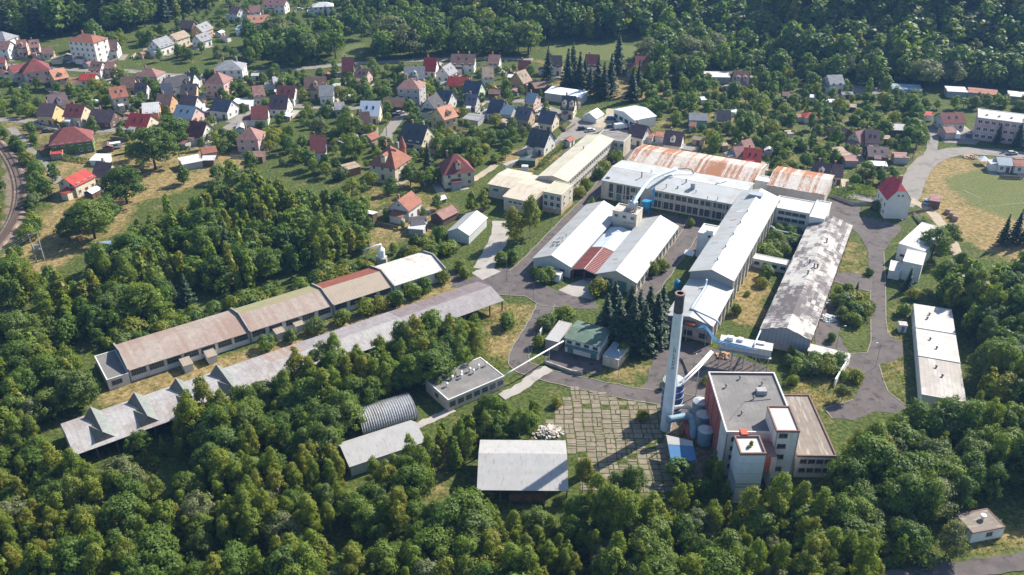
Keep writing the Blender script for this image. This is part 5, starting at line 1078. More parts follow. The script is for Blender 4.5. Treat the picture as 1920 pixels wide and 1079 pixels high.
def house(x0, y0, x1, y1, roof, wall, hr=7.0, hw=3.6, W=8.0, kind='g', chim=1, dorm=0, lab=None, extra='', cat='house', name=None, win=True, minL=None):
    a, c = P(x0, y0, hr), P(x1, y1, hr); base = float(hill((a.x + c.x) / 2, (a.y + c.y) / 2)); zb = 0.0
    if base > .3:                     # on the slope: stand on the terrain under the pixel
        g0 = G((x0 + x1) / 2, (y0 + y1) / 2 + hr * 2.6); sc = g0.y / max(1, (a.y + c.y) / 2); m_ = (a + c) / 2; hv = (c - a) / 2 * sc; m_ = Vector((g0.x, g0.y, 0)); a, c = m_ - hv, m_ + hv; zb = g0.z - .3
    d = c - a; d.z = 0; L = d.length; yaw = math.atan2(d.y, d.x); mid = (a + c) / 2
    if kind == 'h': L += W * .62
    if kind == 'p': L = max(L, W)
    if minL: L = max(L, minL)
    if math.cos(yaw) < 0: yaw += math.pi
    nm = name or ('house' if cat == 'house' else cat.replace(' ', '_'))
    t = thing(nm, None, cat, (mid.x, mid.y, zb), yaw); footprint(mid, yaw, -L / 2, L / 2, -W / 2, W / 2, .9)
    wm, rm = WM[wall], RM[roof]; ov = .45 if cat == 'house' else .25; l, w = L / 2 - ov, W / 2 - ov; dn = -2.0 if zb else 0
    b = MB()
    if kind in 'gs':
        b.face([(-l, -w, dn), (l, -w, dn), (l, -w, hw), (-l, -w, hw)]); b.face([(l, w, dn), (-l, w, dn), (-l, w, hw), (l, w, hw)])
        for s in (-1, 1): b.face([(s * l, -w, dn), (s * l, w, dn), (s * l, w, hw), (s * l, 0, hr - .12), (s * l, -w, hw)])
    else:
        b.box(-l, l, -w, w, dn, hw)
    b.obj('wall', wm, t)
    sl = (hr - hw) / w; ze = hw - sl * ov; r = MB()
    if kind == 'g':
        slab(r, (-L / 2, -W / 2, ze), (L / 2, -W / 2, ze), (L / 2, 0, hr), (-L / 2, 0, hr), .16); slab(r, (-L / 2, 0, hr), (L / 2, 0, hr), (L / 2, W / 2, ze), (-L / 2, W / 2, ze), .16)
    elif kind == 's':
        slab(r, (-L / 2, -W / 2, hw - .1), (L / 2, -W / 2, hw - .1), (L / 2, W / 2, hw + .35), (-L / 2, W / 2, hw + .35), .16)
    elif kind == 'f':
        r.box(-L / 2, L / 2, -W / 2, W / 2, hw, hw + .22)
    else:
        hip = min(W * .5, L * .48); rr = L / 2 - hip; zb_ = hw - .05
        A = [(-L / 2, -W / 2, zb_), (L / 2, -W / 2, zb_), (L / 2, W / 2, zb_), (-L / 2, W / 2, zb_)]; R0, R1 = (-rr, 0, hr), (rr, 0, hr)
        r.face([A[0], A[1], R1, R0]); r.face([A[2], A[3], R0, R1]); r.face([A[1], A[2], R1]); r.face([A[3], A[0], R0]); r.face(A)
    ro = r.obj('roof', rm, t)
    for k in range(chim):
        x = (-.22 + .45 * k) * L; y = .12 * W; q = MB(); q.box(x - .3, x + .3, y - .3, y + .3, hr - 1.3, hr + .9); q.box(x - .36, x + .36, y - .36, y + .36, hr + .9, hr + 1.05); q.obj('chimney', CHIM if k % 2 == 0 else CONC, ro)
    for k in range(dorm):
        x = (k - (dorm - 1) / 2) * 3.2; q = MB(); zt = hw + (hr - hw) * .72; y0_ = -w * .86; zbm = hw + (hr - hw) * .14
        q.face([(x - .9, y0_, zbm - .3), (x + .9, y0_, zbm - .3), (x + .9, y0_, zt - .5), (x, y0_, zt), (x - .9, y0_, zt - .5)], 0)
        for s in (-1, 1):
            q.face([(x + s * .9, y0_, zbm - .3), (x + s * .9, y0_, zt - .5), (x + s * .9, -w * .25, zt - .5), (x + s * .9, -w * .25, zbm)], 0)
            q.face([(x + s * 1.1, y0_ - .2, zt - .58), (x, y0_ - .2, zt + .08), (x, -w * .2, zt + .08), (x + s * 1.1, -w * .2, zt - .58)], 1)
        dm_ = q.obj('dormer', [wm, rm], ro); link('window', HWs, dm_, (x, y0_ - .01, zt - .95))
    if win and cat == 'house':
        W_, D_ = 2 * l, 2 * w; pr = bpy.data.objects.new('tmp', None)
        fl = max(1, int(round(hw / 2.9))); right_vis = (mid.x * math.cos(yaw) + mid.y * math.sin(yaw)) < 0
        nf = max(2, int(W_ / 3.0)); sides = [('f', nf), ('r', 2), ('l', 2)]
        if math.sin(yaw) * mid.x - math.cos(yaw) * mid.y > 0: sides[0] = ('b', nf)
        for sd_, n in sides:
            if sd_ == 'r' and (math.cos(yaw) * mid.x + math.sin(yaw) * mid.y) > 14: continue
            if sd_ == 'l' and (math.cos(yaw) * mid.x + math.sin(yaw) * mid.y) < -14: continue
            ln = W_ if sd_ in 'fb' else D_
            for f_ in range(fl):
                for i in range(n):
                    o_ = put(t, 'door' if (f_ == 0 and sd_ in 'fb' and i == n // 2) else 'window', HDOOR if (f_ == 0 and sd_ in 'fb' and i == n // 2) else HW, sd_, W_, D_, ln * (i + .5) / n, 1.02 if (f_ == 0 and sd_ in 'fb' and i == n // 2) else 1.7 + f_ * 2.75)
                    o_.location.x -= l; o_.location.y -= w
            if sd_ in 'rl' and kind == 'g' and hr - hw > 2.4:
                o_ = put(t, 'window', HWs, sd_, W_, D_, ln / 2, hw + (hr - hw) * .38); o_.location.x -= l; o_.location.y -= w
        bpy.data.objects.remove(pr)
    if cat == 'house' and len(HOUSES) % 5 != 2 and kind in 'gh':     # extension or porch under its own lean-to roof
        k_ = len(HOUSES); ex = MB(); er = MB(); rd = random.Random(k_ * 7 + 3); eh = 2.7
        if k_ % 3 == 0: xa, xb, ya, yb = -l * .55, l * rd.uniform(-.1, .3), -w - rd.uniform(1.6, 2.6), -w + .05
        elif k_ % 3 == 1: xa, xb, ya, yb = -l - rd.uniform(2.5, 4.5), -l + .05, -w * .8, w * rd.uniform(.0, .6)
        else: xa, xb, ya, yb = -l * .3, l * .7, w - .05, w + rd.uniform(2.5, 4)
        ex.box(xa, xb, ya, yb, dn, eh); ex.obj('extension_wall', WM[wall] if k_ % 4 else WM['g'], t)
        if k_ % 3 == 1: slab(er, (xa - .25, ya - .25, eh), (xb, ya - .25, eh + .7), (xb, yb + .25, eh + .7), (xa - .25, yb + .25, eh), .14)
        elif k_ % 3 == 0: slab(er, (xa - .25, ya - .3, eh), (xb + .25, ya - .3, eh), (xb + .25, yb, eh + .6), (xa - .25, yb, eh + .6), .14)
        else: slab(er, (xa - .25, ya, eh + .6), (xb + .25, ya, eh + .6), (xb + .25, yb + .3, eh), (xa - .25, yb + .3, eh), .14)
        er.obj('extension_roof', RM[rd.choice((roof, roof, 'grey', 'brown', 'pale'))], t)
    if cat == 'house' and kind == 'g' and len(HOUSES) % 3 == 0 and not dorm:   # roof windows
        for x_ in (-.2 * L, .12 * L):
            f0, f1 = .38, .62; sk = MB(); yq = lambda f: -w * (1 - f); zq = lambda f: hw + (hr - hw) * f + .2
            slab(sk, (x_, yq(f0), zq(f0)), (x_ + .8, yq(f0), zq(f0)), (x_ + .8, yq(f1), zq(f1)), (x_, yq(f1), zq(f1)), .05); sk.obj('roof_window', GLASS, ro)
    if cat == 'house':                # paved strip beside the house
        dr = MB(); k_ = len(HOUSES); x_ = L / 2 + 1.6 if k_ % 2 else -L / 2 - 1.6; dr.box(x_ - 1.5, x_ + 1.5, -W / 2 - 2.5, W / 2 - 1, -.2, .03 + .004 * (k_ % 8)); dr.box(-L / 2 * .6, L / 2 * .5, -W / 2 - 2.2, -W / 2 + ov - .02, -.2, .018 + .004 * (k_ % 8)); tag(dr.obj('patio', PATIO[k_ % 3], t))
    size = 'long ' if L > 1.9 * W and L > 14 else ('tall ' if hw > 5.4 else ('small ' if L < 7.5 else ''))
    rt_ = {'g': 'gabled', 'h': 'hipped', 'p': 'pyramid', 'f': 'flat', 's': 'sloping'}[kind]
    base_l = lab or f"{size}{WALLS[wall][0]} {cat} with {ROOFS[roof][0]} {rt_} roof{' and dormers' if dorm else ''}{(' ' + extra) if extra else ''}"
    HOUSES.append([t, base_l, mid.copy(), bool(lab), f"{WALLS[wall][0]} {cat} with {ROOFS[roof][0]} roof"]); return t
def T(ox, oy, s=3.996): return lambda x0, y0, x1, y1, *a, **k: house(ox + x0 / s, oy + y0 / s, ox + x1 / s, oy + y1 / s, *a, **k)
h1, h2, h3, h4 = T(0, 0), T(480, 0), T(960, 0), T(1440, 0); h5, h6, h7, h8 = T(0, 250), T(480, 250), T(960, 250), T(1440, 250)
# west of the village
h1(-60, 232, 40, 238, 'grey', 'w', 9, 5.5, 11, 'h'); h1(-50, 310, 80, 312, 'rose', 'w', 8.5, 5.5, 9); h1(120, 302, 195, 298, 'rose', 'p', 8, 5, 8, dorm=1); h1(212, 303, 288, 297, 'rose', 'p', 8.5, 5.5, 8)
h1(305, 362, 400, 354, 'brown', 'c', 5.5, 3.2, 7); h1(380, 427, 462, 422, 'tan', 'c', 3.4, 2.6, 5, 'f', 0, cat='garage')
h1(590, 248, 705, 258, 'tile', 'w', 14.0, 11.0, 11.5, 'h', 2, lab='tall white four storey house with terracotta hipped roof'); h1(768, 302, 880, 298, 'brown', 'w', 9, 4.6, 10)
h1(1355, 152, 1455, 158, 'brown', 'k', 6.5, 3.2, 8); h1(1465, 196, 1548, 160, 'grey', 'o', 7.5, 4.2, 8); h1(1140, 305, 1250, 268, 'grey', 'w', 8, 4.4, 9); h1(1275, 262, 1378, 228, 'tan', 'c', 7.5, 5, 8)
h1(1462, 268, 1545, 242, 'grey', 'w', 6.5, 3.6, 8); h1(1735, 48, 1805, 58, 'rose', 'w', 8, 5, 8); h1(1862, 46, 1950, 42, 'rose', 'w', 8, 5, 8); h1(1850, 118, 2015, 112, 'salmon', 'o', 9.5, 6.5, 11, 'g', 2)
h1(1770, 200, 1990, 196, 'blue', 'w', 4.2, 3.4, 9, 's', 0, cat='warehouse', lab='blue roofed warehouse below the orange house')
h1(1660, 452, 1770, 450, 'grey', 'w', 9, 5.6, 12, 'h', 2); h1(1612, 538, 1645, 540, 'rose', 'p', 10.5, 6.4, 10, 'p', 1); h1(1225, 590, 1400, 555, 'dark', 'w', 7.5, 4, 9); h1(1385, 545, 1460, 548, 'dark', 'w', 8, 4, 9, dorm=1)
h1(1355, 632, 1475, 628, 'dark', 'y', 7.5, 4, 9); h1(1195, 632, 1285, 622, 'navy', 'w', 7, 3.2, 8); h1(900, 580, 1010, 574, 'brown', 'o', 7.5, 3.6, 9); h1(1010, 622, 1105, 622, 'dark', 'w', 7, 3.0, 8.5)
h1(598, 556, 722, 555, 'red', 'w', 5, 3, 7); h1(365, 530, 480, 508, 'salmon', 'o', 9, 5.6, 9.5, dorm=1); h1(682, 462, 772, 464, 'brown', 'w', 8, 5, 9); h1(785, 466, 862, 466, 'rose', 'p', 7, 4.5, 8)
h1(60, 498, 182, 474, 'maroon', 'c', 7.5, 4.6, 8); h1(205, 442, 290, 432, 'maroon', 'p', 11, 6, 12, 'h', 2); h1(-30, 436, 38, 430, 'maroon', 'p', 6, 4, 7); h1(1075, 508, 1160, 512, 'rose', 'g', 7, 4, 9, 'h')
h1(808, 662, 935, 642, 'tile', 'c', 9.5, 6.0, 9.5, extra='above the dark roofed row'); h1(345, 716, 485, 690, 'purple', 'w', 8, 4, 9.5, dorm=1); h1(300, 774, 425, 780, 'purple', 'y', 8, 4.2, 10); h1(500, 780, 640, 788, 'maroon', 'c', 8, 4.2, 10)
h1(688, 816, 865, 832, 'purple', 'k', 6.5, 2.8, 10, chim=1); h1(1062, 776, 1190, 766, 'pale', 'o', 7.5, 4.8, 12, chim=0); h1(975, 846, 1135, 862, 'red', 'c', 7.5, 3.2, 11); h1(1180, 706, 1295, 710, 'brown', 'o', 7.5, 4, 9)
h1(1355, 714, 1482, 722, 'purple', 'w', 8, 4, 9); h1(1325, 786, 1475, 802, 'blue', 'p', 7.5, 3.8, 10, chim=0); h1(1608, 736, 1740, 752, 'navy', 'w', 7.5, 3.8, 9.5); h1(1745, 750, 1888, 760, 'white', 'w', 3.4, 2.8, 6, 's', 0, cat='shed')
h1(1422, 906, 1552, 922, 'maroon', 'w', 8, 3.4, 10); h1(425, 962, 600, 942, 'maroon', 'v', 9.5, 4.8, 12.5, 'h', 2, lab='large ivy covered house with maroon hipped roof by the lane'); h1(1838, 950, 1900, 952, 'rose', 'p', 9, 5.2, 10, 'h', 1)
# middle
h2(60, -8, 230, -2, 'rose', 'w', 8, 5.2, 9); h2(452, 18, 545, 14, 'pale', 'w', 7.5, 5.5, 9, 'h', 0); h2(640, 432, 730, 430, 'maroon', 'k', 8.5, 3.0, 10, extra='like a barn by the meadow'); h2(755, 512, 848, 520, 'rose', 'p', 7, 3.4, 9)
h2(358, 580, 525, 574, 'brown', 'y', 9, 4.6, 10, dorm=1); h2(468, 644, 580, 640, 'grey', 'w', 7.5, 4, 9); h2(158, 642, 300, 646, 'maroon', 'w', 8, 4, 9.5); h2(120, 578, 190, 572, 'pale', 'w', 5.5, 3.2, 7)
h2(-35, 650, 55, 640, 'rose', 'c', 8, 4.6, 9); h2(105, 712, 245, 716, 'purple', 'w', 8, 3.4, 9.5); h2(-40, 800, 90, 794, 'maroon', 'w', 7.5, 3.6, 9.5); h2(580, 772, 660, 764, 'grey', 'g', 5.5, 3.4, 7)
h2(782, 758, 932, 760, 'white', 'c', 8.5, 3.8, 10, chim=0); h2(762, 842, 850, 838, 'brown', 'c', 8, 4, 8, extra='above the street bend'); h2(955, 732, 1118, 736, 'brown', 'k', 5.5, 2.8, 8, chim=0)
h2(1128, 582, 1195, 586, 'rose', 'g', 12, 8.5, 11, 'h', 2, lab='tall grey three storey house with flat topped hipped roof'); h2(1108, 502, 1265, 500, 'grey', 'w', 8.5, 4.2, 10, dorm=1); h2(1258, 432, 1358, 436, 'red', 'w', 8.5, 3.4, 10); h2(1462, 406, 1645, 410, 'brown', 'w', 8.5, 4.8, 10, chim=2)
h2(1745, 410, 1832, 414, 'rose', 'w', 8, 4.6, 10); h2(1690, 506, 1775, 502, 'tan', 'w', 8.5, 4.6, 10); h2(1405, 500, 1445, 478, 'grey', 'w', 7.5, 4, 8, minL=9); h2(1438, 576, 1595, 582, 'red', 'c', 6, 3, 8); h2(1568, 602, 1695, 616, 'navy', 'f', 8.5, 4.2, 10)
h2(1368, 670, 1475, 686, 'navy', 'w', 8, 4, 9); h2(1290, 735, 1345, 702, 'dark', 'w', 8, 3.0, 9, minL=9); h2(1352, 812, 1460, 782, 'salmon', 'y', 10, 6.2, 10, 'g', 2, dorm=1); h2(1578, 706, 1665, 712, 'navy', 'g', 7, 3.8, 9)
h2(1758, 742, 1862, 758, 'navy', 'w', 8, 3.4, 9.5); h2(1745, 668, 1835, 672, 'brown', 'k', 4, 2.6, 6, cat='shed', chim=0); h2(1108, 918, 1292, 944, 'dark', 'c', 10, 4.6, 12.5, 'g', 2, lab='big cream house with sweeping black roof by the street'); h2(1568, 862, 1690, 880, 'grey', 'g', 3.2, 2.6, 7, 's', 0, cat='shed')
h2(828, 1014, 895, 986, 'tile', 't', 4.5, 2.8, 5, cat='shed', chim=0)
# towards the works
h3(30, 545, 100, 520, 'tan', 'o', 8.5, 4.2, 9); h3(145, 624, 275, 608, 'brown', 'k', 4.5, 3, 9, cat='shed', chim=0); h3(270, 662, 545, 700, 'white', 'g', 4.6, 3.8, 9, 's', 0, cat='shed', lab='long white roofed shed below the spruces')
h3(378, 716, 482, 724, 'dark', 'c', 9, 4.4, 9.5, dorm=2); h3(580, 848, 640, 812, 'white', 'w', 4.2, 2.2, 7, cat='hut', chim=0); h3(218, 826, 335, 842, 'navy', 'c', 7.5, 3.8, 9.5); h3(40, 800, 155, 814, 'navy', 't', 7.5, 4, 9.5); h3(-70, 785, 20, 795, 'blue', 'g', 6.5, 3.8, 8.5)
h3(115, 694, 192, 704, 'blue', 'p', 6.5, 3.6, 8); h3(148, 962, 292, 988, 'dark', 'w', 8.5, 3.8, 11); h3(898, 922, 1022, 948, 'purple', 'w', 7.5, 3.8, 9); h3(1150, 976, 1290, 992, 'purple', 'w', 8, 4, 10, dorm=1)
h3(1000, 1000, 1068, 1010, 'tile', 'w', 3.6, 2.8, 5, 's', 0, cat='shed'); h3(1075, 995, 1150, 1000, 'tile', 'w', 3.6, 2.8, 5, 's', 0, cat='shed'); h3(1325, 848, 1465, 852, 'grey', 'e', 5, 3, 7, cat='hut', chim=0); h3(1330, 915, 1385, 920, 'tile', 'g', 3.6, 2.6, 5, cat='shed', chim=0)
h3(1530, 828, 1640, 830, 'dark', 'w', 6, 3, 7, cat='hut', chim=0); h3(1660, 534, 1775, 536, 'rose', 'g', 8, 3.4, 10, dorm=2); h3(1400, 96, 1508, 100, 'pale', 'e', 5.2, 5, 8, 'f', 0, lab='teal house with flat pale roof at the wood edge'); h3(1040, 28, 1098, 26, 'pale', 'w', 5.5, 3.5, 7)
h3(550, 408, 655, 412, 'maroon', 'w', 9, 4.6, 10); h3(920, 424, 1015, 422, 'maroon', 'b', 9.5, 5, 11); h3(298, 418, 335, 418, 'purple', 'w', 9, 5, 8, minL=8); h3(50, 452, 140, 456, 'maroon', 'g', 7, 3.6, 8)
h7(1740, 108, 1880, 122, 'red', 'w', 6.5, 2.8, 10); h7(1655, 104, 1735, 98, 'rose', 'p', 5.5, 3, 8); h7(1715, 60, 1790, 40, 'rose', 'g', 5.5, 3, 6)
h3(1435, 548, 1630, 552, 'pale', 'g', 4, 3.2, 8, 's', 0, cat='shed')
# allotments and east
h4(440, 566, 555, 562, 'grey', 'w', 7.5, 4.6, 10, chim=0); h4(105, 690, 165, 692, 'brown', 'k', 3.6, 2.4, 5, cat='hut', chim=0); h4(165, 705, 228, 722, 'tan', 'k', 3.4, 2.3, 5, cat='hut', chim=0); h4(270, 842, 352, 840, 'red', 'w', 4, 2.4, 6, 'p', 0, cat='hut')
h4(495, 932, 605, 972, 'brown', 'k', 5, 2.6, 7, cat='hut', chim=0); h4(725, 972, 840, 978, 'purple', 'c', 7.5, 3.8, 10); h4(650, 990, 720, 975, 'rose', 'c', 7, 3.8, 7); h4(908, 930, 1028, 934, 'pale', 'k', 4, 2.6, 7, cat='hut', chim=0)
h4(1285, 848, 1462, 846, 'maroon', 'w', 6.5, 3.6, 9.5, chim=0); h4(1308, 955, 1392, 950, 'rose', 'p', 4.2, 2.8, 6.5, cat='garage', chim=0); h4(1155, 840, 1240, 845, 'red', 'w', 3.2, 2.4, 4.5, 's', 0, cat='shed')
h4(1335, 660, 1490, 668, 'pale', 'g', 3.6, 3, 7, 's', 0, cat='garage', lab='pale roofed garages at the foot of the wooded slope'); h4(1500, 668, 1725, 690, 'tile', 'g', 3.6, 3, 7, 's', 0, cat='garage', lab='row of garages with faded orange roof below the wood'); h4(1800, 694, 2050, 718, 'pale', 'g', 3.6, 3, 7, 's', 0, cat='garage', lab='long pale roofed garage row at the east end of the wood')
h4(920, 640, 1150, 652, 'blue', 'g', 3.6, 3, 7, 's', 0, cat='garage', lab='blue grey garage row behind the parked cars')
h8(348, 212, 480, 230, 'purple', 'c', 7.5, 3.8, 9, dorm=1); h8(480, 232, 570, 240, 'purple', 'c', 6.5, 3.4, 8); h8(740, 100, 905, 108, 'purple', 'k', 5, 2.8, 10, chim=0); h8(500, 130, 595, 118, 'tan', 'k', 3.6, 2.8, 8, 's', 0, cat='shed'); h8(570, 180, 668, 182, 'rose', 'g', 3.2, 2.6, 5, 's', 0, cat='shed')
h8(938, 148, 1055, 152, 'rose', 'g', 3.6, 2.6, 5, 's', 0, cat='garage'); h8(1710, 180, 1825, 186, 'blue', 'w', 4.6, 3, 8, chim=0, lab='white clubhouse with grey blue roof beside the playing field'); h8(1828, 200, 1990, 205, 'tile', 'w', 4.2, 3, 7, chim=0, lab='low clubhouse extension with terracotta roof by the field')
h8(1212, 470, 1300, 482, 'rose', 'k', 3.4, 2.8, 5.5, 's', 0, cat='kiosk', lab='brown timber kiosk beside the pale blue car')
# foreground of the village
h5(480, 345, 640, 268, 'red', 'c', 6.6, 4.4, 8.5, chim=0, lab='cream house with plain red metal roof near the railway'); h5(720, 212, 845, 225, 'purple', 'c', 7.5, 3.6, 9.5); h5(690, 176, 812, 178, 'white', 'w', 2.6, 2.2, 6, 's', 0, cat='shed'); h5(375, 125, 470, 118, 'red', 't', 3.4, 2.4, 5, 's', 0, cat='shed')
h5(1500, 115, 1615, 96, 'tile', 't', 4.4, 3, 6, chim=0, cat='shed'); h5(1345, 205, 1500, 175, 'pale', 'g', 3.2, 2.6, 7, 's', 0, cat='shed'); h5(1510, 180, 1610, 178, 'pale', 'k', 3.2, 2.6, 4, 's', 0, cat='shed'); h5(705, 845, 825, 830, 'blue', 'g', 3.2, 2.5, 6, 's', 0, cat='hut', lab='hut with light blue roof hidden among shaded trees'); h5(1860, 150, 1980, 152, 'brown', 'k', 3.2, 2.6, 5, 's', 0, cat='shed')
h6(400, 20, 520, 14, 'maroon', 'w', 8.5, 3.6, 10, lab='white house with maroon roof sweeping down over a red front porch'); h6(970, 85, 1030, 95, 'tile', 'c', 11.5, 5.2, 13, 'h', 2, dorm=1, lab='ochre villa with steep terracotta hipped roof and corner turret'); h6(1440, 160, 1545, 148, 'maroon', 'c', 11, 5.4, 11, 'h', 1, dorm=1, lab='cream villa with steep maroon roof near the office wing')
h6(1060, 505, 1165, 432, 'tile', 'w', 7.2, 4.2, 8.5, lab='white cottage with terracotta roof and car port in the orchard'); h6(690, 250, 730, 240, 'tan', 'b', 3.2, 3.0, 5, 's', 0, cat='hut', lab='orange brick hut beside the orchard trees', minL=6); h6(1150, 650, 1280, 640, 'dark', 'k', 3.4, 2.6, 6, 's', 0, cat='shed'); h6(1150, 680, 1270, 690, 'pale', 'g', 2.8, 2.3, 5, 's', 0, cat='shed')
h6(1350, 600, 1470, 540, 'rose', 'k', 4.2, 2.6, 6, cat='shed', chim=0); h6(1370, 478, 1405, 466, 'white', 'k', 2.4, 1.6, 2.6, cat='hut', chim=0, minL=3)
h6(400, 100, 510, 95, 'red', 'w', 4.2, 2.6, 6, 's', 0, cat='porch', lab='red roofed porch in front of the maroon roofed white house', name='porch'); h6(985, 540, 1090, 585, 'maroon', 'w', 3.2, 2.7, 5, 's', 0, cat='car port', lab='maroon roofed car port beside the terracotta roofed cottage')
# red roofed three storey house by the works yard
rh = rect((1657, 410), (1700, 411), (1698, 385), 0); rh = (rh[0], rh[1], rh[2], 10.5)
th = bldg('house', 'tall white three storey house with bright red half hipped roof', rh, 'house')
W_, D_ = rh[2], rh[3]; b = MB(); b.face([(0, 0, 0), (W_, 0, 0), (W_, 0, 7), (W_ * .68, 0, 10.2), (W_ * .32, 0, 10.2), (0, 0, 7)]); b.face([(W_, D_, 0), (0, D_, 0), (0, D_, 7), (W_ * .32, D_, 10.2), (W_ * .68, D_, 10.2), (W_, D_, 7)]); b.face([(0, 0, 0), (0, D_, 0), (0, D_, 7), (0, 0, 7)]); b.face([(W_, 0, 0), (W_, D_, 0), (W_, D_, 7), (W_, 0, 7)]); b.obj('wall', WM['w'], th)
b = MB(); zr_ = 12.2; e = .4
A = [(-e, -e, 6.7), (W_ * .3, -e, 10.2), (W_ / 2, 2.2, zr_), (W_ / 2, D_ - 2.2, zr_), (W_ * .3, D_ + e, 10.2), (-e, D_ + e, 6.7)]; B_ = [(W_ - p[0], p[1], p[2]) for p in A]
b.face(A); b.face(list(reversed(B_))); b.face([A[1], B_[1], A[2]]); b.face([A[4], B_[4], A[3]]); ro = b.obj('roof', tile_mat('crimson', (.45, .05, .07)), th)
b = MB(); b.box(W_ * .55, W_ * .72, 5.5, 6.3, 10.5, 13.2); b.obj('chimney', CHIM, ro)
for u in (.42, .6): put(th, 'window', HWs, 'f', W_, D_, W_ * u, 8.4)
for zz in (1.8, 4.4): row(th, 'window', HW, 'l', W_, D_, 3, zz)
HOUSES.append([th, th['label'], rh[0].copy(), True, 'three storey red roofed house'])
# villa turret and pink apartment block
pv = P(757, 315); tv = thing('turret', 'slender round turret with pointed red roof on the ochre villa', 'turret', pv); b = MB(); b.cyl((0, 0), 1.3, 1.3, 0, 8.5, 12); b.obj('shaft', WM['b'], tv); b = MB(); b.cyl((0, 0), 1.6, .05, 8.5, 13.0, 12); b.obj('spire', RM['tile'], tv)
ra = rect((1834, 220), (1962, 236), (1962, 222), 9.5); ra = (ra[0], ra[1], ra[2], 12.0); ta = bldg('apartment_block', 'pink panelled three storey apartment block with white flat roof', ra, 'building')
flat_parts(ta, ra[2], 12, 9.5, M('render_pink_blocks', (.46, .30, .32), .85, .1, .5, c2=(.50, .44, .43), thr=.56, sc2=.25), FELTW, COPE, par=.15)
for zz in (1.8, 4.8, 7.8): row(ta, 'window', window_mesh(1.5, 1.3, 2, 1, FRAMEW), 'f', ra[2], 12, 10, zz)
for i in range(6): b = MB(); x = 3 + i * 4.5; b.box(x, x + .7, 4, 5, 9.3, 10.0); b.obj('roof_vent', FELTT, ta)

# ================================================================= vegetation
def leaf_mat(name, cols, per_object=True, trans=0.42):
    """leaf colour varies from leaf to leaf and from tree to tree"""
    m = bpy.data.materials.new(name); m.use_nodes = True; nt = m.node_tree; L = nt.links; nt.nodes.remove(nt.nodes['Principled BSDF'])
    out = nt.nodes['Material Output']; at = nd(nt, 'ShaderNodeAttribute'); at.attribute_name = 'tint'
    if per_object: src = nd(nt, 'ShaderNodeObjectInfo').outputs['Random']
    else:
        a2 = nd(nt, 'ShaderNodeAttribute'); a2.attribute_name = 'tree'; src = a2.outputs['Fac']
    rp = nd(nt, 'ShaderNodeValToRGB'); L.new(src, rp.inputs[0]); e = rp.color_ramp.elements
    while len(e) < len(cols): e.new(0.5)
    for i, c in enumerate(cols): e[i].position = i / (len(cols) - 1); e[i].color = (*c, 1)
    mr = nd(nt, 'ShaderNodeMapRange'); L.new(at.outputs['Fac'], mr.inputs[0]); mr.inputs[3].default_value = 0.78; mr.inputs[4].default_value = 1.26
    mu = nd(nt, 'ShaderNodeVectorMath', operation='SCALE'); L.new(rp.outputs[0], mu.inputs[0]); L.new(mr.outputs[0], mu.inputs['Scale'])
    d = nd(nt, 'ShaderNodeBsdfPrincipled'); d.inputs['Roughness'].default_value = 0.55; d.inputs['Specular IOR Level'].default_value = 0.25; L.new(mu.outputs[0], d.inputs['Base Color'])
    tr = nd(nt, 'ShaderNodeBsdfTranslucent'); hs = nd(nt, 'ShaderNodeMix', data_type='RGBA', blend_type='MULTIPLY'); hs.inputs[0].default_value = 1; L.new(mu.outputs[0], hs.inputs[6]); hs.inputs[7].default_value = (1.4, 1.5, 0.5, 1); L.new(hs.outputs[2], tr.inputs[0])
    mx = nd(nt, 'ShaderNodeMixShader'); mx.inputs[0].default_value = trans; L.new(d.outputs[0], mx.inputs[1]); L.new(tr.outputs[0], mx.inputs[2]); L.new(mx.outputs[0], out.inputs[0])
    return m
C_BROAD = [(0.0669, 0.1145, 0.0182), (0.1227, 0.1809, 0.0223), (0.081, 0.1357, 0.0202), (0.1561, 0.2103, 0.0283), (0.1114, 0.1516, 0.0406), (0.0975, 0.1623, 0.0223)]
C_BIRCH = [(0.1346, 0.185, 0.0213), (0.1847, 0.21, 0.0231), (0.1425, 0.1949, 0.0231), (0.2137, 0.2076, 0.025), (0.1557, 0.1875, 0.0327), (0.1636, 0.2225, 0.025)]
C_FRUIT = [(0.077, 0.1334, 0.0272), (0.1266, 0.1881, 0.0338), (0.0968, 0.1548, 0.0293), (0.1588, 0.2095, 0.0406), (0.1067, 0.1452, 0.0519)]
C_SPRUCE = [(0.0288, 0.0544, 0.0256), (0.0416, 0.0704, 0.0288), (0.048, 0.0768, 0.0416)]
C_WILLOW = [(0.1502, 0.1741, 0.0784), (0.1906, 0.2022, 0.094), (0.1386, 0.1572, 0.0627)]
LM = {'broad': leaf_mat('leaves_broad', C_BROAD), 'fruit': leaf_mat('leaves_garden', C_FRUIT), 'birch': leaf_mat('leaves_birch', C_BIRCH), 'spruce': leaf_mat('needles', C_SPRUCE, trans=.12), 'willow': leaf_mat('leaves_willow', C_WILLOW)}
LMS = {'broad': leaf_mat('leaves_broad_wood', C_BROAD, False), 'birch': leaf_mat('leaves_birch_wood', C_BIRCH, False), 'spruce': leaf_mat('needles_wood', C_SPRUCE, False, .12), 'willow': leaf_mat('leaves_willow_wood', C_WILLOW, False)}
BARK = M('bark', (0.085, 0.065, 0.048), .95, .25, 2); BARKW = M('bark_birch', (0.52, 0.50, 0.46), .85, .1, 2, c2=(.08, .07, .06), thr=.62, sc2=2.5, st2=(.5, .5, 3))
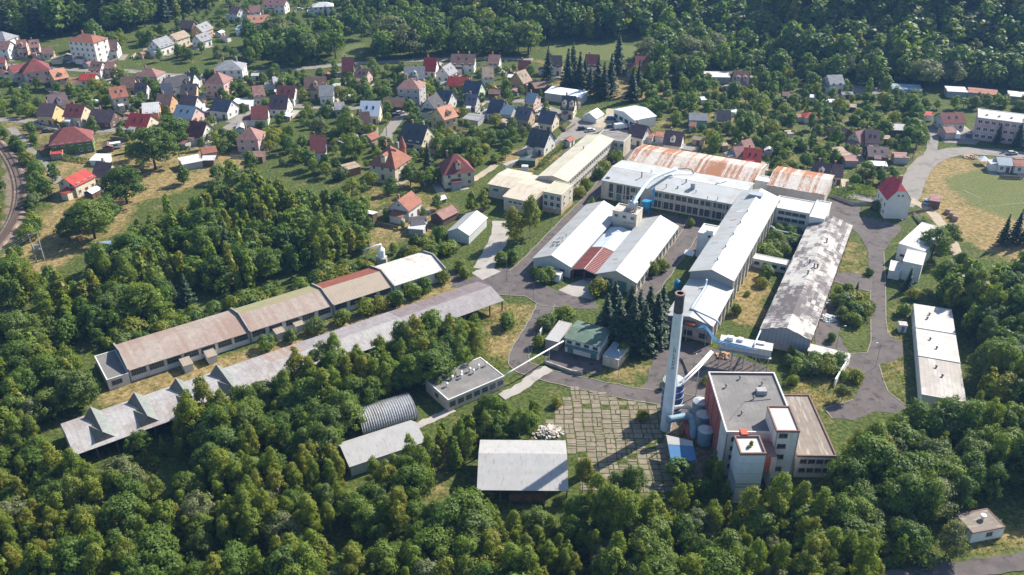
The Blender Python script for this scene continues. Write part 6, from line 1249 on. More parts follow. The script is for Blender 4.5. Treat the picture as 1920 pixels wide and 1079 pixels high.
def quads(pos, nrm, size, r):
    n = len(pos); nrm = nrm / np.maximum(np.linalg.norm(nrm, axis=1, keepdims=True), 1e-6)
    t = r.normal(size=(n, 3)); u = np.cross(nrm, t); u /= np.maximum(np.linalg.norm(u, axis=1, keepdims=True), 1e-6); v = np.cross(nrm, u)
    s = (size * r.uniform(.65, 1.35, n))[:, None] / 2; a = r.uniform(.55, 1.0, n)[:, None]
    V = np.stack([pos - u * s - v * s * a * .5, pos + u * s * .2 - v * s * a, pos + u * s + v * s * a * .4, pos - u * s * .1 + v * s * a], 1).reshape(-1, 3)
    return V, np.arange(4 * n).reshape(n, 4)
def crown_pts(kind, seed, n):
    """leaf positions and facings for a tree about 10 m tall"""
    r = np.random.default_rng(seed)
    if kind == 'spruce':
        z = 1.0 + 9.0 * (1 - np.sqrt(r.uniform(0.0, 1, n)))
        lev = np.floor(z * 2.0); z = (lev + .5 + r.normal(0, .12, n)) / 2.0
        rad = np.clip((10.1 - z) / 9.2, 0.02, 1) * 2.15; br = r.integers(0, 9, n); ang = br * 2 * np.pi / 9 + lev * 1.7 + r.normal(0, .13, n)
        q = np.sqrt(r.uniform(.03, 1, n)); rr = rad * q * (.85 + .3 * np.sin(br * 2.1 + lev)); pos = np.stack([rr * np.cos(ang), rr * np.sin(ang), z - .55 * q * rad * .5 + r.normal(0, .06, n)], 1)
        nr = np.stack([np.cos(ang) * .35, np.sin(ang) * .35, np.ones(n)], 1) + r.normal(0, .35, (n, 3)); return pos, nr, r
    P_ = {'broad': (70, (2.6, 2.6, 3.7), 5.2, (.4, 1.0)), 'birch': (60, (1.7, 1.7, 4.2), 5.1, (.35, .75)), 'poplar': (34, (.75, .75, 4.0), 5.6, (.45, .75)), 'willow': (48, (3.0, 3.0, 3.1), 4.9, (.5, 1.1)), 'shrub': (14, (3.2, 3.2, 2.6), 3.6, (1.2, 2.2)), 'thin': (44, (2.0, 2.0, 3.6), 5.3, (.4, .85))}[kind]
    k, ax, zc, rr_ = P_; q_ = r.uniform(.8, 1.22); ax = (ax[0] * q_, ax[1] * q_ * r.uniform(.88, 1.12), ax[2] * r.uniform(.82, 1.18)); d = r.normal(size=(k, 3)); d /= np.linalg.norm(d, axis=1, keepdims=True); rad = r.uniform(.35, 1.0, k)[:, None] ** .6
    c = d * np.array(ax) * rad; rl = r.uniform(*rr_, k)
    c[:, :2] *= (1.0 - (.62 if kind in ('birch', 'thin', 'poplar') else .38) * np.clip(c[:, 2:3] / ax[2], -1, 1)); c[:, 2] += zc
    c[:, 0] += r.normal(0, .25); c[:, 1] += r.normal(0, .25)
    m = int(n * 2.2); i = r.choice(k, m, p=rl ** 2 / (rl ** 2).sum()); e = r.normal(size=(m, 3)); e[:, 2] += .25; e /= np.linalg.norm(e, axis=1, keepdims=True)
    sp_ = np.where(r.uniform(size=m) < .16, r.uniform(1.1, 1.5, m), r.uniform(.66, 1.1, m)); pos = c[i] + e * (rl[i] * sp_)[:, None] * np.array([1, 1, .85])
    dist = np.linalg.norm((pos[:, None] - c[None]) / rl[None, :, None], axis=2); dist[np.arange(m), i] = 9; keep = (dist.min(1) > .72) | (r.uniform(size=m) < .12)
    pos, e = pos[keep][:n], e[keep][:n]; pos[:, 2] = np.maximum(pos[:, 2], .25)
    out = (pos - np.array([0, 0, zc - .8])) / np.array([ax[0] + .8, ax[1] + .8, ax[2] + .8]); return pos, e * .75 + out * .6 + r.normal(0, .30, e.shape), r
def crown_mesh(kind, mat, seed, n, size, name='crown'):
    pos, nr, r = crown_pts(kind, seed, n); V, Q = quads(pos, nr, size, r); me = fast_mesh(name, V, Q, mat, {'tint': np.repeat(r.uniform(0, 1, len(pos)), 4)}); return me
def trunk_mesh(kind, seed, mat):
    r = random.Random(seed); b = MB(); top = {'spruce': 9.6, 'shrub': 2.5}.get(kind, 7.2); r0 = {'birch': .13, 'spruce': .2, 'shrub': .1}.get(kind, .2)
    pts = [(r.uniform(-.12, .12) * k, r.uniform(-.12, .12) * k, top * k / 4) for k in range(5)]; b.tube(pts, [r0, r0 * .85, r0 * .65, r0 * .4, .03], 7)
    if kind != 'spruce':
        for k in range(6):
            a = k * 1.05 + r.uniform(-.3, .3); z = r.uniform(.32, .62) * top; q = pts[min(3, int(z / top * 4))]; l = r.uniform(1.0, 1.9) * (.6 if kind == 'birch' else 1)
            b.tube([(q[0], q[1], z), (q[0] + l * .55 * math.cos(a), q[1] + l * .55 * math.sin(a), z + l * .6), (q[0] + l * math.cos(a), q[1] + l * math.sin(a), z + l * 1.3)], [r0 * .45, r0 * .3, .02], 5)
    return b.mesh('trunk', mat, smooth=True)
PROTO = {'broad': [(crown_mesh('broad', LM['broad'], 100 + i, 5400, .33), trunk_mesh('broad', i, BARK)) for i in range(7)],
         'birch': [(crown_mesh('birch' if i % 3 else 'thin', LM['birch'], 200 + i, 4400, .28), trunk_mesh('birch', 20 + i, BARKW)) for i in range(7)],
         'spruce': [(crown_mesh('spruce', LM['spruce'], 300 + i, 2600, .42), trunk_mesh('spruce', 40 + i, BARK)) for i in range(4)],
         'willow': [(crown_mesh('willow', LM['willow'], 400 + i, 5000, .32), trunk_mesh('broad', 60 + i, BARK)) for i in range(3)],
         'poplar': [(crown_mesh('poplar', LM['birch'], 500 + i, 3600, .28), trunk_mesh('birch', 80 + i, BARK)) for i in range(3)]}
def joined(kind, mat, seed, n, size):
    """small tree whose trunk and crown are too small in the picture to be told apart"""
    pos, nr, r = crown_pts(kind, seed, n); V, Q = quads(pos, nr, size, r); tb = MB(); tb.tube([(0, 0, 0), (.1, 0, 2.5), (0, .1, 5.0)], [.25, .2, .06], 4, cap=False)
    tv = np.array(tb.v); tq = np.array([f for f in tb.f]); me = fast_mesh('tree', np.vstack([V, tv]), np.vstack([Q, tq + len(V)]), [mat, BARK], {'tint': np.concatenate([np.repeat(r.uniform(0, 1, len(pos)), 4), np.zeros(len(tv))])})
    mi = np.zeros(len(Q) + len(tq), np.int32); mi[len(Q):] = 1; me.polygons.foreach_set('material_index', mi); return me
PSMALL = {'fruit': [joined('broad', LM['fruit'], 600 + i, 1300, .60) for i in range(5)] + [joined('willow', LM['birch'], 640 + i, 1000, .6) for i in range(2)], 'shrub': [joined('shrub', LM['fruit'] if i % 2 else LM['birch'], 700 + i, 1200, .8) for i in range(6)]}

fp = np.array(FOOTPRINTS)
def blocked(x, y, pad=0.0):
    dx, dy = x - fp[:, 0], y - fp[:, 1]; u = np.abs(dx * fp[:, 4] + dy * fp[:, 5]); v = np.abs(-dx * fp[:, 5] + dy * fp[:, 4])
    if bool(((u < fp[:, 2] + pad) & (v < fp[:, 3] + pad)).any()): return True
    for k, pts, w in ROADS_NP:
        if k == 'line':
            a, b_ = pts[:-1], pts[1:]; ab = b_ - a; t = np.clip(((x - a[:, 0]) * ab[:, 0] + (y - a[:, 1]) * ab[:, 1]) / np.maximum((ab ** 2).sum(1), 1e-6), 0, 1)
            if (np.hypot(a[:, 0] + t * ab[:, 0] - x, a[:, 1] + t * ab[:, 1] - y) < w + pad * .5).any(): return True
        elif inpoly(np.array([x]), np.array([y]), pts)[0]: return True
    return False
ROADS_NP = [(k, np.array(p), w) if k == 'line' else (k, p, w) for k, p, w in ROADS]
TREES = []                         # kind, x, y, z, height, width factor, label, group
def add(kind, x, y, h, wf, label, group): TREES.append([kind, x, y, float(hill(x, y)), h, wf, label, group])
def zone(poly, spacing, hmin, hmax, mix, label, group, prob=1.0, pad=0.3, hole=()):
    w = [G(*p) for p in poly]; wp = [(p.x, p.y) for p in w]; xs, ys = [p[0] for p in wp], [p[1] for p in wp]; hol = [[(G(*p).x, G(*p).y) for p in q] for q in hole]
    nx, ny = int((max(xs) - min(xs)) / spacing) + 2, int((max(ys) - min(ys)) / (spacing * .87)) + 2
    X = np.array([[min(xs) + (i + .5 * (j % 2)) * spacing for i in range(nx)] for j in range(ny)]); Y = np.array([[min(ys) + j * spacing * .87] * nx for j in range(ny)])
    X = X + rng.uniform(-.36, .36, X.shape) * spacing; Y = Y + rng.uniform(-.36, .36, X.shape) * spacing
    ok = inpoly(X, Y, wp) & (rng.uniform(size=X.shape) < prob)
    for q in hol: ok &= ~inpoly(X, Y, q)
    kinds, pr = zip(*mix); pr = np.array(pr) / sum(pr)
    for x, y in zip(X[ok], Y[ok]):
        if blocked(x, y, pad): continue
        w_ = math.sin(x * .13 + 1.7 * math.sin(y * .11)) + math.sin(y * .17 - x * .07); pw = pr * np.array([math.exp(.9 * w_) if q in ('birch', 'willow') else math.exp(-.5 * w_) for q in kinds]); k = kinds[int(rng.choice(len(kinds), p=pw / pw.sum()))]; hh = (hmin + (hmax - hmin) * rng.beta(1.6, 1.6)) * (1.0 + .16 * math.sin(x * .19 + y * .13) + .08 * math.sin(y * .5)) * (.72 if rng.uniform() < .16 else 1.0); hh = rng.uniform(2.0, 3.8) if (k == 'shrub' and hh > 5) else hh; add(k, x, y, hh * (1.1 if k == 'birch' else 1.0), rng.uniform(.68, 1.05) if k == 'birch' else rng.uniform(.85, 1.4), label.get(k, '') if isinstance(label, dict) else label, group)
LB = lambda place: {'broad': 'dense green leafy tree ' + place, 'birch': 'slender yellow green birch ' + place, 'willow': 'grey green willow ' + place, 'spruce': 'dark pointed spruce ' + place, 'fruit': 'small round garden tree ' + place, 'shrub': 'low leafy bush ' + place, 'poplar': 'narrow columnar poplar ' + place}
# woods round the works
zone([(-120, 640), (50, 640), (130, 690), (165, 765), (85, 800), (80, 900), (200, 935), (330, 930), (395, 870), (500, 830), (640, 905), (650, 965), (760, 985), (800, 1000), (850, 1010), (1070, 985), (1230, 960), (1340, 975), (1380, 985), (1500, 985), (1560, 960), (1700, 1010), (1780, 1040), (1640, 1110), (1600, 1200), (-120, 1230)], 3.7, 6.5, 12.0, [('birch', 6.5), ('broad', 3.2), ('willow', .7), ('shrub', 1.0)], LB('in the foreground wood'), 'foreground wood trees', hole=[[(590, 1010), (690, 990), (720, 1060), (600, 1070)], [(250, 960), (330, 950), (340, 985), (260, 1000)], [(440, 1040), (520, 1030), (520, 1079), (440, 1079)]])
zone([(330, 815), (480, 765), (640, 708), (760, 664), (850, 634), (905, 625), (885, 690), (815, 735), (790, 745), (665, 790), (650, 840), (640, 905), (500, 835), (395, 870)], 3.6, 8.5, 12.5, [('birch', 4), ('broad', 5)], LB('in the belt below the open shed'), 'trees below the open shed')
zone([(690, 905), (770, 880), (800, 850), (850, 805), (920, 800), (1005, 790), (1015, 822), (900, 838), (880, 900), (800, 945), (700, 975)], 3.5, 6.5, 10.5, [('birch', 6), ('broad', 3)], LB('between the stores and slab yard'), 'trees by the slab yard', hole=[[(800, 880), (850, 880), (850, 960), (790, 960)]])
zone([(-80, 560), (40, 590), (130, 670), (185, 650), (235, 620), (420, 560), (600, 510), (690, 480), (660, 450), (700, 410), (650, 395), (560, 395), (480, 360), (400, 380), (330, 430), (270, 430), (230, 480), (150, 540), (20, 530)], 5.2, 7.5, 13, [('broad', 6), ('birch', 4), ('spruce', .25)], LB('in the wood north of the long hall'), 'north wood trees', hole=[[(160, 455), (230, 450), (240, 500), (160, 510)]])
zone([(1075, 945), (1215, 940), (1230, 905), (1080, 900)], 3.6, 7, 10, [('broad', 5), ('birch', 4)], LB('between open shed and boiler house'), 'trees by the boiler house')
zone([(1320, 880), (1370, 880), (1370, 960), (1240, 950), (1240, 915)], 3.6, 4, 7, [('broad', 5), ('birch', 2)], LB('under the boiler house wall'), 'trees by the boiler house')
zone([(1590, 850), (1650, 835), (1720, 812), (1820, 800), (1960, 770), (2080, 770), (2080, 980), (1900, 935), (1780, 965), (1700, 1010), (1600, 985), (1575, 930)], 4.2, 9, 13, [('broad', 6), ('birch', 3), ('willow', 1)], LB('in the wood east of the boiler house'), 'east wood trees')
zone([(1765, 560), (1800, 545), (1920, 540), (2080, 540), (2080, 790), (1835, 790), (1830, 700), (1805, 620), (1770, 605)], 4.6, 10, 14, [('broad', 6), ('birch', 3), ('poplar', 1.2)], LB('in the wood behind the long store'), 'east wood trees')
zone([(1375, 460), (1440, 430), (1500, 445), (1480, 490), (1420, 485)], 2.6, 2.5, 4.5, [('shrub', 3), ('birch', 1)], LB('in the overgrown courtyard'), 'courtyard bushes', pad=.1)
zone([(1370, 530), (1420, 505), (1440, 520), (1400, 600), (1365, 600)], 4.2, 2.0, 3.5, [('shrub', 3)], LB('in the dry courtyard'), 'courtyard bushes', prob=.6)
zone([(200, 652), (225, 630), (430, 568), (590, 524), (700, 490), (712, 500), (600, 545), (440, 590), (230, 662)], 3.4, 2.6, 4.4, [('shrub', 5), ('broad', .6)], LB('behind the long hall'), 'bushes behind the long hall')
zone([(1460, 660), (1580, 690), (1575, 715), (1470, 700)], 3.0, 2.5, 4.5, [('shrub', 3), ('broad', 1)], LB('behind the loading canopy'), 'bushes by the canopy')
zone([(1560, 560), (1600, 545), (1630, 570), (1628, 610), (1570, 615)], 3.2, 2.2, 4.2, [('shrub', 5)], LB('on the island in the yard road'), 'bushes on the road island')
zone([(1010, 610), (1060, 598), (1120, 612), (1060, 605), (1030, 625)], 3.2, 3, 5, [('shrub', 3), ('birch', 1)], LB('behind the green roofed shed'), 'bushes by the green shed')
zone([(940, 600), (985, 590), (965, 640), (920, 660)], 4, 2, 4, [('shrub', 4)], LB('on the bank beside the yard road'), 'bushes by the yard road', prob=.7)
zone([(-60, 300), (60, 250), (80, 300), (75, 370), (60, 410), (85, 430), (45, 450), (55, 400), (62, 340), (40, 290), (0, 250)], 3.2, 3.5, 6.0, [('broad', 4), ('shrub', 4)], LB('along the railway'), 'trees along the railway', pad=.1)
zone([(-120, 300), (-20, 300), (10, 350), (0, 420), (-60, 470), (-120, 470)], 4, 4, 7, [('broad', 5), ('birch', 2)], LB('west of the railway'), 'trees along the railway')
zone([(0, 560), (40, 450), (90, 440), (20, 500), (-30, 540)], 4.5, 4, 7, [('broad', 3), ('shrub', 3)], LB('beside the pole transformer'), 'trees along the railway', prob=.6)
# gardens
zone([(210, 855), (330, 812), (420, 785), (480, 795), (330, 880), (230, 905)], 4.2, 4.5, 7.5, [('birch', 4), ('broad', 4)], LB('against the near side of the open shed'), 'trees below the open shed')
zone([(0, 150), (330, 150), (640, 135), (1000, 130), (1040, 220), (960, 290), (900, 330), (620, 340), (480, 300), (330, 290), (0, 220)], 6.4, 3.4, 7.4, [('fruit', 8), ('broad', 1.2), ('shrub', 2.6)], LB('among the village houses'), 'village garden trees', prob=.78, pad=.5)
zone([(560, 340), (680, 295), (880, 330), (930, 360), (880, 410), (800, 420), (700, 470), (640, 470), (690, 410), (600, 380)], 8.5, 3.8, 7.5, [('fruit', 6), ('broad', 2), ('shrub', 1)], LB('in the orchard by the villas'), 'orchard trees', prob=.5, pad=.8)
zone([(1190, 150), (1440, 145), (1720, 185), (1720, 300), (1690, 360), (1590, 360), (1440, 320), (1330, 290), (1290, 250), (1190, 215)], 5.6, 3.6, 8.4, [('fruit', 8), ('broad', 1.1), ('shrub', 2.4)], LB('in the allotment gardens'), 'allotment trees', prob=.76, pad=.4)
zone([(760, 470), (830, 440), (850, 480), (800, 495), (720, 480)], 3.8, 3.2, 6, [('broad', 4), ('shrub', 3)], LB('around the dust cyclone'), 'bushes behind the long hall')
zone([(1720, 205), (1745, 200), (1930, 190), (1960, 205), (1960, 215), (1840, 205), (1770, 208), (1745, 215)], 5, 6, 10, [('broad', 5), ('willow', 1)], LB('behind the apartment block'), 'trees behind the apartment block', pad=1)
# tall trees along the river and beyond the road
zone([(1530, 162), (1700, 164), (1960, 177), (1960, 160), (1700, 146), (1530, 146)], 8, 13, 19, [('broad', 7), ('willow', 2)], LB('behind the garages'), 'slope foot trees', pad=1.0)
zone([(300, 122), (420, 118), (560, 128), (630, 112), (700, 112), (760, 118), (1000, 108), (1010, 92), (900, 78), (700, 80), (640, 62), (560, 62), (480, 68), (440, 96), (300, 105)], 9.5, 13, 19, [('broad', 7), ('willow', 1.2), ('spruce', .5)], LB('along the river road'), 'river trees', pad=2.0, hole=[[(630, 78), (695, 80), (690, 118), (630, 118)], [(430, 30), (520, 30), (520, 62), (430, 62)]])
zone([(600, 40), (640, 62), (900, 76), (1010, 88), (1030, 60), (960, 20), (900, -20), (640, -20), (620, 20)], 8.5, 9, 16, [('broad', 7), ('spruce', 1), ('fruit', 2)], LB('on the slope above the river'), 'slope trees', prob=.85, pad=1.5)
zone([(120, 92), (300, 105), (310, 80), (330, 55), (250, 70), (130, 84)], 9, 8, 15, [('broad', 6), ('spruce', .5), ('fruit', 2)], LB('above the western houses'), 'slope trees', prob=.75, pad=1.5)
zone([(300, 60), (330, 30), (420, 0), (640, -10), (640, 50), (560, 62), (430, 62), (340, 75)], 8, 3.5, 7, [('fruit', 6), ('broad', 3)], LB('between the upper houses'), 'slope trees', prob=.7, pad=1.2)
zone([(1200, 172), (1250, 172), (1300, 158), (1400, 148), (1500, 152), (1520, 158), (1500, 140), (1400, 100), (1260, 70), (1210, 85), (1210, 130)], 9.0, 12, 18, [('broad', 8), ('willow', 2)], LB('at the foot of the wooded slope'), 'slope foot trees', pad=1.5)
for px, py, h, k, lb in [(238, 382, 16, 'broad', 'large round dark tree beside the red roofed railway house'), (178, 448, 16, 'broad', 'broad tree on the dry slope above the pole transformer'), (292, 318, 18, 'broad', 'tall dark tree by the tin roofed sheds'), (325, 275, 15, 'broad', 'tall tree beside the maroon roofed house'), (150, 435, 11, 'broad', 'bushy tree on the dry slope by the railway'),
    (600, 262, 12, 'willow', 'loose crowned pale tree by the middle street'), (655, 262, 13, 'broad', 'dense dark tree above the orange brick hut'), (660, 298, 12, 'broad', 'round dark tree beside the ochre villa'), (803, 325, 13, 'spruce', 'spruce between the two steep roofed villas'), (850, 310, 13, 'broad', 'big tree behind the maroon roofed villa'), (880, 305, 12, 'broad', 'yellow green tree near the canteen'), (770, 348, 9, 'broad', 'wide tree below the ochre villa'), (800, 352, 8, 'broad', 'wide tree below the maroon villa'), (822, 345, 7, 'broad', 'small tree close to the maroon villa'),
    (963, 458, 15, 'birch', 'tall loose birch west of the twin hall'), (993, 446, 17, 'birch', 'tallest birch beside the office block'), (1108, 398, 6.5, 'birch', 'small bright tree behind the twin hall'), (885, 400, 9, 'birch', 'twin birch behind the gabled store'), (910, 395, 9, 'birch', 'bushy birch near the canteen'),
    (1746, 484, 12, 'broad', 'big dark tree beside the bright white store'), (1775, 462, 9, 'broad', 'bright tree beside the dirt track'), (1878, 460, 11, 'spruce', 'spruce at the corner of the playing field'), (1900, 456, 12, 'spruce', 'tallest spruce at the corner of the playing field'), (1920, 458, 11, 'spruce', 'outer spruce at the corner of the playing field'), (1700, 545, 8, 'spruce', 'small spruce before the grey roofed block'), (1604, 556, 5, 'spruce', 'little blue spruce on the road island'),
    (1795, 510, 8, 'broad', 'leafy tree beside the dirt track bend'), (1765, 545, 11, 'broad', 'dark tree above the long store'), (1868, 270, 9, 'spruce', 'spruce in front of the apartment block'), (1905, 276, 11, 'spruce', 'tall spruce before the apartment block'), (1578, 752, 6, 'willow', 'round grey green tree by the boiler house'), (1660, 178, 10, 'broad', 'round tree beside the garages'), (1338, 290, 9, 'broad', 'round tree behind the red roofed bungalow'),
    (205, 420, 11, 'broad', 'bushy tree below the large round railway tree'), (130, 452, 9, 'broad', 'small broad tree beside the pole transformer'), (345, 345, 8, 'broad', 'low tree at the edge of the dry meadow'), (105, 340, 8, 'broad', 'leafy tree by the narrow railway lane'), (92, 372, 9, 'broad', 'leafy tree between railway and red roofed house'), (410, 340, 8, 'broad', 'low tree below the tin roofed sheds'), (250, 300, 8, 'broad', 'tree beside the vegetable beds'), (470, 320, 9, 'broad', 'tree below the rose roofed house'),
    (1405, 240, 9, 'broad', 'wide allotment tree beside the black roofed hut'), (1300, 195, 8, 'broad', 'round tree in the dry allotment'), (1220, 215, 9, 'broad', 'leafy tree behind the workshop hall')]:
    g = G(px, py); add(k, g.x, g.y, h, 1.0 if k != 'broad' else (1.45 if h > 14 else 1.2), lb, 'single trees')
for px, py, h in [(1027, 152, 17), (1064, 168, 20), (1073, 160, 21), (1086, 170, 19), (1096, 162, 15), (1120, 180, 19), (1131, 186, 18), (1144, 180, 20), (1158, 140, 21), (1184, 190, 17), (1196, 176, 16), (1106, 172, 13)]:
    g = G(px, py); add('spruce', g.x, g.y, h, 1.05, 'tall dark spruce in the group behind the car park', 'spruces behind the car park')
for px, py, h in [(1136, 628, 13), (1158, 646, 15), (1184, 655, 16), (1205, 660, 15), (1228, 646, 16), (1150, 610, 14), (1180, 622, 15), (1214, 626, 15), (1238, 618, 14), (1195, 640, 16)]:
    g = G(px, py); add('spruce', g.x, g.y, h, 1.3, 'dark spruce in the clump beside the chimney yard', 'spruces by the chimney yard')
for px, py, h in [(500, 652, 3.6), (595, 622, 4), (640, 606, 4), (690, 588, 4.6), (715, 580, 4), (775, 556, 4.5), (800, 548, 4.4), (832, 528, 3.8), (745, 572, 4.4), (545, 640, 3.2), (870, 520, 3.2), (862, 508, 3.4), (1156, 305, 5), (1134, 322, 4.4), (1120, 334, 4.2), (1098, 356, 4), (1086, 368, 3.6), (1222, 515, 4), (1240, 508, 3.6), (960, 492, 4), (940, 494, 3.6), (1020, 530, 4.2), (1030, 525, 4), (1008, 520, 3.4), (1118, 552, 5), (1604, 716, 3.2), (1690, 590, 3.4), (1710, 560, 3.4), (1630, 515, 2.2), (1648, 395, 3.4), (1560, 640, 2.4), (1040, 640, 2.2), (1010, 650, 3.2), (1168, 668, 3.6), (1245, 730, 2.0), (1322, 720, 2.2), (1484, 720, 2.6), (1045, 762, 2.2), (1205, 788, 2.6), (1568, 880, 3.4), (1015, 618, 3.4), (1030, 612, 3.6), (1295, 424, 2.4)]:
    g = G(px, py); add('shrub', g.x, g.y, h, 1.0, 'bush growing beside the factory roads and walls', 'bushes in the works')
for px, py, h in [(1385, 940, 3)]: pass
for t in TREES:                     # lower growth round the upper houses
    a_, b_ = to_px(t[1], t[2], t[3])
    if (250 < a_ < 470 and 55 < b_ < 132) or (400 < a_ < 640 and b_ < 84): t[4] = min(t[4], rng.uniform(5.5, 8.5))
# say which tree: its build, and the building or house it grows nearest to
LMK = [('the open shed', (290, 790)), ('the open shed', (560, 690)), ('the open shed', (800, 600)), ('the barrel store', (725, 790)), ('the vent shed', (880, 720)), ('the gable store', (715, 840)), ('the hay shed', (980, 880)), ('the coal tower', (1400, 930)), ('the boiler annex', (1530, 860)), ('the wood hut', (1835, 1000)), ('the long store', (1760, 670)), ('the long hall', (330, 670)), ('the long hall', (530, 600)), ('the long hall', (720, 530)), ('the hall annex', (205, 700)), ('the dust cyclone', (716, 495)), ('the slab yard', (1150, 800)), ('the blue lean-to', (1280, 860)), ('the loading canopy', (1555, 675)), ('the green roofed shed', (1090, 650)), ('the patchy hall', (1510, 540)), ('the railway bend', (38, 350)), ('the pole transformer', (76, 490)), ('the shaded blue hut', (192, 465)), ('the playing field', (1850, 400)), ('the dirt track bend', (1790, 470)), ('the lane at the wood corner', (1800, 1075)), ('the office wing', (1080, 320)), ('the rusty workshop', (1290, 310))]
LPOS = [(n, P(*q)) for n, q in LMK] + [('the ' + h_[4], h_[2]) for h_ in HOUSES]
LXY = np.array([(p.x, p.y) for _, p in LPOS])
for t in TREES:
    if t[7] in ('single trees', 'spruces behind the car park', 'spruces by the chimney yard'): continue
    k = t[0]; i = int(np.argmin(np.hypot(LXY[:, 0] - t[1], LXY[:, 1] - t[2]))); hs = {'fruit': (4.4, 6.4), 'shrub': (2.6, 3.8)}.get(k, (7.5, 11.0)); sz = 'low' if t[4] < hs[0] else ('tall' if t[4] > hs[1] else 'mid sized')
    t[6] = sz + ' ' + {'broad': 'dense leafy tree', 'birch': 'slender birch', 'willow': 'grey green willow', 'spruce': 'dark spruce', 'fruit': 'round garden tree', 'shrub': 'leafy bush', 'poplar': 'columnar poplar'}[k] + ' near ' + LPOS[i][0]; t[7] = {'broad': 'leafy trees', 'birch': 'birches', 'willow': 'willows', 'spruce': 'spruces', 'fruit': 'garden trees', 'shrub': 'bushes', 'poplar': 'poplars'}[k]
# at most about 300 of a kind stand as single trees, the rest of the wood is one mass
KMAP = {'broad': ('leafy_tree', 'tree'), 'birch': ('birch_tree', 'birch'), 'spruce': ('spruce_tree', 'spruce'), 'willow': ('willow_tree', 'willow'), 'poplar': ('poplar_tree', 'poplar'), 'fruit': ('garden_tree', 'garden tree'), 'shrub': ('bush', 'bush')}
LIMIT = {'broad': 300, 'birch': 300, 'fruit': 300, 'shrub': 280}
rest = []; lists = {}
for t in TREES:
    x, y, z, h = t[1:5]; a, b_ = to_px(x, y, z + h); c_, d_ = to_px(x, y, z); seen = (-30 < float(a) < 1950) and (float(b_) < 1075) and float(d_) > -5
    (lists.setdefault(t[0], []) if seen else rest).append(t)
nt_ = 0
for k, L_ in lists.items():
    L_.sort(key=lambda t: -(t[4] / math.hypot(t[1], t[2])) * (1.6 if t[7] in ('single trees', 'spruces by the chimney yard') or t[6].endswith(('vent shed', 'open shed')) else 1))
    lim = LIMIT.get(k, 300)
    rest += L_[lim:]
    for i, (kk, x, y, z, h, wf, lb, gr) in enumerate(L_[:lim]):
        s = h / 10.0; nm, cat = KMAP[k]; rz = random.uniform(0, 6.28)
        if k in PSMALL:
            s2 = h / (8.6 if k == 'fruit' else 6.6); o = link(nm, PSMALL[k][nt_ % len(PSMALL[k])], None, (x, y, z - .05), rz); o.scale = (s2 * wf, s2 * wf, s2); tag(o, lb, cat, gr)
        else:
            cr, tr_ = PROTO[k][nt_ % len(PROTO[k])]; t_ = thing(nm, lb, cat, (x, y, z - .05), rz, gr); t_.scale = (s * wf, s * wf, s); link('trunk', tr_, t_); link('crown', cr, t_)
        nt_ += 1
# hillside woods
def hill_wood():
    X, Y = np.meshgrid(np.arange(-520, 560, 7.8), np.arange(380, 960, 6.8)); X = X + rng.uniform(-3, 3, X.shape); Y = Y + rng.uniform(-3, 3, Y.shape)
    Z = hill(X, Y); a, b_ = to_px(X, Y, Z + 14)
    d0_ = np.interp(X / Y, _fd[:, 1], _fd[:, 0]); ok = (Y - d0_ > 1.5) & (a > -160) & (a < 2100) & (b_ > -60)
    for q in ([(1270, 0), (1440, 0), (1440, 55), (1330, 55)], [(1000, 74), (1210, 80), (1200, 118), (1000, 118)], [(1290, 0), (1360, 0), (1360, 40)]):
        ok &= ~(inpoly(*to_px(X, Y, Z), q) & (rng.uniform(size=X.shape) < .8))
    return [( 'willow' if u < .10 else 'birch' if u < .30 else 'spruce' if u < .36 else 'broad', x, y, z, rng.uniform(12, 21) * (1.2 if rng.uniform() < .12 else 1), rng.uniform(1.0, 1.45)) for x, y, z, u in zip(X[ok], Y[ok], Z[ok], rng.uniform(size=int(ok.sum()))) if not blocked(x, y, 2.0)]
far = hill_wood()
def mass(name, items, label, cat, nleaf, size):
    VV, QQ, TT, HH, MI = [], [], [], [], []; base = 0; ks = ['broad', 'birch', 'spruce', 'willow']; lib = {}
    for it in items:
        k, x, y, z, h, wf = it[:6]; shp = {'fruit': 'broad', 'shrub': 'shrub'}.get(k, k); mk = {'fruit': 'broad', 'shrub': 'broad', 'poplar': 'birch'}.get(k, k); v = int(rng.integers(0, 6)); key = (shp, v)
        if key not in lib:
            pos, nr, r = crown_pts(shp, 900 + v, nleaf); V, Q = quads(pos, nr, size, r); tb = MB(); tb.tube([(0, 0, 0), (0, 0, 3.0), (0, 0, 6.5)], [.2, .17, .05], 4, cap=False); lib[key] = (np.vstack([V, np.array(tb.v)]), np.vstack([Q, np.array(tb.f) + len(V)]), np.concatenate([np.repeat(r.uniform(0, 1, len(pos)), 4), np.zeros(len(tb.v))]), len(Q))
        V, Q, T_, nq = lib[key]; s = h / (6.6 if k == 'shrub' else 10.0); a = rng.uniform(0, 6.28); c_, s_ = math.cos(a), math.sin(a)
        W = np.stack([(V[:, 0] * c_ - V[:, 1] * s_) * s * wf + x, (V[:, 0] * s_ + V[:, 1] * c_) * s * wf + y, V[:, 2] * s + z - .1], 1)
        VV.append(W); QQ.append(Q + base); base += len(V); TT.append(T_); HH.append(np.full(len(V), rng.uniform())); m = np.full(len(Q), ks.index(mk), np.int32); m[nq:] = 4; MI.append(m)
    if not VV: return
    me = fast_mesh(name, np.vstack(VV), np.vstack(QQ), [LMS[k] for k in ks] + [BARK], {'tint': np.concatenate(TT), 'tree': np.concatenate(HH)}); me.polygons.foreach_set('material_index', np.concatenate(MI))
    return tag(link(name, me), label, cat, kind='stuff')
mass('hillside_wood', far, 'dense mixed wood covering the slopes behind the village', 'wood', 520, .85)
mass('wood_infill', rest, 'denser growth filling the woods and gardens between single trees', 'wood', 620, .8)
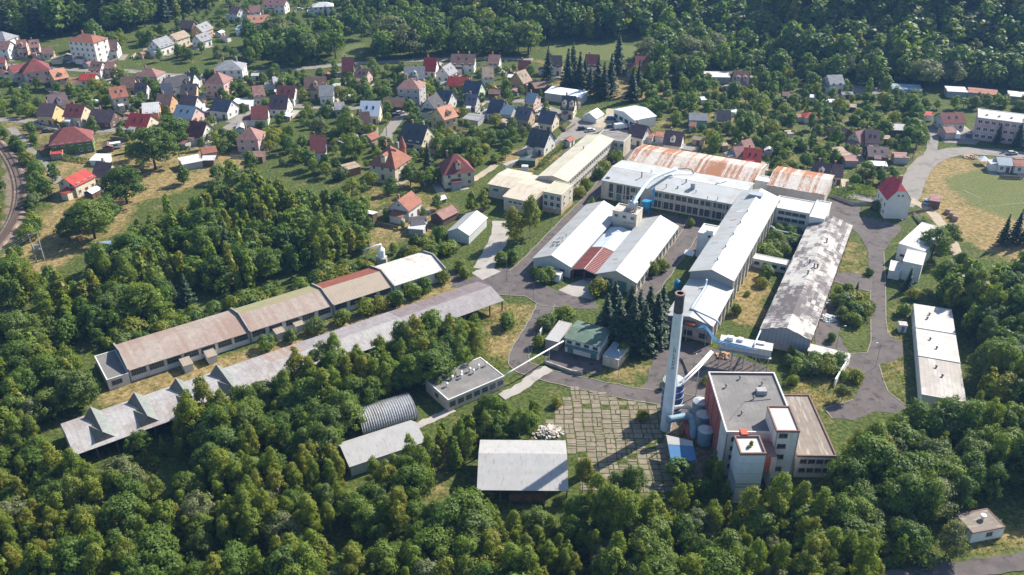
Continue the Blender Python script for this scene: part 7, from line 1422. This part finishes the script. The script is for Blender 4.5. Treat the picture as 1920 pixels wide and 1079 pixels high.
print('TREES', {k: len(v) for k, v in lists.items()}, 'rest', len(rest), 'far', len(far))

# ================================================================= vehicles and small things
CARC = {'white': (.72, .72, .72), 'silver': (.42, .44, .46), 'black': (.02, .02, .024), 'blue': (.04, .10, .24), 'pale blue': (.32, .46, .58), 'red': (.32, .03, .03), 'dark grey': (.09, .095, .10)}
TYRE = M('tyre_rubber', (.018, .018, .018), .9)
def paint(c):
    n = 'car_paint_' + c.replace(' ', '_')
    if n in _mats: return _mats[n]
    m = bpy.data.materials.new(n); m.use_nodes = True; b_ = m.node_tree.nodes['Principled BSDF']; b_.inputs['Base Color'].default_value = (*CARC[c], 1); b_.inputs['Roughness'].default_value = .3; b_.inputs['Coat Weight'].default_value = .6; _mats[n] = m; return m
def car_meshes(van=False):
    L, W, H = (5.6, 2.0, 2.4) if van else (4.4, 1.8, 1.45); b = MB()
    if van:
        b.hexa([(-2.8, -1, .35), (2.8, -1, .35), (2.8, 1, .35), (-2.8, 1, .35)], [(-2.8, -1, 1.25), (2.75, -1, 1.15), (2.75, 1, 1.15), (-2.8, 1, 1.25)]); b.hexa([(-2.8, -.99, 1.25), (2.0, -.99, 1.25), (2.0, .99, 1.25), (-2.8, .99, 1.25)], [(-2.75, -.9, 2.4), (1.3, -.9, 2.4), (1.3, .9, 2.4), (-2.75, .9, 2.4)])
    else:
        b.hexa([(-2.2, -.86, .32), (2.2, -.86, .32), (2.2, .86, .32), (-2.2, .86, .32)], [(-2.15, -.88, .86), (2.1, -.84, .74), (2.1, .84, .74), (-2.15, .88, .86)]); b.hexa([(-1.62, -.70, 1.32), (.55, -.70, 1.32), (.55, .70, 1.32), (-1.62, .70, 1.32)], [(-1.5, -.66, 1.42), (.42, -.66, 1.42), (.42, .66, 1.42), (-1.5, .66, 1.42)])
    g = MB()
    if van: g.hexa([(1.32, -.86, 1.27), (2.06, -.86, 1.27), (2.06, .86, 1.27), (1.32, .86, 1.27)], [(1.2, -.8, 2.25), (1.42, -.8, 2.25), (1.42, .8, 2.25), (1.2, .8, 2.25)])
    else: g.hexa([(-2.0, -.82, .85), (1.1, -.82, .80), (1.1, .82, .80), (-2.0, .82, .85)], [(-1.6, -.7, 1.32), (.53, -.7, 1.32), (.53, .7, 1.32), (-1.6, .7, 1.32)])
    w = MB(); n = 12; r = .34
    i = 0
    for y0, y1 in ((-.11, .11),):
        for k in range(n):
            a0, a1 = 2 * math.pi * k / n, 2 * math.pi * (k + 1) / n
            w.face([(r * math.cos(a0), y0, r * math.sin(a0)), (r * math.cos(a1), y0, r * math.sin(a1)), (r * math.cos(a1), y1, r * math.sin(a1)), (r * math.cos(a0), y1, r * math.sin(a0))])
        for y in (y0, y1): w.face([(r * math.cos(2 * math.pi * k / n), y, r * math.sin(2 * math.pi * k / n)) for k in range(n)])
    return b, g, w.mesh('wheel', TYRE), (L, W)
_cb = {v: car_meshes(v) for v in (False, True)}; _cm = {}
def car(px, py, yaw, colr, label, van=False, group='parked cars'):
    g = G(px, py); t = thing('van' if van else 'parked_car', label, 'van' if van else 'car', (g.x, g.y, g.z + .08), R(yaw), group); b, gl, wh, (L, W) = _cb[van]
    if (van, colr) not in _cm: _cm[(van, colr)] = b.mesh('body', paint(colr)); _cm[(van, 'g')] = gl.mesh('windows', GLASS)
    link('body', _cm[(van, colr)], t); link('windows', _cm[(van, 'g')], t)
    for sx in (-.31, .31):
        for sy in (-1, 1): link('wheel', wh, t, (sx * L, sy * (W / 2 - .1), .34))
for a in [(1737, 381, 60, 'pale blue', 'pale blue car beside the timber kiosk'), (1092, 244, 5, 'black', 'black car in the grey car park'), (1107, 247, 20, 'white', 'white car in the grey car park'), (1146, 225, -10, 'blue', 'blue car beside the workshop hall'), (1145, 240, 8, 'dark grey', 'dark car next to the white van'), (1182, 236, 70, 'silver', 'silver car beside the workshop yard'), (1174, 229, 10, 'white', 'white car behind the white van'),
    (84, 233, 10, 'silver', 'silver car on the western village street'), (98, 229, 8, 'white', 'white car on the western village street'), (80, 230, 14, 'pale blue', 'pale blue car at the end of the western street'), (90, 248, 20, 'dark grey', 'dark car beside the hedge of the ivy house'), (590, 243, 15, 'dark grey', 'dark car in a garden drive by pale tree'), (742, 218, 30, 'dark grey', 'grey car parked on the middle street'), (750, 214, 30, 'silver', 'silver car parked on the middle street'),
    (1816, 256, 65, 'blue', 'blue car beside the apartment block'), (1618, 158, 15, 'pale blue', 'pale blue car by the garages'), (1688, 177, 10, 'blue', 'blue car in the garage parking row'), (1693, 181, 8, 'pale blue', 'pale blue car in the garage parking row'), (1705, 182, 12, 'silver', 'silver car in the garage parking row'), (1714, 181, 10, 'white', 'white car in the garage parking row'), (1688, 171, 25, 'red', 'red car in the garage parking row'), (1619, 185, 80, 'white', 'white car in the allotment lane'), (562, 19, 10, 'white', 'white car between the upper houses'), (580, 19, 15, 'silver', 'silver car between the upper houses'), (1897, 290, 5, 'silver', 'silver car behind the clubhouse'), (410, 258, 40, 'red', 'red car on the lane by the maroon roofed house')]: car(*a)
car(1163, 242, 18, 'white', 'white delivery van beside the workshop hall', True, None); car(1791, 258, 80, 'white', 'white van before the maroon roofed house', True, None); car(128, 262, 15, 'white', 'white van beside the ivy house', True, None)
# metal roofed workshop hall by the street
rw_ = rect((1151, 206), (1190, 226), (1223, 215), 4.2); tw_ = bldg('workshop_hall', 'low workshop hall with pale blue grey metal roof beside parked vans', rw_)
gable_parts(tw_, rw_[2], rw_[3], 4.2, 5.6, 'y', WALLW, M('roof_pale_blue', (.50, .55, .58), .5, .1, .4, c2=(.66, .68, .68), thr=.58, sc2=.3, lines=(0, 1, .03))); row(tw_, 'window', window_mesh(2.4, 1.4, 3, 1, BLUEP), 'f', rw_[2], rw_[3], 4, 2.0)
# lamps and poles
lp = MB(); lp.cyl((0, 0), .06, .04, 0, 7.5, 8); lp.tube([(0, 0, 7.4), (.5, 0, 7.8), (1.3, 0, 7.8)], .03, 6); LPM = lp.mesh('post', FRAMEG)
lh = MB(); lh.box(1.0, 1.6, -.1, .1, 7.70, 7.84); LHM = lh.mesh('lamp_head', STEEL)
for px, py, rz, lb in [(1000, 574, 20, 'street lamp at the bend beside the yard junction'), (1031, 430, -20, 'street lamp on the verge by the office block'), (1767, 577, 30, 'street lamp behind the long store'), (1297, 718, 60, 'street lamp in front of the boiler house'), (1159, 712, 100, 'street lamp on the dry verge below the green shed'), (990, 694, 40, 'street lamp beside the overhead pipe'), (955, 582, 0, 'street lamp at the end of the open shed'), (950, 528, 180, 'street lamp opposite the gabled store'), (1566, 660, 10, 'street lamp by the loading canopy'), (1641, 690, 200, 'street lamp beside the eastern yard road'), (1180, 268, 0, 'street lamp by the entrance block'), (1690, 455, 160, 'street lamp beside the bright store')]:
    g = P(px, py); t = thing('street_lamp', lb, 'street lamp', g, R(rz), 'street lamps'); link('post', LPM, t); link('lamp_head', LHM, t)
up = MB(); up.cyl((0, 0), .15, .1, 0, 8.5, 8); UPM = up.mesh('pole', WOOD); ua = MB(); ua.box(-.9, .9, -.06, .06, 7.8, 7.95); UAM = ua.mesh('crossarm', WOOD)
for px, py, lb in [(178, 247, 'timber utility pole by the dark roofed barn'), (125, 122, 'timber utility pole on the upper main road'), (725, 255, 'timber utility pole at the street bend'), (1060, 215, 'timber utility pole by the car park road'), (1655, 330, 'timber utility pole beside the allotment lane'), (1710, 300, 'timber utility pole beside the curving road'), (575, 25, 'timber utility pole among the upper houses'), (405, 245, 'timber utility pole beside the round pool'), (985, 205, 'timber utility pole by the dark blue roofs')]:
    g = G(px, py); t = thing('utility_pole', lb, 'pole', g, random.uniform(0, 3), 'utility poles'); link('pole', UPM, t); link('crossarm', UAM, t)
g = P(76, 490); t = thing('pole_transformer', 'twin legged concrete pole transformer on the dry slope', 'transformer', g, R(30))
for x in (-1.1, 1.1): b = MB(); b.cyl((x, 0), .2, .14, 0, 9.5, 10); b.obj('leg', CONC, t)
b = MB(); b.box(-1.6, 1.6, -.1, .1, 9.2, 9.4); b.obj('crossarm', STEEL, t); b = MB(); b.box(-.6, .6, -.5, .5, 4.2, 5.6); b.obj('transformer', STEEL, t); b = MB(); b.box(-1.2, 1.2, -.6, .6, 4.0, 4.15); b.obj('platform', STEEL, t)
for k in range(3): b = MB(); b.cyl((-1.2 + k * 1.2, 0), .08, .05, 9.4, 9.75, 8); b.obj('insulator', COPER, t)
for k in range(3):
    a_ = P(76, 490) + Vector((-1.2 + k * 1.2, 0, 9.7)); e_ = P(-60, 560) + Vector((k * 1.0, 0, 9.2)); tw = thing('power_line', ('upper', 'middle', 'lower')[k] + ' power line running from the pole transformer', 'power line', (a_.x, a_.y, 0)); pts = [a_.lerp(e_, s) - Vector((a_.x, a_.y, 0)) - Vector((0, 0, 3.0 * s * (1 - s))) for s in np.linspace(0, 1, 12)]; b = MB(); b.tube(pts, .022, 4); b.obj('wire', FRAMEG, tw)
# playing field things
def goal(px, py, rz, lb):
    g = P(px, py); t = thing('goal', lb, 'goal', g, R(rz))
    for x in (-3.66, 3.66): b = MB(); b.cyl((x, 0), .07, .07, 0, 2.44, 8); b.obj('post', WHITEP, t)
    b = MB(); b.tube([(-3.7, 0, 2.44), (3.7, 0, 2.44)], .07, 8); b.obj('crossbar', WHITEP, t); b = MB(); b.tube([(-3.66, 0, 2.4), (-3.66, 1.6, 0.05), (3.66, 1.6, .05), (3.66, 0, 2.4)], .03, 6); b.obj('net_frame', WHITEP, t)
goal(1818, 376, 115, 'white football goal on the worn end of the playing field')
FL = M('field_line', (.36, .38, .28), .9, .2, 1.0)
for k, (a_, e_) in enumerate((((1850, 388), (1990, 372)),)):
    a_, e_ = P(*a_), P(*e_); d_ = (e_ - a_).normalized(); n_ = Vector((-d_.y, d_.x, 0)) * .05; b = MB(); b.face([(p.x, p.y, .02) for p in (a_ + n_, a_ - n_, e_ - n_, e_ + n_)]); tag(b.obj('field_marking', FL), kind='structure')
g = P(1842, 308); t = thing('tent', 'small white pavilion tent beside the playing field', 'tent', g); b = MB(); b.face([(-2, -2, 2), (2, -2, 2), (0, 0, 3.4)]); b.face([(2, -2, 2), (2, 2, 2), (0, 0, 3.4)]); b.face([(2, 2, 2), (-2, 2, 2), (0, 0, 3.4)]); b.face([(-2, 2, 2), (-2, -2, 2), (0, 0, 3.4)]); b.obj('canopy', WHITEP, t)
for x in (-1.9, 1.9):
    for y in (-1.9, 1.9): b = MB(); b.cyl((x, y), .05, .05, 0, 2, 6); b.obj('pole', STEEL, t)
for px, py, lb in [(1776, 400, 'wooden crate stack nearest the timber kiosk'), (1784, 407, 'wooden crate stack in the middle of the track row'), (1790, 413, 'wooden crate stack at the end of the track row')]:
    g = P(px, py); t = thing('crate_stack', lb, 'crates', g, R(-35)); 
    for k in range(2): b = MB(); b.box(-.9 + .05 * k, .9 + .05 * k, -.8, .8, k * .82 + .02, k * .82 + .8); b.obj('crate', M('crate_wood', (.42, .3, .2), .9, .2, 2, lines=(2, .2, .03)), t)
for px, py, sx, sy, lb in [(395, 225, 2.0, 2.0, 'round turquoise garden pool beside the pale sheds'), (1438, 161, 3.2, 2.0, 'turquoise garden pool at the edge of the allotments'), (262, 283, 1.6, 1.6, 'small turquoise paddling pool by the vegetable beds'), (820, 205, 2.6, 1.6, 'turquoise pool beside the dark blue roofed house')]:
    g = G(px, py); t = thing('garden_pool', lb, 'pool', g); b = MB(); b.cyl((0, 0), 1, 1, 0, .9, 20, cap=False); b.obj('rim', WHITEP, t).scale = (sx, sy, 1); b = MB(); b.face([(math.cos(k * math.pi / 10) * sx * .99, math.sin(k * math.pi / 10) * sx * .99 * sy / sx, .8) for k in range(20)]); b.obj('water', M('pool_water', (.05, .42, .50), .1, .05, spec=.6), t)
g = P(216, 279); t = thing('caravan', 'white caravan parked beside the vegetable beds', 'caravan', g, R(25)); b = MB(); b.box(-2.4, 2.4, -1.05, 1.05, .5, 2.5); b.obj('body', WHITEP, t); b = MB(); b.box(-1.2, 1.2, -1.08, -1.04, 1.4, 2.0); b.obj('window', GLASS, t)
for sy in (-1, 1): b = MB(); b.cyl((0, 0), .34, .34, -.1, .1, 12); o_ = b.obj('wheel', TYRE, t); o_.rotation_euler = (math.pi / 2, 0, 0); o_.location = (0, sy * .95, .34)
BED = M('garden_bed', (.10, .075, .05), .95, .3, 1.5, c2=(.08, .12, .03), thr=.5, sc2=1.2)
for i in range(6):
    g = P(222 + i * 6, 291 - i * 1.2); b = MB(); b.box(-.8, .8, -3.0, 3.0, 0, .18); o_ = b.obj('garden_bed', BED); o_.location = g; o_.rotation_euler.z = R(-55); tag(o_, 'narrow vegetable bed behind the tin roofed sheds', 'garden bed', 'vegetable beds')
def heap(name, px, py, n, rad, sz, mat, lb):
    g = P(px, py); t = thing(name, lb, 'rubble', g); b = MB()
    for k in range(n):
        a, r_ = random.uniform(0, 6.28), rad * math.sqrt(random.random()); x, y = r_ * math.cos(a), r_ * math.sin(a) * .7; z_ = max(0, 1 - r_ / rad) * rad * .35; l, w = random.uniform(.3, 1) * sz, random.uniform(.1, .35) * sz; c_, s_ = math.cos(a * 3), math.sin(a * 3)
        q = [(x + c_ * i * l - s_ * j * w, y + s_ * i * l + c_ * j * w) for i, j in ((-1, -1), (1, -1), (1, 1), (-1, 1))]; b.hexa([(u, v, 0) for u, v in q], [(u, v, z_ + random.uniform(.05, .3)) for u, v in q])
    tag(b.obj('debris', mat, t), kind='stuff')
heap('rubble_heap', 1026, 812, 120, 3.6, .9, M('rubble_pale', (.42, .38, .33), .9, .3, 2), 'pale heap of broken boards beside the open shed')
heap('scrap_heap', 1551, 598, 90, 2.6, .8, M('scrap_white', (.55, .56, .55), .7, .3, 2, c2=(.2, .2, .2), thr=.6), 'heap of white scrap beside the patchy roofed hall'); heap('scrap_heap', 1556, 568, 60, 2.0, .7, M('scrap_white', (.55, .56, .55)), 'smaller scrap heap further along the patchy hall'); heap('log_pile', 1820, 296, 60, 3.0, .9, M('log_orange', (.5, .34, .2), .9, .25, 2), 'pile of pale sawn logs beside the playing field')
b = MB(); g = P(1292, 477); b.hexa([(-1.6, -1.0, 0), (1.6, -1.0, 0), (1.6, 1.0, 0), (-1.6, 1.0, 0)], [(-1.5, -.9, .25), (1.5, -.9, .25), (1.5, .9, .9), (-1.5, .9, .9)]); o_ = b.obj('roof_panel', WHITEP); o_.location = g; o_.rotation_euler.z = R(-30); tag(o_, 'loose white sheet lying beside the stair tower', 'panel')
for px, py, l, w, rz, cl, lb in [(988, 310, 6.5, 2.6, -8, (.05, .09, .08), 'dark green container behind the office wing'), (984, 322, 2.4, 1.8, -8, (.7, .7, .7), 'small white container beside the office path')]:
    g = P(px, py); t = thing('container', lb, 'container', g, R(rz)); b = MB(); b.box(-l / 2, l / 2, -w / 2, w / 2, .1, 2.4); b.obj('body', M('container_' + str(cl[0]), cl, .6, .12, .6, lines=(0, .4, .04)), t); b = MB(); b.box(l / 2, l / 2 + .05, -w / 2 + .1, w / 2 - .1, .2, 2.3); b.obj('door', STEEL, t)
# small allotment sheds and frames
for i, (px, py, rc, lb) in enumerate([(1318, 183, 'white', 'white roofed cold frame hut in the dry allotment'), (1425, 178, 'pale', 'pale plastic tunnel in the allotments'), (1525, 178, 'white', 'white tarpaulin hut near the cream hall'), (1545, 185, 'pale', 'pale hut beside the allotment lane'), (1560, 187, 'white', 'white greenhouse at the lane end'), (1600, 196, 'tan', 'tan roofed tool shed in the allotments'), (1480, 246, 'tan', 'grey tan hut in the lower allotments'), (1250, 168, 'brown', 'brown hut on the bare ground below the tall trees'), (1375, 205, 'white', 'white frame hut by the long hedge'), (1620, 240, 'rose', 'rose roofed hut in the lower allotments'), (1500, 215, 'tile', 'terracotta roofed hut in the middle allotments'), (1350, 225, 'brown', 'brown hut beside the black roofed hut')]):
    house(px - 5, py, px + 5, py + (i % 3 - 1), rc, 'k' if i % 2 else 'w', 2.8, 2.0, 3.2, 's', 0, 0, lb, cat='hut', win=False, minL=3.0)
# fences and hedges
def fence(pix, h, mat, lb, post=2.6, solid=True):
    pts = dens([G(*p) for p in pix], post); o = pts[0].copy(); t = thing('fence', lb, 'fence', o)
    for i, p in enumerate(pts):
        q = p - o; b = MB(); b.box(q.x - .06, q.x + .06, q.y - .06, q.y + .06, 0, h + .1); b.obj('post', mat, t)
        if i < len(pts) - 1:
            e = pts[i + 1] - o; d_ = (e - q); d_.z = 0; n_ = Vector((-d_.y, d_.x, 0)).normalized() * .03
            b = MB(); b.hexa([(w.x, w.y, .12) for w in (q + n_, q - n_, e - n_, e + n_)], [(w.x, w.y, h) for w in (q + n_, q - n_, e - n_, e + n_)]); b.obj('panel', mat, t)
FW = M('fence_weathered', (.22, .17, .13), .9, .2, 1.5); FC = M('fence_concrete', (.36, .34, .31), .9, .15, 1)
fence([(948, 318), (985, 302), (1022, 284), (1048, 268)], 1.4, FC, 'low concrete panel fence behind the office wing'); fence([(1052, 238), (1060, 248), (1078, 236)], 1.2, FW, 'low fence at the car park edge'); fence([(1185, 262), (1240, 276), (1330, 296)], 1.2, FC, 'low wall fence behind the rusty workshop'); fence([(1745, 395), (1722, 400), (1700, 404)], 1.2, FW, 'dark garden fence beside the red roofed house'); fence([(860, 412), (884, 402), (918, 392)], 1.3, FW, 'timber garden fence above the gabled store'); fence([(760, 205), (800, 196)], 1.2, FW, 'timber fence along the middle street'); fence([(60, 236), (120, 252), (160, 258)], 1.1, FC, 'low wall along the western street'); fence([(1562, 372), (1600, 386), (1655, 384)], 1.3, FC, 'low wall beside the hedges of the red roofed house')
def hedge(pix, w, h, lb, m='broad'):
    pts = dens([G(*p) for p in pix], .5); o = pts[0].copy(); r = np.random.default_rng(len(HEDGES) + 5); P_, N_ = [], []
    for p in pts:
        k = int(24 * (h + w) / 3); u = r.uniform(-1, 1, (k, 3)); s = r.integers(0, 3, k)
        u[s == 0, 2] = 1; u[(s == 1), 0] = np.sign(u[(s == 1), 0]); u[(s == 2), 1] = np.sign(u[s == 2, 1])
        P_.append(np.stack([p.x - o.x + u[:, 0] * w / 2, p.y - o.y + u[:, 1] * w / 2, o.z * 0 + h * .5 + u[:, 2] * h / 2], 1)); N_.append(u + r.normal(0, .5, u.shape))
    P_, N_ = np.vstack(P_), np.vstack(N_); V, Q = quads(P_, N_, .42, r); me = fast_mesh('hedge', V, Q, LM[m], {'tint': np.repeat(r.uniform(0, 1, len(P_)), 4)}); o_ = link('hedge', me, None, o); HEDGES.append(1); return tag(o_, lb, 'hedge')
HEDGES = []
for a in [([(1592, 356), (1625, 364), (1655, 372)], 2.2, 2.6, 'tall clipped hedge beside the red roofed house'), ([(1560, 366), (1580, 371), (1598, 378)], 3.2, 2.8, 'thick rounded hedge at the yard corner'), ([(1720, 212), (1727, 238), (1738, 270)], 1.6, 3.0, 'tall straight hedge climbing towards the wood'), ([(780, 283), (830, 288), (860, 296)], 1.6, 2.0, 'long hedge behind the villas'), ([(90, 290), (130, 300), (170, 306)], 1.4, 1.6, 'hedge along the ivy house garden'), ([(95, 232), (125, 240)], 1.4, 1.6, 'short hedge on the western street'), ([(135, 112), (170, 111), (210, 110)], 1.6, 1.8, 'clipped hedge along the upper main road'), ([(1350, 192), (1400, 204), (1440, 216)], 1.6, 2.0, 'long hedge between the allotments'), ([(1060, 272), (1030, 298), (1012, 316)], 1.6, 2.0, 'row of bushes along the office wing'), ([(420, 215), (450, 200), (470, 195)], 1.4, 1.6, 'hedge beside the dark blue roofed house'), ([(640, 190), (690, 192)], 1.2, 1.5, 'hedge along the middle gardens'), ([(1385, 170), (1445, 176)], 1.6, 2.2, 'hedge below the turquoise pool')]: hedge(*a)
# weeds in the slab joints and rough grass along the verges
def tufts(name, polys, n, smin, smax, lb):
    r = np.random.default_rng(3); out = []
    for poly, w in polys:
        wp = [(P(*p).x, P(*p).y) for p in poly]; xs, ys = [p[0] for p in wp], [p[1] for p in wp]; X, Y = r.uniform(min(xs), max(xs), n * w), r.uniform(min(ys), max(ys), n * w); ok = inpoly(X, Y, wp); out.append(np.stack([X[ok], Y[ok]], 1))
    xy = np.vstack(out); keep = np.array([not blocked(x, y, 0.1) for x, y in xy]); xy = xy[keep]; m = len(xy); k = 5
    pos = np.repeat(np.column_stack([xy, np.full(m, .0)]), k, 0) + np.column_stack([r.normal(0, .22, (m * k, 2)), r.uniform(.06, .42, m * k)]); nr = r.normal(size=(m * k, 3)); nr[:, 2] *= .5; V, Q = quads(pos, nr, r.uniform(smin, smax, m * k).mean(), r)
    me = fast_mesh(name, V, Q, LMS['birch'], {'tint': np.repeat(r.uniform(0, 1, m * k), 4), 'tree': np.repeat(np.repeat(r.uniform(0, 1, m), k), 4)}); return tag(link(name, me), lb, 'grass', kind='stuff')
def blocked_fast(x, y):
    dx, dy = x - fp[:, 0], y - fp[:, 1]; u = np.abs(dx * fp[:, 4] + dy * fp[:, 5]); v = np.abs(-dx * fp[:, 5] + dy * fp[:, 4]); return bool(((u < fp[:, 2]) & (v < fp[:, 3])).any())
wx = []
r_ = np.random.default_rng(8)
for iy in range(60):
    for ix in range(-25, 50):
        for d_ in (0, 1):
            bx_, by_ = slab_xy(ix, iy); x = bx_ - sc_ / 2 + (r_.uniform(0, sc_) if d_ else r_.normal(0, .07)); y = by_ - ss_ / 2 + (r_.normal(0, .07) if d_ else r_.uniform(0, ss_))
            if r_.uniform() < .55 + .45 * math.sin(x * .4 + y * .27): wx.append((x, y))
wx = np.array(wx); wx = wx[inpoly(wx[:, 0], wx[:, 1], yp)]; k = 6
pos = np.repeat(np.column_stack([wx, np.zeros(len(wx))]), k, 0) + np.column_stack([r_.normal(0, .2, (len(wx) * k, 2)), r_.uniform(.06, .3, len(wx) * k)]); nr = r_.normal(size=pos.shape)
V, Q = quads(pos, nr, .24, r_); tag(link('joint_weeds', fast_mesh('joint_weeds', V, Q, LMS['birch'], {'tint': np.repeat(r_.uniform(0, 1, len(pos)), 4), 'tree': np.repeat(r_.uniform(0, 1, len(pos)), 4)})), 'weeds growing in the joints of the slab yard', 'weeds', kind='stuff')
tufts('rough_grass', [([(180, 735), (840, 515), (900, 532), (190, 772)], 1), ([(905, 575), (1010, 570), (960, 690), (880, 700)], 1), ([(1370, 500), (1445, 430), (1500, 445), (1430, 620), (1365, 605)], 1), ([(60, 330), (420, 262), (480, 300), (235, 425), (0, 545), (-60, 520)], 1), ([(600, 375), (720, 318), (870, 330), (690, 480)], 2), ([(1470, 680), (1620, 700), (1600, 750), (1480, 760)], 1), ([(1570, 440), (1632, 470), (1632, 650), (1575, 655)], 1), ([(1650, 590), (1700, 600), (1700, 755), (1655, 720)], 1), ([(1690, 1040), (1990, 950), (1990, 1060), (1700, 1075)], 1), ([(1240, 770), (1330, 770), (1330, 900), (1240, 900)], 1)], 800, .2, .34, 'tufts of rough grass on the verges and meadows')

# clipped hedges and board fences between the gardens
hp, hnr, hr_ = [], [], np.random.default_rng(77)
u = hr_.uniform(-1, 1, (420, 3)); q = hr_.integers(0, 3, 420); u[q == 0, 2] = 1; u[q == 1, 1] = np.sign(u[q == 1, 1]); u[q == 2, 1] = -1
V, Q = quads(u * np.array([3.5, .55, .75]) + np.array([0, 0, .8]), u * np.array([.3, 1, 1]) + hr_.normal(0, .4, u.shape), .42, hr_)
HSEG = fast_mesh('hedge', V, Q, LM['fruit'], {'tint': np.repeat(hr_.uniform(0, 1, 420), 4)})
FM = []
for mt in (FW, FC):
    b = MB(); b.box(-3.5, 3.5, -.03, .03, .15, 1.25); FM.append(b.mesh('panel', mt))
b = MB(); b.box(-.06, .06, -.06, .06, 0, 1.35); FPOST = b.mesh('post', FW)
nh = 0
for h in list(HOUSES):
    if h[0]['category'] != 'house': continue
    x0_, y0_, rz_ = h[0].location.x, h[0].location.y, h[0].rotation_euler.z
    for k in range(3):
        a = rz_ + random.choice((0, math.pi / 2)); side = random.choice((-1, 1)); d_ = random.uniform(8.5, 13); px_, py_ = x0_ + d_ * side * math.cos(a + math.pi / 2) + random.uniform(-4, 4) * math.cos(a), y0_ + d_ * side * math.sin(a + math.pi / 2) + random.uniform(-4, 4) * math.sin(a)
        if any(blocked(px_ + s_ * 3.4 * math.cos(a), py_ + s_ * 3.4 * math.sin(a), .2) for s_ in (-1, 0, 1)): continue
        if k == 0:
            o_ = link('hedge', HSEG, None, (px_, py_, float(hill(px_, py_))), a); o_.scale = (random.uniform(.8, 1.4), 1, random.uniform(.8, 1.2)); tag(o_, 'short clipped hedge between the village gardens', 'hedge', 'garden hedges')
        else:
            t_ = thing('garden_fence', ('weathered board fence between the village gardens', 'pale panel fence between the village gardens')[k - 1], 'fence', (px_, py_, float(hill(px_, py_))), a, 'garden fences'); link('panel', FM[k - 1], t_)
            for s_ in (-3.5, 0, 3.5): link('post', FPOST, t_, (s_, 0, 0))

# garden sheds beside the houses
for n_, h in enumerate(list(HOUSES)):
    if h[0]['category'] != 'house' or n_ % 4 == 3 or h[0] is th: continue
    for tr in range(6):
        rd = random.Random(n_ * 31 + tr); a = rd.uniform(0, 6.28); d_ = rd.uniform(8, 14); x_, y_ = h[2].x + d_ * math.cos(a), h[2].y + d_ * math.sin(a)
        if blocked(x_, y_, 2.2): continue
        L_, W_, hh = rd.uniform(3, 6), rd.uniform(2.6, 3.8), rd.uniform(2.0, 2.5); rz_ = h[0].rotation_euler.z + rd.choice((0, math.pi / 2)); rc = rd.choice(('tan', 'brown', 'pale', 'rose', 'grey', 'tile', 'white')); wc = rd.choice(('k', 'w', 'g', 't'))
        t_ = thing('garden_shed', f"{WALLS[wc][0]} garden shed with {ROOFS[rc][0]} roof near {h[4]}", 'shed', (x_, y_, float(hill(x_, y_)) - .1), rz_, 'garden sheds'); b = MB(); b.box(-L_ / 2, L_ / 2, -W_ / 2, W_ / 2, -.5, hh); b.obj('wall', WM[wc], t_)
        b = MB(); e_ = .2
        if tr % 2: slab(b, (-L_ / 2 - e_, -W_ / 2 - e_, hh), (L_ / 2 + e_, -W_ / 2 - e_, hh), (L_ / 2 + e_, W_ / 2 + e_, hh + .5), (-L_ / 2 - e_, W_ / 2 + e_, hh + .5), .1)
        else:
            slab(b, (-L_ / 2 - e_, -W_ / 2 - e_, hh - .05), (L_ / 2 + e_, -W_ / 2 - e_, hh - .05), (L_ / 2 + e_, 0, hh + .8), (-L_ / 2 - e_, 0, hh + .8), .1); slab(b, (-L_ / 2 - e_, 0, hh + .8), (L_ / 2 + e_, 0, hh + .8), (L_ / 2 + e_, W_ / 2 + e_, hh - .05), (-L_ / 2 - e_, W_ / 2 + e_, hh - .05), .1)
        b.obj('roof', RM[rc], t_); link('door', HDOOR, t_, (0, -W_ / 2, 1.0)); break

for x_, y_, s_ in ((rt[2] * .55, rt[3] * .5, .13), (rt[2] * .42, rt[3] * .35, .08)): link('roof_weed', PSMALL['shrub'][0], tt, (x_, y_, 12.78)).scale = (s_, s_, s_ * 1.3)

# labels that single each house out: look first, then the nearest differently described neighbour
from collections import Counter
for rnd in range(4):
    cnt_ = Counter(h[1] for h in HOUSES)
    for h in HOUSES:
        if cnt_[h[1]] > 1 and not h[3]:
            near = sorted(((h[2] - k[2]).length, k[4]) for k in HOUSES if k is not h and k[4] != h[4])
            if rnd < 3 and len(near) > rnd:
                h[1] = (h[1].split(' next to ')[0] if rnd else h[1]) + ' next to ' + near[rnd][1]
for h in HOUSES:
    w_ = h[1].split(); h[0]['label'] = ' '.join(w_[:16])
cnt_ = Counter(h[0]['label'] for h in HOUSES)
for h in HOUSES:
    h[0]['group'] = 'village houses' if h[0]['category'] == 'house' else 'village outbuildings'

# ================================================================= air
hz = MB(); hz.box(-420, 420, -30, 760, -3, 205)
hm = bpy.data.materials.new('air'); hm.use_nodes = True; hn = hm.node_tree; hn.nodes.remove(hn.nodes['Principled BSDF'])
pv_ = hn.nodes.new('ShaderNodeVolumePrincipled'); pv_.inputs['Color'].default_value = (0.26, 0.53, 1.0, 1); pv_.inputs['Density'].default_value = 0.00012; pv_.inputs['Anisotropy'].default_value = 0.2
hn.links.new(pv_.outputs[0], hn.nodes['Material Output'].inputs['Volume'])
haze = hz.obj('haze', hm); tag(haze, kind='stuff'); haze['label'] = 'thin blue summer haze over the valley'
